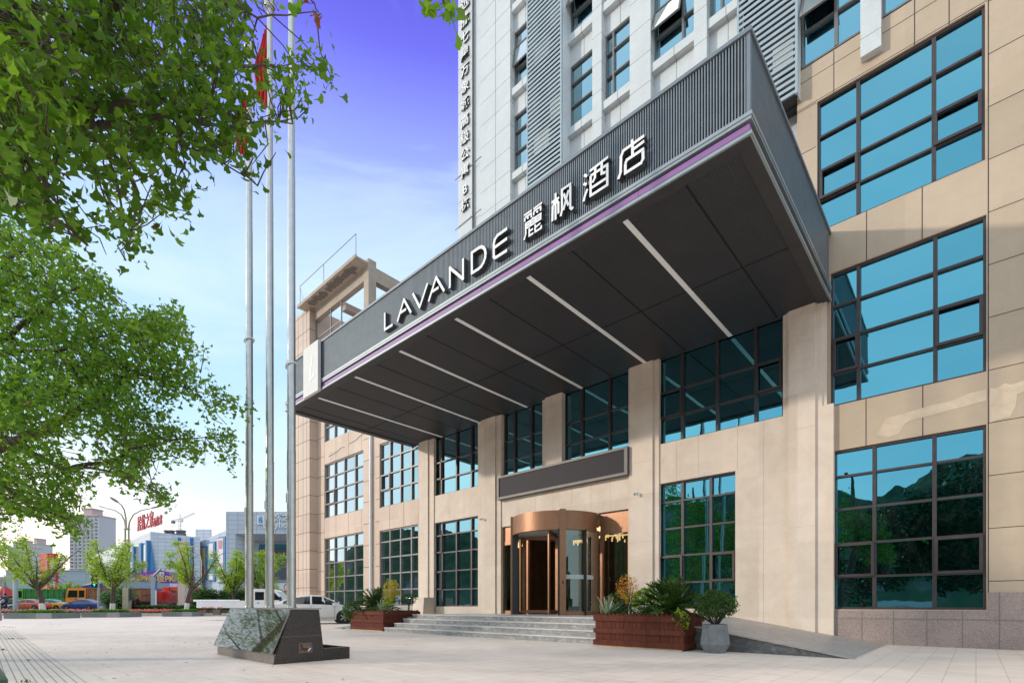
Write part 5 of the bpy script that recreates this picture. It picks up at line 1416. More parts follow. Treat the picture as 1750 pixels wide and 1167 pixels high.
# white pickup
pk = empty('pickup_truck', (*at(446, 33), 0), heading(.985, .17), 'white double cab pickup with drop side bed behind the flagpole plinth', 'pickup')
b = MB(); b.prism([(-.35, .55), (2.75, .5), (2.80, .95), (2.45, 1.12), (1.75, 1.20), (1.05, 1.92), (.85, 1.99), (-.30, 1.99), (-.35, 1.9)], 'y', -.80, .80)
b.build('cab', M_wht, pk, False)
for sg in (1, -1):
    for poly in ([(-.12, 1.28), (.42, 1.28), (.42, 1.80), (-.12, 1.80)], [(.52, 1.28), (1.50, 1.28), (1.0, 1.80), (.52, 1.80)]):
        m3 = MB(); m3.prism(poly, 'y', sg * .80, sg * .806); m3.build('window', M_cargl, pk, False)
    m3 = MB(); m3.box(.0, .16, sg * .803, sg * .83, 1.08, 1.12); m3.build('door_handle', M_black, pk, False)
    m3 = MB(); m3.box(.468, .476, sg * .8, sg * .804, .6, 1.9); m3.build('door_gap', M_under, pk, False)
    m3 = MB(); m3.obox((1.45, sg * .95, 1.35), ((1, 0, 0), (0, 1, 0), (0, 0, 1)), (.05, .09, .14)); m3.build('mirror', M_black, pk, False)
    for x in (1.95, -1.15): wheel(pk, x, sg * .72, .31)
    m3 = MB(); m3.box(2.72, 2.82, sg * .45, sg * .75, .75, .95); m3.build('headlight', M_lamp, pk, False)
m3 = MB(); m3.add([(1.72, -.7, 1.235), (1.72, .7, 1.235), (1.12, .68, 1.85), (1.12, -.68, 1.85)], [(0, 1, 2, 3)]); m3.build('windscreen', M_cargl, pk, False)
b = MB(); b.box(-3.5, -.42, -.86, .86, .78, .84); b.box(-3.5, -.42, -.86, -.82, .84, 1.20); b.box(-3.5, -.42, .82, .86, .84, 1.20); b.box(-3.5, -3.46, -.82, .82, .84, 1.20)
for z in (.93, 1.14): b.box(-3.5, -.42, -.868, -.86, z, z + .03)
b.tube([(-3.52, -.86, 1.22), (-.42, -.86, 1.22)], .022, 6)
b.build('bed', M_wht, pk, False)
b = MB(); b.box(-3.0, 2.6, -.35, -.25, .5, .66); b.box(-3.0, 2.6, .25, .35, .5, .66); b.box(-2.6, -2.2, -.78, -.5, .35, .70); b.box(-3.1, -3.0, -.8, .8, .55, .68); b.build('chassis', plain('dusty_chassis', (.16, .13, .10), .9, 0, .3, 6), pk, False)
for x in (-3.2, -2.8, -2.3): b = MB(); b.box(x, x + .3, -.868, -.866, .80, .835); b.build('reflector', M_red, pk, False)
b = MB(); b.tube([(-3.9, -.3, 1.24), (-1.2, -.3, 1.24)], .06, 8); tag(b.build('white_pipe', M_wht, None), 'white pipe bundle lying on the pickup bed', 'pipe')
bpy.data.objects['white_pipe'].location = pk.location; bpy.data.objects['white_pipe'].rotation_euler = pk.rotation_euler
# trucks
def truck_cab(e, mat, x0, L_, hgt, zb=.55):
    b = MB(); b.prism([(x0, zb), (x0 + L_, zb), (x0 + L_ + .05, 1.5), (x0 + L_ - .22, hgt - .12), (x0 + L_ - .4, hgt), (x0, hgt)], 'y', -1.22, 1.22); c = b.build('cab', mat, e, False)
    for sg in (1, -1):
        for poly in ([(x0 + L_ * .42, 1.75), (x0 + L_ - .22, 1.75), (x0 + L_ - .42, hgt - .32), (x0 + L_ * .42, hgt - .32)], [(x0 + .18, 1.75), (x0 + L_ * .34, 1.75), (x0 + L_ * .34, hgt - .32), (x0 + .18, hgt - .32)]):
            m3 = MB(); m3.prism(poly, 'y', sg * 1.22, sg * 1.235); m3.build('window', M_cargl, e, False)
        m3 = MB(); m3.box(x0 + L_ * .38, x0 + L_ * .385 + .01, sg * 1.22, sg * 1.226, zb + .1, hgt - .2); m3.box(x0 + L_ * .45, x0 + L_ * .45 + .25, sg * 1.22, sg * 1.25, 1.5, 1.56); m3.build('door_trim', M_black, e, False)
        m3 = MB(); m3.box(x0 + L_ + .0, x0 + L_ + .25, sg * 1.3, sg * 1.42, 1.7, 2.5); m3.build('mirror', M_black, e, False)
    m3 = MB(); m3.add([(x0 + L_ + .04, -1.08, 1.58), (x0 + L_ + .04, 1.08, 1.58), (x0 + L_ - .205, 1.05, hgt - .18), (x0 + L_ - .205, -1.05, hgt - .18)], [(0, 1, 2, 3)]); m3.build('windscreen', plain('pale_screen', (.25, .32, .34), .1) if 'pale_screen' not in MATS else MATS['pale_screen'], e, False)
    m3 = MB(); m3.box(x0 - .1, x0 + L_ + .12, -1.2, 1.2, .35, .62); m3.box(x0 + L_ + .03, x0 + L_ + .1, -.9, .9, .8, 1.35); m3.build('bumper', M_black, e, False)
    return c
M_grn = paint('truck_green', (.10, .40, .03), .4); M_grnd = plain('dump_body_green', (.03, .20, .035), .5, 0, .2, 2); M_org = paint('truck_orange', (.80, .25, .012), .4); M_rdt = paint('truck_red', (.60, .03, .025), .4)
def dump_truck(px, f, z, mcab, mbody, label, body_len=6.6, rz=None):
    e = empty('dump_truck', W3(px, f, z), heading(-1, 0) if rz is None else rz, label, 'truck')
    truck_cab(e, mcab, 2.3, 2.75, 3.05)
    b = MB(); b.box(-body_len + 2.1, 2.1, -1.22, 1.22, 1.15, 3.0)
    for k in range(9): x = -body_len + 2.15 + (body_len - .2) / 8 * k; b.box(x, x + .10, -1.30, 1.30, 1.1, 3.02)
    for zz in (1.15, 2.0, 2.92): b.box(-body_len + 2.1, 2.1, -1.29, 1.29, zz, zz + .12)
    b.box(1.9, 2.9, -1.1, 1.1, 2.98, 3.08); b.build('dump_body', mbody, e, False)
    b = MB(); b.box(-body_len + 2.2, 4.2, -.5, .5, .6, 1.1); b.build('chassis', M_under, e, False)
    for x in (3.4, 1.2, -2.4, -3.7):
        for y in (-1.0, 1.0): wheel(e, x, y, .5, .32, 6)
    return e
dump_truck(80, 74, RZ, M_grn, M_grnd, 'bright green dump truck with dark green ribbed body behind the first young tree')
dump_truck(187, 71, RZ, M_org, plain('dump_body_brown', (.28, .12, .05), .7, 0, .3, 2), 'orange cab truck facing left behind the blue sedan', 7.5)
e = empty('crane_truck', W3(285, 73, RZ), heading(-1, 0), 'red crane truck behind the clipped hedge and the third young tree', 'truck')
truck_cab(e, M_rdt, .9, 2.0, 2.75)
b = MB(); b.box(-3.4, .7, -1.2, 1.2, 1.0, 1.5); b.box(-3.2, -1.3, -1.15, 1.15, 1.5, 2.5); b.build('deck', plain('crane_deck', (.32, .05, .04), .6, 0, .3, 3), e, False)
b = MB(); b.box(.0, .7, -1.1, 1.1, .9, 2.6); b.box(-.5, .1, -.3, .3, 1.4, 3.2); b.build('crane_column', M_rdt, e, False)
b = MB(); b.obox((-1.5, -.2, 3.05), ((1, 0, -.03), (0, 1, 0), (.03, 0, 1)), (2.1, .25, .27)); b.obox((-2.8, -.2, 3.05), ((1, 0, -.03), (0, 1, 0), (.03, 0, 1)), (1.6, .2, .2)); b.build('boom', paint('boom_red', (.75, .06, .02), .4), e, False)
b = MB(); b.box(-.55, -.1, -1.15, -.4, 1.5, 2.9); b.box(-.9, -.5, -1.0, -.6, 1.0, 1.6); b.tube([(-.3, -.9, 2.6), (-.8, -.9, 3.2), (.2, -.8, 3.3)], .07, 6); b.build('winch', M_black, e, False)
for x in (2.0, -1.6, -2.8):
    for y in (-1.0, 1.0): wheel(e, x, y, .48, .3, 6)
# motorcycle with its rider
mc = empty('motorcycle', W3(9, 47.8, RZ), heading(-1, .1), 'dark motorcycle on the road at the far left edge', 'motorcycle')
wheel(mc, .65, .001, .30, .12, 9); wheel(mc, -.62, .001, .30, .14, 9)
b = MB(); b.tube([(.65, 0, .3), (.45, 0, .85), (.38, 0, 1.05)], .035, 8); b.tube([(.38, -.33, 1.08), (.38, .33, 1.08)], .02, 6); b.build('fork', M_chrome, mc, False)
b = MB(); b.tube([(-.6, 0, .32), (-.1, 0, .45), (.42, 0, .8)], .05, 8); b.ball((0, 0, .48), .17, 10); b.build('frame', M_black, mc, False)
b = MB(); b.ball((.18, 0, .83), .20, 12, 0, (1.3, .8, .75)); b.build('fuel_tank', paint('tank_red', (.25, .02, .03)), mc, False)
b = MB(); b.ball((-.35, 0, .82), .30, 12, 0, (1.4, .6, .3)); b.build('seat', M_black, mc, False)
b = MB(); b.ball((.55, 0, .92), .10, 10); b.build('headlight', M_lamp, mc, False)
b = MB(); b.box(-.95, -.55, -.22, .22, .85, 1.2); b.build('luggage_box', M_black, mc, False)
def figure(name, loc, rz, joints, edges, radii, mat, label, head, hair=None, group=None, hands=()):
    """a continuous skinned body; hands get a palm with five finger chains"""
    e = empty(name, loc, rz, label, 'person', group); J = list(joints); E_ = list(edges); R_ = list(radii)
    for hi, fw, up in hands:
        p = Vector(J[hi]); fw = Vector(fw).normalized(); sd = fw.cross(Vector(up)).normalized()
        J.append(tuple(p + fw * .05)); R_.append(.026); pi_ = len(J) - 1; E_.append((hi, pi_))
        for k in range(4):
            a = p + fw * .09 + sd * (-.030 + .02 * k); c = a + fw * (.035, .045, .042, .03)[k]; d = c + (fw * .5 - Vector(up)).normalized() * .03
            for q, r in ((a, .010), (c, .009), (d, .007)): J.append(tuple(q)); R_.append(r)
            n = len(J); E_ += [(pi_, n - 3), (n - 3, n - 2), (n - 2, n - 1)]
        a = p + fw * .03 - sd * .045; c = a + (fw - sd * .6).normalized() * .04
        J += [tuple(a), tuple(c)]; R_ += [.011, .008]; n = len(J); E_ += [(pi_, n - 2), (n - 2, n - 1)]
    me = bpy.data.meshes.new('body'); me.from_pydata(J, E_, []); ob = bpy.data.objects.new('body', me); COL.objects.link(ob)
    sk = ob.modifiers.new('s', 'SKIN'); sub = ob.modifiers.new('d', 'SUBSURF'); sub.levels = 1; sub.render_levels = 1
    for i, v in enumerate(me.skin_vertices[0].data): v.radius = (R_[i], R_[i]); v.use_root = (i == 0)
    dg = bpy.context.evaluated_depsgraph_get(); dg.update(); m2_ = bpy.data.meshes.new_from_object(ob.evaluated_get(dg)); bpy.data.objects.remove(ob)
    m2_.materials.clear(); m2_.materials.append(mat)
    for p in m2_.polygons: p.use_smooth = True
    o2 = bpy.data.objects.new('body', m2_); COL.objects.link(o2); o2.parent = e
    hc = Vector(head); sk_ = MATS.get('skin') or plain('skin', (.55, .34, .25), .6)
    b = MB(); b.ball(hc, .105, 14, 0, (.95, .80, 1.15)); b.ball(hc + Vector((.10, 0, -.01)), .018, 6, 0, (1.2, .8, 1.3)); b.ball(hc + Vector((.0, .085, -.01)), .022, 6); b.ball(hc + Vector((0, -.085, -.01)), .022, 6)
    b.tube([hc - Vector((0, 0, .08)), hc - Vector((.02, 0, .2))], .05, 8); h_ = b.build('head', sk_, e, False)
    b = MB(); b.ball(hc + Vector((.093, .032, .012)), .011, 6); b.ball(hc + Vector((.093, -.032, .012)), .011, 6); b.box(hc.x + .085, hc.x + .098, hc.y - .02, hc.y + .02, hc.z - .056, hc.z - .05); b.build('face_features', M_under, h_, False)
    b = MB(); b.ball(hc + Vector((-.018, 0, .035)), .118, 14, 0, (.98, .86, 1.0)); b.build('hair' if hair is None else hair, M_under, h_, False)
    return e
figure('person', W3(9, 47.8, RZ), heading(-1, .1),
  [(-.25, 0, .95), (-.2, 0, 1.18), (-.08, 0, 1.40), (-.05, .19, 1.38), (.08, .30, 1.18), (.32, .30, 1.10), (-.05, -.19, 1.38), (.08, -.30, 1.18), (.32, -.30, 1.10),
   (-.2, .12, .90), (.18, .20, .82), (.05, .20, .42), (.18, .20, .36), (-.2, -.12, .90), (.18, -.20, .82), (.05, -.20, .42), (.18, -.20, .36), (-.04, 0, 1.50)],
  [(0, 1), (1, 2), (2, 3), (3, 4), (4, 5), (2, 6), (6, 7), (7, 8), (0, 9), (9, 10), (10, 11), (11, 12), (0, 13), (13, 14), (14, 15), (15, 16), (2, 17)],
  [.17, .17, .17, .085, .055, .035, .085, .055, .035, .11, .08, .055, .045, .11, .08, .055, .045, .055], plain('dark_jacket', (.03, .035, .05), .8), 'person in dark jacket and helmet riding the motorcycle', (.02, 0, 1.63), 'helmet', hands=((5, (1, 0, -.1), (0, 0, 1)), (8, (1, 0, -.1), (0, 0, 1))))
q = at(-9, 15.2)
figure('person', (*q, 0), heading(1, .2),
  [(0, 0, .62), (0, 0, .80), (0, 0, 1.0), (0, .13, .99), (0, .17, .78), (.03, .18, .60), (0, -.13, .99), (0, -.17, .78), (.03, -.18, .60), (0, .075, .58), (.02, .08, .32), (0, .08, .06), (.10, .08, .03), (0, -.075, .58), (.02, -.08, .32), (0, -.08, .06), (.10, -.08, .03), (0, 0, 1.06)],
  [(0, 1), (1, 2), (2, 3), (3, 4), (4, 5), (2, 6), (6, 7), (7, 8), (0, 9), (9, 10), (10, 11), (11, 12), (0, 13), (13, 14), (14, 15), (15, 16), (2, 17)],
  [.11, .10, .11, .055, .038, .026, .055, .038, .026, .075, .05, .038, .03, .075, .05, .038, .03, .04], plain('pale_shirt', (.5, .42, .38), .8), 'small dark haired person cut by the left edge of the view', (0, 0, 1.20), hands=((5, (.1, 0, -1), (1, 0, 0)), (8, (.1, 0, -1), (1, 0, 0))))

# ================================================================== STREET FURNITURE AND YOUNG TREES
def young_tree(px, f, hgt, spread, lean, label, seed, plabel=None, planter=True, pw=3.4, bias=None, ph=.40, trunkr=.16, dens=1.):
    z0 = ph if planter else .2
    e = empty('young_ginkgo', W3(px, f, z0), TH, label, 'tree'); rg = random.Random(seed); ng = np.random.default_rng(seed)
    b = MB(); fork = hgt * .34
    b.tube([(0, 0, -.1), (lean * .3, 0, fork * .5), (lean, 0, fork)], [trunkr * 1.25, trunkr, trunkr * .95], 10); b.build('trunk', M_bark, e, False)
    b = MB(); b.tube([(0, 0, -.05), (lean * .25, 0, fork * .36)], [trunkr * 1.32, trunkr * 1.13], 10, cap=False); b.build('lime_wash', M_lime, e, False)
    b = MB(); pts = []; tips = []
    nl = 7
    for k in range(nl):
        a = 6.28 * k / nl + rg.uniform(-.3, .3); L_ = hgt * rg.uniform(.50, .72); el = math.radians(rg.uniform(38, 78))
        p = Vector((lean, 0, fork - rg.uniform(0, .35))); d = Vector((math.cos(a) * math.cos(el) * spread, math.sin(a) * math.cos(el) * spread, math.sin(el))).normalized(); line = [p.copy()]
        for i in range(7):
            p = p + d * L_ / 7; line.append(p.copy()); d = (d + Vector((rg.uniform(-.16, .16), rg.uniform(-.16, .16), .05))).normalized()
            if i > 0:
                for _ in range(3):
                    sd = Vector((rg.uniform(-1, 1), rg.uniform(-1, 1), rg.uniform(-.5, .5))).normalized(); l2 = rg.uniform(.35, 1.05) * (1.2 - i * .09) * spread
                    q = p + sd * l2; b.tube([p, p.lerp(q, .5) + Vector((0, 0, .06)), q], [.022, .014, .006], 4, cap=False)
                    for s_ in np.linspace(.2, 1, 7): pts.append(p.lerp(q, s_))
            pts.append(p.copy())
        b.tube(line, [trunkr * .5 * (1 - .125 * i) + .008 for i in range(8)], 7, cap=False)
    b.build('limb', M_bark, e, False)
    P_ = np.array([tuple(p) for p in pts]); n = int(9 * dens)
    if bias is not None: P_ = P_[(P_[:, 0] < bias) | (ng.random(len(P_)) < .025)]
    P_ = np.repeat(P_, n, axis=0) + ng.normal(size=(len(P_) * n, 3)) * .14
    leaves('crown', P_, .115, M_young, e, FAN, .5, .1, .4, None, ng)
    if planter:
        t_ = empty('tree_planter', W3(px, f, 0), TH, plabel, 'planter', 'stone planters round the young trees')
        b = MB(); w = pw / 2; 
        for q in ((-w, w, -1.2, -1.0), (-w, w, 1.0, 1.2)): b.box(*q, 0, ph)
        b.box(-w, -w + .2, -1.0, 1.0, 0, ph); b.box(w - .2, w, -1.0, 1.0, 0, ph)
        b.box(w * .35, w + .002, -1.203, -1.19, 0.002, ph - .002, 1); b.build('kerb_block', [M_plantkerb, plain('pale_planter_stone', (.24, .25, .245), .5, 0, .2, 2) if 'pale_planter_stone' not in MATS else MATS['pale_planter_stone']], t_, False)
        b = MB(); b.box(-w + .2, w - .2, -1, 1, 0, ph - .04); b.build('soil', M_soil, t_, False)
        pp = np.stack([ng.uniform(-w + .55, w - .75, 2600), ng.uniform(-.95, .95, 2600), ng.uniform(ph - .06, ph + .16, 2600)], 1)
        tag(leaves('ground_cover', pp, .12, M_lime2 if False else M_lime3, t_, OVAL, .4, -.6, .3, None, ng), kind='stuff')
    return e
M_lime3 = leafmat('ground_cover_leaf', [(.05, .16, .015), (.10, .26, .02), (.18, .36, .04)], .35)
young_tree(74, 37, 5.6, 1.15, -.45, 'young ginkgo nearest the red banner, its trunk leaning and lime washed', 41, 'low dark stone planter under the leaning tree by the red banner', True, 3.4, dens=.95, bias=-.15)
young_tree(192, 41, 5.8, 1.15, .1, 'young ginkgo between the traffic light and the lamp post', 42, 'low dark stone planter next to the lamp post', True, 3.0, dens=.8)
young_tree(318, 44.2, 6.2, 1.1, .45, 'young ginkgo standing left of the white pickup', 43, 'low dark stone planter left of the white pickup', True, 2.5, .36)
young_tree(448, 52, 6.4, 1.2, 0, 'young ginkgo behind the white pickup cab', 44, None, False)
young_tree(120, 80, 4.4, .8, 0, 'thin young tree behind the dump truck beside the red banner', 45, None, False, dens=.7)
young_tree(402, 50.5, 6.0, 1.2, -.2, 'young ginkgo behind the pickup bed', 46, None, False, dens=.8)
M_pole = plain('grey_green_pole', (.33, .40, .40), .5, .2, .1, 1); M_lamppole = plain('olive_lamp_pole', (.34, .33, .24), .45, .3, .15, 1); M_lamphead = plain('lamp_head', (.55, .56, .56), .4, .4)
e = empty('street_lamp', W3(217, 47.5, .22), TH, 'twin tube street lamp with three curved arms', 'street lamp')
b = MB(); b.box(-.28, .28, -.2, .2, 0, 2.4); b.build('base_column', M_lamppole, e, False)
b = MB()
for x in (-.16, .16): b.tube([(x, 0, 2.3), (x, 0, 7.9)], .085, 10)
for z in (3.2, 5.0, 6.8, 7.85): b.box(-.26, .26, -.11, .11, z, z + .09)
b.build('twin_tube', M_lamppole, e, False)
for dx, dy in ((1, .15), (-1, .1), (.05, -1)):
    b = MB(); L_ = 2.6; pts = [(dx * .12, dy * .12, 7.8), (dx * .22, dy * .22, 8.6), (dx * .55, dy * .5, 9.25), (dx * 1.2, dy * 1.0, 9.65), (dx * 2.0, dy * 1.5, 9.85)]
    if abs(dx) < .5: pts = [(0, -.1, 7.8), (0, -.12, 8.8), (.02, -.35, 9.6), (.03, -.7, 10.0), (.03, -1.0, 10.1)]
    b.tube(pts, [.075, .07, .06, .05, .045], 8); arm = b.build('arm', M_lamppole, e, False)
    b = MB(); p = Vector(pts[-1]); d = (p - Vector(pts[-2])).normalized(); sdv = d.cross(Vector((0, 0, 1))).normalized(); n = 12
    vs = []
    for s_, w_, h_ in ((0, .05, .05), (.25, .16, .10), (.6, .20, .10), (.95, .14, .06), (1.1, .02, .02)):
        for k in range(n): a = 6.283 * k / n; vs.append(p + d * s_ + sdv * w_ * math.cos(a) + Vector((0, 0, 1)) * (h_ * math.sin(a) if math.sin(a) > 0 else h_ * .4 * math.sin(a)))
    b.add(vs, [(i * n + k, i * n + (k + 1) % n, (i + 1) * n + (k + 1) % n, (i + 1) * n + k) for i in range(4) for k in range(n)], 0, True); b.build('lamp_head', M_lamphead, arm, False)
b = MB(); b.box(-.35, .25, -.25, -.1, 5.15, 5.38); b.build('plate', M_whites, e, False)
b = MB(); b.box(.28, .45, -.2, 0, 1.2, 2.3); b.build('meter_box', M_black, e, False)
e = empty('traffic_signal', W3(168.5, 48.5, .22), TH, 'traffic signal on a grey pole with its green arrow lit', 'traffic light')
b = MB(); b.tube([(0, 0, 0), (0, 0, 4.4)], .085, 10); b.build('pole', M_pole, e, False)
b = MB(); b.box(-.52, -.06, -.15, .15, 2.45, 3.95); b.box(-.1, .1, -.06, .06, 2.7, 2.78); b.box(-.1, .1, -.06, .06, 3.6, 3.68); b.build('signal_housing', M_black, e, False)
for k in range(3):
    b = MB(); c_ = (-.29, -.16, 2.72 + .48 * k); b.tube([(c_[0], -.14, c_[2]), (c_[0], -.30, c_[2])], .20, 14, cap=False); b.build('visor', M_black, e, False)
b = MB(); b.bar((-.40, -.17, 2.76), (-.18, -.17, 2.76), .05, .02, 0, (0, 1, 0)); b.bar((-.30, -.172, 2.60), (-.165, -.172, 2.76), .06, .02, 0, (0, 1, 0)); b.build('green_arrow', emit('green_light', (.05, .9, .55), 1.6), e, False)
e = empty('grey_mast', W3(26.5, 46.5, .22), TH, 'thick blue-grey mast rising into the ginkgo leaves at far left', 'pole')
b = MB(); b.tube([(0, 0, 0), (0, 0, 6.5)], [.19, .165], 14); b.tube([(0, 0, 5.9), (-1, 0, 6.2), (-6, 0, 6.6)], [.10, .09, .06], 10); b.build('mast', M_pole, e, False)
b = MB(); b.lathe([(.3, 0), (.3, .04), (.2, .05)], n=14, smooth=False); b.build('flange', M_pole, e, False)
e = empty('camera_mast', W3(262, 64, .33), TH, 'grey traffic mast with an arm slanting up to the right above the red truck', 'pole')
b = MB(); b.box(-.19, .19, -.19, .19, 0, 4.55); b.build('mast', M_pole, e, False); b = MB(); b.bar((0, 0, 4.35), (2.0, -1.5, 5.15), .2, .2); b.build('arm', M_pole, e, False)
e = empty('marker_post', W3(266.5, 58, .33), 0, 'thin white marker post in front of the red truck', 'post'); b = MB(); b.tube([(0, 0, 0), (0, 0, 2.4)], .07, 10); b.build('post', M_whites, e, False); b = MB(); b.box(-.1, .1, -.1, .1, 2.4, 3.3); b.build('blue_cap', paint('cap_blue', (.12, .18, .45)), e, False)
e = empty('stone_pillar', W3(313.5, 57, .33), TH, 'pale pink stone pillar rising behind the third young tree', 'pillar'); b = MB(); b.box(-.38, .38, -.38, .38, 0, 7.6); b.box(-.44, .44, -.44, .44, 7.6, 7.8); b.build('shaft', plain('pink_stone', (.66, .50, .42), .7), e, False)
e = empty('street_lamp', W3(344, 54, .33), TH, 'single arm street lamp behind the third young tree', 'street lamp'); b = MB(); b.tube([(0, 0, 0), (0, 0, 5.3), (-.2, 0, 6.2), (-.7, 0, 6.7)], [.08, .06, .05, .045], 8); b.build('pole', M_lamphead, e, False); b = MB(); b.ball((-1.05, 0, 6.85), .42, 12, 0, (1, .4, .3)); b.build('lamp_head', M_lamphead, e, False)
# boulder, sign box, striped stall
b = MB(); b.ball((0, 0, .25), .62, 14, 0, (1, .8, .75)); e = tag(b.build('boulder', plain('boulder_stone', (.33, .30, .27), .9, 0, .3, 3, bmp=.5), None), 'rounded grey boulder beside the traffic signal pole', 'boulder'); e.location = W3(176, 51, .2)
e = empty('notice_box', W3(3, 52, .33), TH, 'plain grey sign box on legs at the left edge', 'sign'); b = MB(); b.box(-1.3, .36, -.1, .1, 2.55, 3.5); b.build('panel', plain('box_grey', (.25, .28, .26), .6), e, False)
for x in (-1.1, .2): b = MB(); b.box(x - .04, x + .04, -.04, .04, 0, 2.55); b.build('leg', M_pole, e, False)
e = empty('market_stall', W3(-4, 62, .33), TH, 'red and white striped market stall canopy at the left edge', 'stall')
b = MB()
for k in range(9): x = -2.0 + .36 * k; b.add([(x, -1.3, 1.75), (x + .36, -1.3, 1.75), (x * .55 + .2, 0, 3.15), (x * .55 + .4, 0, 3.15)], [(0, 1, 3, 2)], k % 2 + (2 if k == 5 else 0) - (1 if k == 5 else 0)); b.box(x, x + .36, -1.31, -1.29, 1.45, 1.75, (k + 1) % 2)
b.add([(1.24, -1.3, 1.75), (1.3, 1.3, 1.75), (.9, 0, 3.15)], [(0, 1, 2)], 0); b.build('awning', [plain('awning_red', (.65, .06, .05), .7), plain('awning_white', (.75, .72, .70), .7), plain('awning_blue', (.1, .2, .5), .7)], e, False)
for x in (-1.8, 1.1): b = MB(); b.box(x, x + .06, -1.25, -1.19, 0, 1.75); b.build('leg', M_chrome, e, False)
b = MB(); b.box(-1.7, 1.2, -.9, .6, 0, .95); b.build('counter', M_whites, e, False)
# flower bed, hedges, shrubs
def local_pts(n, r0, r1, f0, f1, z0, z1, rg):
    r = rg.uniform(r0, r1, n); f = rg.uniform(f0, f1, n); z = rg.uniform(z0, z1, n); return np.stack([C * r - S * f, S * r + C * f, z], 1)
rg = np.random.default_rng(77)
fb = tag(leaves('flower_bed', local_pts(9000, -56, -24, 45.0, 49.6, .22, .40, rg), .17, M_hedge, None, OVAL, .4, -.4, .3, None, rg), kind='stuff')
fl = tag(leaves('bedding_flowers', local_pts(5200, -56, -30.5, 45.0, 49.6, .40, .55, rg), .15, M_flower, None, OVAL, .9, 0, .3, None, rg), kind='stuff')
fl = tag(leaves('bedding_flowers', local_pts(1500, -34, -27.6, 45.0, 48, .36, .50, rg), .13, M_redfl, None, OVAL, .9, 0, .3, None, rg), kind='stuff')
def shrub_at(name, px, f, w, d, h, n, size, mat, label, seed, box=False, z0=.2, cat='shrub'):
    e = empty(name, W3(px, f, z0), TH, label, cat); r_ = np.random.default_rng(seed); m3 = MB()
    for k in range(4): m3.tube([(w * (k - 1.5) * .2, 0, 0), (w * (k - 1.5) * .3, 0, h * .6)], [.06, .03], 6)
    m3.build('stem', M_bark, e, False)
    if box: p = np.stack([r_.uniform(-w, w, n), r_.uniform(-d, d, n), r_.uniform(.02, h, n)], 1); p[: n // 2, 2] = h - np.abs(r_.normal(0, .05, n // 2)); p[n // 2: 3 * n // 4, 1] = -d - np.abs(r_.normal(0, .04, len(p[n // 2: 3 * n // 4])))
    else:
        cc = blob((0, 0, h * .5), (w * .8, d * .8, h * .42), 26, r_, .3); p = np.concatenate([blob(q, (w * .3, d * .3, h * .2), n // 26, r_, .3) for q in cc]); p = p[p[:, 2] > 0]
    leaves('foliage', p, size, mat, e, OVAL, .5, 0, .35, None, r_)
M_bushp = leafmat('pale_bush_leaf', [(.06, .15, .05), (.12, .24, .09), (.22, .36, .16)], .3)
M_darkred = leafmat('dark_red_leaf', [(.05, .015, .02), (.09, .03, .035)], .2)
shrub_at('rounded_shrub', 205, 51.5, 1.9, 1.2, 2.9, 5200, .20, M_bushp, 'large pale green shrub behind the second young tree', 51)
shrub_at('rounded_shrub', 231, 50.5, .8, .8, 1.4, 1500, .16, M_darkred, 'dark purple-red shrub beside the lamp post', 52)
shrub_at('clipped_hedge', 278, 50.5, 2.4, .5, .72, 5000, .13, M_hedge, 'low clipped hedge in front of the red crane truck', 53, True, cat='hedge')
shrub_at('rounded_shrub', 352, 51.5, 2.0, 1.4, 2.6, 5200, .20, M_hedge, 'dark green shrub left of the white pickup', 54)
shrub_at('rounded_shrub', 398, 52.5, 1.9, 1.4, 2.7, 4800, .20, M_bushp, 'mid green shrub behind the pickup bed', 55)
shrub_at('clipped_hedge', 352, 49.5, 3.4, .5, .7, 5000, .14, M_hedge, 'low hedge between the third young tree and the pickup', 56, True, cat='hedge')
shrub_at('rounded_shrub', 470, 53.5, 2.2, 1.4, 2.5, 4000, .20, M_young, 'yellow-green shrub behind the pickup cab', 57)

# ================================================================== FAR BUILDINGS
def facade_tiles(name, c1, c2, line, bw, bh, ms=.03):
    m, t, b, N, L = nt(name)
    tc = N.new('ShaderNodeTexCoord'); sp = N.new('ShaderNodeSeparateXYZ'); L.new(tc.outputs['Object'], sp.inputs[0])
    ad = N.new('ShaderNodeMath'); ad.operation = 'ADD'; L.new(sp.outputs[0], ad.inputs[0]); L.new(sp.outputs[1], ad.inputs[1])
    cb = N.new('ShaderNodeCombineXYZ'); L.new(ad.outputs[0], cb.inputs[0]); L.new(sp.outputs[2], cb.inputs[1])
    br = N.new('ShaderNodeTexBrick'); L.new(cb.outputs[0], br.inputs['Vector']); br.offset = 0; br.inputs['Scale'].default_value = 1
    br.inputs['Brick Width'].default_value = bw; br.inputs['Row Height'].default_value = bh; br.inputs['Mortar Size'].default_value = ms
    br.inputs['Color1'].default_value = (*c1, 1); br.inputs['Color2'].default_value = (*c2, 1); br.inputs['Mortar'].default_value = (*line, 1)
    L.new(br.outputs['Color'], b.inputs['Base Color']); b.inputs['Roughness'].default_value = .5
    return m
M_mall = facade_tiles('mall_cladding', (.60, .63, .67), (.68, .71, .74), (.34, .38, .43), 2.2, 1.1, .05)
M_mall2 = facade_tiles('mall_cladding_grey', (.46, .52, .58), (.52, .58, .64), (.27, .32, .38), 2.2, 1.1, .05)
M_mblue = plain('mall_blue', (.035, .20, .42), .5); M_mdark = plain('mall_dark', (.10, .11, .125), .6); M_mglass = plain('mall_glass', (.05, .25, .34), .1, 0, .2, .3)
M_bann = plain('banner_white', (.75, .74, .73), .7, 0, .1, .5); M_sred = plain('sign_red', (.50, .05, .06), .6)
mall = empty('shopping_mall', W3(258, 150, 0), TH, 'long pale tiled shopping mall with blue fins and red rooftop characters', 'building')
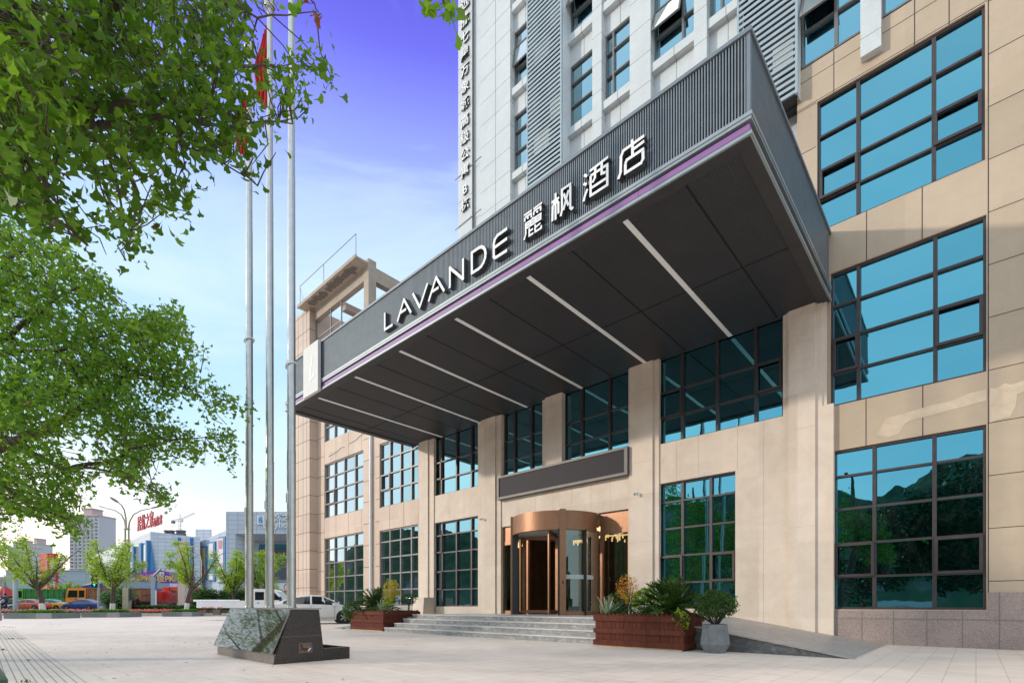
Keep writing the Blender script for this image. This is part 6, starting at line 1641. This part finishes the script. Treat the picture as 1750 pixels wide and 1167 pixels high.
def ml(px, f): return ((px - CX) / F * f - (258 - CX) / F * 150, f - 150.)
A, B_, C1, D1 = ml(150, 235), ml(258, 150), ml(342, 152), ml(342, 240)
hA = hz(952, 235); hB = hz(908, 150); hC = hz(918, 152)
def solid(mb, pts, zt, mi=0, z0=0.):
    n = len(pts); zt = zt if hasattr(zt, '__len__') else [zt] * n
    vs = [(p[0], p[1], z0) for p in pts] + [(p[0], p[1], zt[i]) for i, p in enumerate(pts)]
    mb.add(vs, [(i, (i + 1) % n, n + (i + 1) % n, n + i) for i in range(n)] + [tuple(range(n, 2 * n))], mi)
m3 = MB(); solid(m3, [A, B_, C1, D1], [23, hB, hC, 23]); m3.build('corner_block', M_mall, mall, False)
def along(p, q, s): return (p[0] + (q[0] - p[0]) * s, p[1] + (q[1] - p[1]) * s)
def fin(p, q, s0, s1, z0, z1, mat, nm, out=.35, mb=None):
    a, c = along(p, q, s0), along(p, q, s1); d = Vector((q[0] - p[0], q[1] - p[1])).normalized(); nn = Vector((d.y, -d.x)) * out
    m4 = mb or MB(); vs = [(a[0], a[1], z0), (c[0], c[1], z0), (c[0] + nn.x, c[1] + nn.y, z0), (a[0] + nn.x, a[1] + nn.y, z0)]; vs += [(x, y, z1) for x, y, _ in vs]
    m4.add(vs, [(0, 3, 2, 1), (4, 5, 6, 7), (0, 1, 5, 4), (1, 2, 6, 5), (2, 3, 7, 6), (3, 0, 4, 7)], 0)
    return m4.build(nm, mat, mall, False) if mb is None else None
# banners between blue fins on the receding left face (A -> B)
def sp(px):
    t = (px - CX) / F; a0, a1 = (150 - CX) / F * 235, (258 - CX) / F * 150
    return (235 * t - a0) / ((a1 - a0) + 85 * t)
for p0, p1 in ((208, 212), (221, 224), (231.5, 234.5), (243.5, 247.5), (255.5, 257.5)):
    fin(A, B_, sp(p0), sp(p1), 6.5, 20.3 - (1 - sp(p1)) * 2, M_mblue, 'blue_fin', 1.0)
for p0, p1, m_ in ((213, 220, M_mdark), (225, 231, M_bann), (235.5, 243, M_mdark), (248.5, 255, M_bann)):
    fin(A, B_, sp(p0), sp(p1), 8.0, 18.6 + sp(p1), m_, 'wall_banner', .45)
fin(A, B_, sp(248.7), sp(254.8), 7.4, 14.5, M_sred, 'banner_print', .5); fin(A, B_, sp(225.4), sp(230.6), 15.5, 18.7, M_mdark, 'banner_print', .5); fin(A, B_, sp(236), sp(242.6), 9, 12, M_mglass, 'banner_print', .5)
m4 = MB(); m4.add([(B_[0] - .2, B_[1] - .4, 6), (B_[0] + 2.2, B_[1] - .35, 6), (B_[0] + .3, B_[1] - .4, 20.5)], [(0, 1, 2)]); m4.build('blue_gusset', M_mblue, mall, False)
for s0, s1 in ((.55, .61), (.80, .86)): fin(B_, C1, s0, s1, 3, hC - .2, M_mblue, 'blue_fin', .3)
# stepped wing right of it
E1, E2, E3 = ml(342, 156), ml(388, 146), ml(388, 240)
m3 = MB(); solid(m3, [E1, E2, E3, ml(330, 240)], [hz(925, 156), hz(905, 146), 25, 25]); m3.build('side_wing', M_mall2, mall, False)
m3 = MB(); p = ml(334, 175); solid(m3, [ml(334, 172), ml(362, 172), ml(362, 190), ml(334, 190)], hz(904, 172)); m3.build('roof_box', M_mall, mall, False)
for s0, s1, m_, nm in ((.08, .24, plain('banner_yellow', (.62, .46, .12), .7), 'wall_banner'), (.40, .56, M_bann, 'wall_banner'), (.74, .92, M_bann, 'wall_banner')):
    d0 = .02; fin(E1, E2, s0 - d0, s1 + .05, 9.0 - s0 * 2, 18.8 + s0 * 3, M_mblue, 'banner_frame', .35); fin(E1, E2, s0, s1, 9.5 - s0 * 2, 18.3 + s0 * 3, m_, nm, .5)
fin(E1, E2, .41, .55, 10.5, 15, plain('banner_teal', (.05, .35, .40), .7), 'banner_print', .56); fin(E1, E2, .10, .22, 10, 13, M_sred, 'banner_print', .56); fin(E1, E2, .76, .90, 17.5, 20, plain('banner_pink', (.6, .25, .3), .7), 'banner_print', .56)
# big right block with deep portal
fR = 118.; K1, K2 = ml(386, fR), ml(640, fR); hK = hz(874, fR)
m3 = MB(); r0, r1 = K1[0], K2[0]; y = K1[1]; xp = ml(402, fR)[0]; zp = hz(912, fR)
m3.box(r0, xp, y, y + 40, 0, hK); m3.box(xp, r1, y, y + 40, zp, hK); m3.build('portal_block', M_mall2, mall, False)
m3 = MB(); xi = ml(420, fR)[0]; m3.add([(xp, y, zp), (r1, y, zp), (r1, y + 7, zp - 1.7), (xi, y + 7, zp - 1.7)], [(0, 1, 2, 3)]); m3.add([(xp, y, 0), (xp, y, zp), (xi, y + 7, zp - 1.7), (xi, y + 7, 0)], [(0, 1, 2, 3)]); m3.build('portal_reveal', M_mall, mall, False)
m3 = MB(); m3.box(xp + .1, r1, y + 6.6, y + 7.4, hz(925, fR) - 1, zp - 1, 0); m3.build('portal_glass', M_mglass, mall, False)
m3 = MB(); m3.box(xp + .1, r1, y + 6.4, y + 6.6, hz(988, fR), hz(929, fR) - .2, 0); m3.build('dark_screen', M_mdark, mall, False)
m3 = MB(); m3.box(xp, r1, y + 4.0, y + 6.0, 4.2, 6.4, 0); m3.build('shop_fascia', M_bann, mall, False); m3 = MB(); m3.box(xp, r1, y + 3.9, y + 4.0, 3.6, 4.6, 0); m3.build('red_band', plain('band_red', (.62, .05, .05), .6), mall, False)
m3 = place(text_mb('①', 2.0, .06, .02), (ml(478, fR)[0], y + 3.97, 5.35), (1, 0, 0), (0, 0, 1), (0, -1, 0)); 
if m3.v: m3.build('shop_number', [M_sred, M_sred], mall, False)
m3 = MB(); lx = ml(446.5, fR)[0]; lz = hz(888.5, fR); m3.box(lx - .85, lx + .85, y - .3, y, lz - 1.05, lz + 1.05); lg = m3.build('logo_plate', M_wht, mall, False)
m3 = MB()
M_lgb = paint('logo_blue', (.03, .20, .50))
cpts = [(.38, -.05), (-.30, -.10), (-.42, .28), (-.2, .66), (.18, .72), (.38, .42), (.05, .14), (-.32, .02), (-.42, -.30), (-.22, -.66), (.12, -.62)]
strokes(m3, [cpts, [(.22, .1), (.12, -.72)], [(.22, -.2), (.42, -.24), (.38, -.74)]], .19, y - .33, .03, lambda p: (lx + p[0] * .95, lz + p[1] * 1.0)); m3.build('logo_mark', [M_lgb, M_lgb], lg, False)
for s_, px, py, sz in (('居', 463, 886, 2.4), ('然', 475, 886, 2.3), ('之', 487, 886, 2.3), ('家', 499, 886, 2.3)):
    m3 = place(text_mb(s_, sz * .85, .2, .03), (ml(px + 2, fR)[0], y - .15, hz(885, fR)), (1, 0, 0), (0, 0, 1), (0, -1, 0))
    if m3.v: m3.build('wall_character', [M_wht, M_wht], mall, False)
m3 = place(text_mb('easyhome', 2.1, .2, .03), (ml(481, fR)[0], y - .15, hz(896.5, fR)), (1, 0, 0), (0, 0, 1), (0, -1, 0)); m3.build('wall_lettering', [M_wht, M_wht], mall, False)
# rooftop characters on posts, and roof machinery
dd = Vector((B_[0] - A[0], B_[1] - A[1])).normalized()
rs_ = empty('rooftop_sign', W3(254, 152, 0), TH, 'dark red rooftop characters on thin posts along the mall roof edge', 'sign')
off = Vector(ml(254, 152))
for i, (chh, px, py, sz) in enumerate((('居', 238, 896, 5.2), ('然', 245, 894, 5.2), ('之', 252, 892, 5.0), ('家', 259, 889, 5.4), ('远', 264.5, 893, 2.9), ('航', 269.5, 891, 2.9), ('店', 275, 888.5, 3.1))):
    f = 166 - i * 2.3; lc = Vector(ml(px, f)) - off; z = hz(py, f)
    m3 = place(text_mb(chh, sz, .3, .09), (lc.x, lc.y, z), (.755, -.655, 0), (0, 0, 1), (-.655, -.755, 0), .8)
    if m3.v: m3.build('character', [M_sred, M_sred], rs_, False)
    for k in (-.25, .25):
        m3 = MB(); m3.tube([(lc.x + k * sz * .7, lc.y - k * sz * .6, 20), (lc.x + k * sz * .7, lc.y - k * sz * .6, z - sz * .3)], .06, 5); m3.build('post', M_whites, rs_, False)
for px in (285.5, 293.5, 306, 312.5):
    m3 = MB(); p = W3(px, 160, 0); zc = hz(912, 160); m3.lathe([(0, 0), (.95, 0), (.95, 1.1), (.75, 1.2), (.75, 1.5), (.95, 1.6), (.95, 2.0), (0, 2.0)], n=14, smooth=False); o_ = tag(m3.build('cooling_tower', M_mdark, None), 'dark round cooling fans on the mall roof right of the red characters', 'cooling unit', 'cooling fans on the mall roof'); o_.location = (p[0], p[1], zc - .9)
# tower crane far behind
e = empty('tower_crane', W3(308, 420, 0), TH - .3, 'pale lattice tower crane far behind the mall roof', 'crane')
def lattice(p, q, w, nm, n=10):
    b = MB(); p, q = Vector(p), Vector(q); t = (q - p).normalized(); s = t.cross(Vector((0, 1, 0))); s = s.normalized() if s.length > .1 else Vector((1, 0, 0)); u = s.cross(t)
    cs = [(s * i + u * j) * w for i, j in ((-1, -1), (1, -1), (1, 1), (-1, 1))]
    for c_ in cs: b.tube([p + c_, q + c_], w * .16, 4)
    for k in range(n):
        for j in range(4): b.tube([p.lerp(q, k / n) + cs[j], p.lerp(q, (k + 1) / n) + cs[(j + 1) % 4]], w * .11, 3)
    return b.build(nm, plain('crane_paint', (.62, .50, .48), .6) if 'crane_paint' not in MATS else MATS['crane_paint'], e, False)
zt = hz(888, 420); lattice((0, 0, 0), (0, 0, zt), .9, 'mast', 24); lattice((-9, 0, zt - .4), (0, 0, zt), .7, 'counter_jib', 6); lattice((0, 0, zt), (16, 0, zt + 4.8), .55, 'jib', 12); lattice((0, 0, zt), (0, 0, zt + 5), .5, 'apex', 5)
b = MB(); b.box(-9, -6.5, -1, 1, zt - 2.6, zt - .4); b.build('counterweight', M_mdark, e, False); b = MB(); b.box(.9, 2.4, -.9, .9, zt - 1.6, zt + .3); b.build('cab', M_bann, e, False)
# purple entrance tent, blue marquee
e = empty('purple_marquee', W3(284, 104, 0), TH, 'purple printed banner roof over the mall entrance behind the red truck', 'marquee')
ml2 = lambda px: (px - 284) / F * 104
b = MB(); zs2 = [hz(980.5, 104), hz(974, 104), hz(975, 104), hz(984, 104)]; xs2_ = [ml2(226), ml2(268), ml2(278), ml2(332)]
b.add([(xs2_[0], 0, hz(993, 104)), (xs2_[1], 0, hz(995, 104)), (xs2_[2], 0, hz(996, 104)), (xs2_[3], 0, hz(997, 104)), (xs2_[3], 0, zs2[3]), (xs2_[2], 0, zs2[2]), (xs2_[1], 0, zs2[1]), (xs2_[0], 0, zs2[0])], [tuple(range(8))])
n0 = len(b.v); b.add([(x, .25, z) for x, y_, z in b.v[:8]], [tuple(range(8))[::-1]]); b.f += [(i, (i + 1) % 8, n0 + (i + 1) % 8, n0 + i) for i in range(8)]; b.m += [0] * 8; b.s += [False] * 8
bn = b.build('banner', plain('banner_purple', (.17, .045, .36), .6, 0, .2, .4), e, False)
for s_, px, py, sz, mt in (('终极PK', 276, 989, 1.7, 'banner_yellow'), ('大牌', 272, 982, 1.1, 'banner_white'), ('家居建材', 241, 989.5, .95, 'banner_yellow')):
    m3 = place(text_mb(s_, sz, .05, .03), (ml2(px), -.05, hz(py, 104)), (1, 0, 0), (0, 0, 1), (0, -1, 0))
    if m3.v: m3.build('banner_text', [MATS[mt], MATS[mt]], bn, False)
b = MB()
for px, py, r in ((242.5, 984.5, .38), (245.5, 985, .3), (288, 988, .35), (252, 984, .3), (300, 989, .4)): b.ball((ml2(px), -.02, hz(py, 104)), r, 8, 0, (1, .12, 1))
b.build('banner_dots', [plain('dot_pink', (.7, .1, .2), .6)], bn, False)
b = MB(); b.box(ml2(229), ml2(331), .3, 5.0, 3.6, 4.5); b.build('canopy_beam', M_mdark, e, False)
for px in (231, 258, 300, 329): b = MB(); b.box(ml2(px) - .12, ml2(px) + .12, .6, .9, 0, 3.6); b.build('post', M_pole, e, False)
b = MB(); b.box(ml2(229), ml2(331), 5.0, 5.3, 0, 3.6); b.build('back_wall', M_mdark, e, False)
e = empty('blue_marquee', W3(150, 96, 0), TH, 'white and dark blue sloping marquee roof beside the second young tree', 'marquee')
b = MB(); k_ = 96 / F
b.add([((100 - 150) * k_, 0, hz(1010, 96)), ((182 - 150) * k_, 0, hz(991, 96)), ((182 - 150) * k_, 5, hz(994, 96)), ((100 - 150) * k_, 5, hz(1011, 96))], [(0, 1, 2, 3)], 0); b.add([((100 - 150) * k_, 0, hz(1009, 96)), ((182 - 150) * k_, 0, hz(989, 96)), ((182 - 150) * k_, 0, hz(994.5, 96)), ((100 - 150) * k_, 0, hz(1012, 96))], [(0, 1, 2, 3)], 0)
b.add([((122 - 150) * k_, -.01, hz(1003, 96)), ((182 - 150) * k_, -.01, hz(994.5, 96)), ((182 - 150) * k_, -.01, hz(1008, 96)), ((122 - 150) * k_, -.01, hz(1008, 96))], [(0, 1, 2, 3)], 1); b.build('roof', [M_whites, plain('marquee_blue', (.03, .05, .20), .6)], e, False)
for px in (110, 145, 178): b = MB(); b.box((px - 150) * k_ - .1, (px - 150) * k_ + .1, .1, .3, 0, hz(1006, 96)); b.build('post', M_pole, e, False)
# red banner tower
e = empty('banner_pylon', W3(84, 92, 0), TH, 'tall red two sided banner with white characters behind the green truck', 'banner')
k_ = 92 / F; x0, xm, x1_ = -3.1, (80 - 84) * k_, 1.43; z0, z1 = 2.4, hz(945, 92)
b = MB(); b.add([(x0, 1.5, z0), (xm, 0, z0), (x1_, .3, z0), (x1_ - 1.6, 1.8, z0), (x0, 1.5, z1), (xm, 0, z1), (x1_, .3, z1), (x1_ - 1.6, 1.8, z1)], [(0, 1, 5, 4), (1, 2, 6, 5), (2, 3, 7, 6), (3, 0, 4, 7), (4, 5, 6, 7), (0, 3, 2, 1)]); pn = b.build('panel', plain('banner_red', (.66, .035, .035), .6, 0, .08, .5), e, False)
for i, chh in enumerate('七星关区远航创'):
    pz = hz((955.5, 961.5, 967.8, 975.9, 984, 991.8, 999.6)[i], 92)
    if i == 0: continue
    m3 = place(text_mb(chh, 1.0, .05, .03), ((x1_ + xm) / 2 + .05, .06, pz), (1, .12, 0), (0, 0, 1), (.12, -1, 0), 1.0)
    if m3.v: m3.build('character', [M_bann, M_bann], pn, False)
m3 = place(text_mb('QIXINGGUANQU YUANHANG', .42, .04, .0), (xm + .0, -.05, hz(982, 92)), (0, 0, -1), (1, 0, 0), (0, -1, 0), 1.0)
if m3.v: m3.build('latin_line', [M_bann, M_bann], pn, False)
for x in (-1.6, .2): b = MB(); b.box(x - .1, x + .1, 1.0, 1.2, 0, z0); b.build('leg', M_pole, e, False)
# low blue-grey hall and far apartment towers
m3 = MB(); e = empty('low_hall', W3(100, 112, 0), TH, 'low flat roofed blue-grey hall behind the trucks', 'building'); k_ = 112 / F
b = MB(); b.box((10 - 100) * k_, (186 - 100) * k_, 0, 20, 0, hz(975, 112)); b.build('wall', facade_tiles('hall_cladding', (.30, .37, .42), (.33, .40, .45), (.24, .30, .35), 6, 1.6, .04), e, False)
b = MB(); b.box((10 - 100) * k_ - .1, (186 - 100) * k_ + .1, -.1, 20.1, hz(975, 112), hz(975, 112) + .18); b.build('parapet', M_mall2, e, False)
def apartment(px0, px1, f, ztop, label, seed, wing=None, bay=3.4, mat=None, crown=True):
    e = empty('apartment_tower', W3((px0 + px1) / 2, f, 0), TH - .12, label, 'building'); w = (px1 - px0) / F * f / 2; b = MB(); b.box(-w, w, 0, 16, 0, ztop, 0)
    nb = max(3, int(2 * w / bay)); nf = int(ztop / 3.0)
    for k in range(nb + 1): x = -w + 2 * w / nb * k; b.box(x - .35, x + .35, -.8, 0, 0, ztop - (2 if k % 2 else 0), 0)
    b.build('wall', mat or M_apt, e, False)
    g = MB(); cnt = [0, 0]
    for i in range(1, nf):
        for k in range(nb):
            x = -w + 2 * w / nb * (k + .5); h_ = w / nb
            g1 = MB() if cnt[0] < 100 else g; cnt[0] += 1
            g1.box(x - h_ * .55, x + h_ * .55, -.06, .02, (nf - i) * 3 + .5, (nf - i) * 3 + 2.3)
            if g1 is not g: g1.build('window', M_aptgl, e, False)
            if k % 2 == 0 and cnt[1] < 100: cnt[1] += 1; l_ = MB(); l_.box(x - h_ * .72, x + h_ * .72, -.75, .0, (nf - i) * 3 - .5, (nf - i) * 3 + .35); l_.build('balcony', M_aptbal, e, False)
    if g.v: tag(g.build('window_rows', M_aptgl, e, False), kind='stuff')
    if crown: b = MB(); b.box(-w - .3, w + .3, -1, 16.3, ztop, ztop + .9); b.box(-w * .25, w * .35, 2, 12, ztop + .9, ztop + 6.5); b.box(-w * .3, w * .4, 1.5, 12.5, ztop + 6.5, ztop + 7.3); b.build('roof', M_apt2, e, False)
    return e
M_apt = plain('apartment_wall', (.56, .54, .52), .8, 0, .06, .05); M_apt2 = plain('apartment_roof', (.56, .42, .38), .8); M_aptgl = plain('apartment_glass', (.20, .27, .33), .2, 0, .3, .1); M_aptbal = plain('apartment_balcony', (.60, .56, .53), .8)
apartment(118, 172, 430, hz(882, 430), 'tall pale apartment tower with rows of balconies behind the trucks', 1)
apartment(14, 44, 480, hz(935, 480), 'far grey apartment tower at the left behind the pole', 2)
apartment(48, 66, 560, hz(930, 560), 'far hazy apartment tower between the pole and the red banner', 3)
apartment(-60, 8, 520, hz(985, 520), 'far low apartment block at the left edge', 4, crown=False)

# ================================================================== WHAT THE GLASS REFLECTS: hill, wood, trees behind the photographer
m, t, b, N, L = nt('hill_forest')
v = coords(t); c = ramp(t, noise(t, v, .05, 8, .7), [(.3, (.007, .026, .007)), (.55, (.02, .06, .014)), (.75, (.04, .09, .024))])
sp = N.new('ShaderNodeNewGeometry'); cl_ = noise(t, coords(t, (1, 1, .5)), .012, 5, .6)
c = mixc(t, ramp(t, cl_, [(.54, (0, 0, 0)), (.60, (1, 1, 1))]), c, (.13, .13, .12)); L.new(c, b.inputs['Base Color']); b.inputs['Roughness'].default_value = .95
nx, ny = 420, 26; vs = []; hr = np.random.default_rng(8); ph = hr.uniform(0, 6, 6)
for j in range(ny + 1):
    for i in range(nx + 1):
        X_ = -1750 + 2500 * i / nx; s_ = j / ny; Y_ = -210 - 330 * s_
        env = math.sin(min(1, s_ * 1.25) * math.pi * .55) ** 1.5
        hh = 86 + 22 * math.sin(X_ * .011 + ph[0]) + 14 * math.sin(X_ * .027 + ph[1]) + 7 * math.sin(X_ * .06 + ph[2]) + 3 * math.sin(X_ * .13 + Y_ * .1 + ph[3])
        vs.append((X_, Y_ + 14 * math.sin(X_ * .02), -2 + hh * env + 2.5 * math.sin(X_ * .21 + Y_ * .17) * env + hr.uniform(-2.6, 2.6) * env))
m3 = MB(); m3.add(vs, [(j * (nx + 1) + i, j * (nx + 1) + i + 1, (j + 1) * (nx + 1) + i + 1, (j + 1) * (nx + 1) + i) for j in range(ny) for i in range(nx)], 0, True); tag(m3.build('hills', m), kind='structure')
rg = np.random.default_rng(91); pts = []
for k in range(92):
    X_ = rg.uniform(-75, 40) if k < 56 else rg.uniform(-9, 6); Y_ = rg.uniform(-52, -30); h_ = rg.uniform(5.5, 8.5)
    if X_ > -3: h_ = 14 + rg.uniform(-2, 2.5)
    elif X_ > -9: h_ = 9.5 + (X_ + 9) * .7 + rg.uniform(-2, 2)
    elif X_ > -20: h_ = 7 + rg.uniform(-1.5, 2.5)
    else: h_ *= .85
    cc = blob((X_, Y_, h_ * .58), (2.6, 2.6, h_ * .36), 12, rg, .3)
    for q in cc: pts.append(blob(q, (1.1, 1.1, .9), 55, rg, .3))
wood_ = tag(leaves('roadside_wood', np.concatenate(pts), .42, M_wooded, None, OVAL, .5, 0, .4, None, rg), kind='stuff')

# ================================================================== SKY, SUN, CAMERA
sun_dir = Vector((-.87, -1.0, .395)).normalized()       # towards the sun, in the hotel's own axes
el = math.asin(sun_dir.z); az = math.atan2(sun_dir.x, sun_dir.y)
w = bpy.data.worlds.new('World'); SC.world = w; w.use_nodes = True; t = w.node_tree; N, L = t.nodes, t.links; N.clear()
out = N.new('ShaderNodeOutputWorld'); bg = N.new('ShaderNodeBackground'); L.new(bg.outputs[0], out.inputs['Surface'])
sky = N.new('ShaderNodeTexSky'); sky.sky_type = 'NISHITA'; sky.sun_disc = False; sky.sun_elevation = el; sky.sun_rotation = az; sky.air_density = 1.0; sky.dust_density = 1.5; sky.ozone_density = 2.0
tc = N.new('ShaderNodeTexCoord'); sx = N.new('ShaderNodeSeparateXYZ'); L.new(tc.outputs['Generated'], sx.inputs[0])
K = 10.0
def kc(c): return tuple(x * K for x in c)
grad = ramp(t, sx.outputs[2], [(0., kc((.62, .74, .76))), (.15, kc((.53, .69, .76))), (.30, kc((.41, .61, .78))), (.507, kc((.34, .52, .79))), (.60, kc((.29, .41, .79))), (.67, kc((.22, .27, .76))), (.735, kc((.12, .115, .64))), (.775, kc((.09, .08, .56))), (.81, kc((.25, .24, .66))), (.88, kc((1.5, 1.36, 1.2)))])  # topmost stop, above the view, brightened as added overhead fill light
mp = N.new('ShaderNodeMapping'); mp.inputs['Scale'].default_value = (1.1, 1.1, 3.6); mp.inputs['Rotation'].default_value = (.25, .35, .4); L.new(tc.outputs['Generated'], mp.inputs['Vector'])
cl_ = noise(t, mp.outputs['Vector'], 1.7, 7, .56, .5)
cf = ramp(t, cl_, [(.44, (0, 0, 0)), (.70, (.78, .78, .78))])
grad = mixc(t, cf, grad, kc((.58, .69, .80)))
# sky behind the photographer made paler and brighter, added fill for facade and glass
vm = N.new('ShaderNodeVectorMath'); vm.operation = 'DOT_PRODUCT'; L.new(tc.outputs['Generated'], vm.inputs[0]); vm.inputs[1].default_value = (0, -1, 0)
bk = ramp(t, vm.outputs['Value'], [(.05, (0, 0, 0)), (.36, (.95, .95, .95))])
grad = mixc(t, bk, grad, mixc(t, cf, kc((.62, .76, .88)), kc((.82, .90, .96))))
# warm glow low down toward the evening sun
vs_ = N.new('ShaderNodeVectorMath'); vs_.operation = 'DOT_PRODUCT'; L.new(tc.outputs['Generated'], vs_.inputs[0]); gd = Vector((*W(-1.0, .92), .06)).normalized(); vs_.inputs[1].default_value = gd
gw = ramp(t, vs_.outputs['Value'], [(.86, (0, 0, 0)), (.96, (.40, .40, .40)), (1.0, (1, 1, 1))])
hzn = ramp(t, sx.outputs[2], [(.0, (1, 1, 1)), (.30, (0, 0, 0))])
grad = mixc(t, mixc(t, 1., gw, hzn, 'MULTIPLY'), grad, kc((1.3, 1.02, .82)))
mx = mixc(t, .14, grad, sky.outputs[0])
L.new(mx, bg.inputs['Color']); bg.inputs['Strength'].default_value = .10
sl = bpy.data.lights.new('sun', 'SUN'); sl.energy = 1.2; sl.angle = math.radians(2.0); sl.color = (1, .90, .78)
so = bpy.data.objects.new('sun', sl); COL.objects.link(so); so.rotation_euler = sun_dir.to_track_quat('Z', 'Y').to_euler(); so.location = (-30, -30, 40)
cd = bpy.data.cameras.new('camera'); co = bpy.data.objects.new('camera', cd); COL.objects.link(co)
co.location = (0, 0, CAMH); co.rotation_euler = (math.pi / 2, 0, TH)
cd.sensor_width = 36; cd.lens = F / 1750 * 36; cd.shift_x = 0; cd.shift_y = (HY - 583.5) / 1750; cd.clip_start = .1; cd.clip_end = 5000
SC.camera = co
SC.view_settings.view_transform = 'Standard'; SC.view_settings.look = 'None'; SC.view_settings.gamma = 1; SC.view_settings.exposure = 0.75
SC.cycles.max_bounces = 8; SC.cycles.transparent_max_bounces = 12
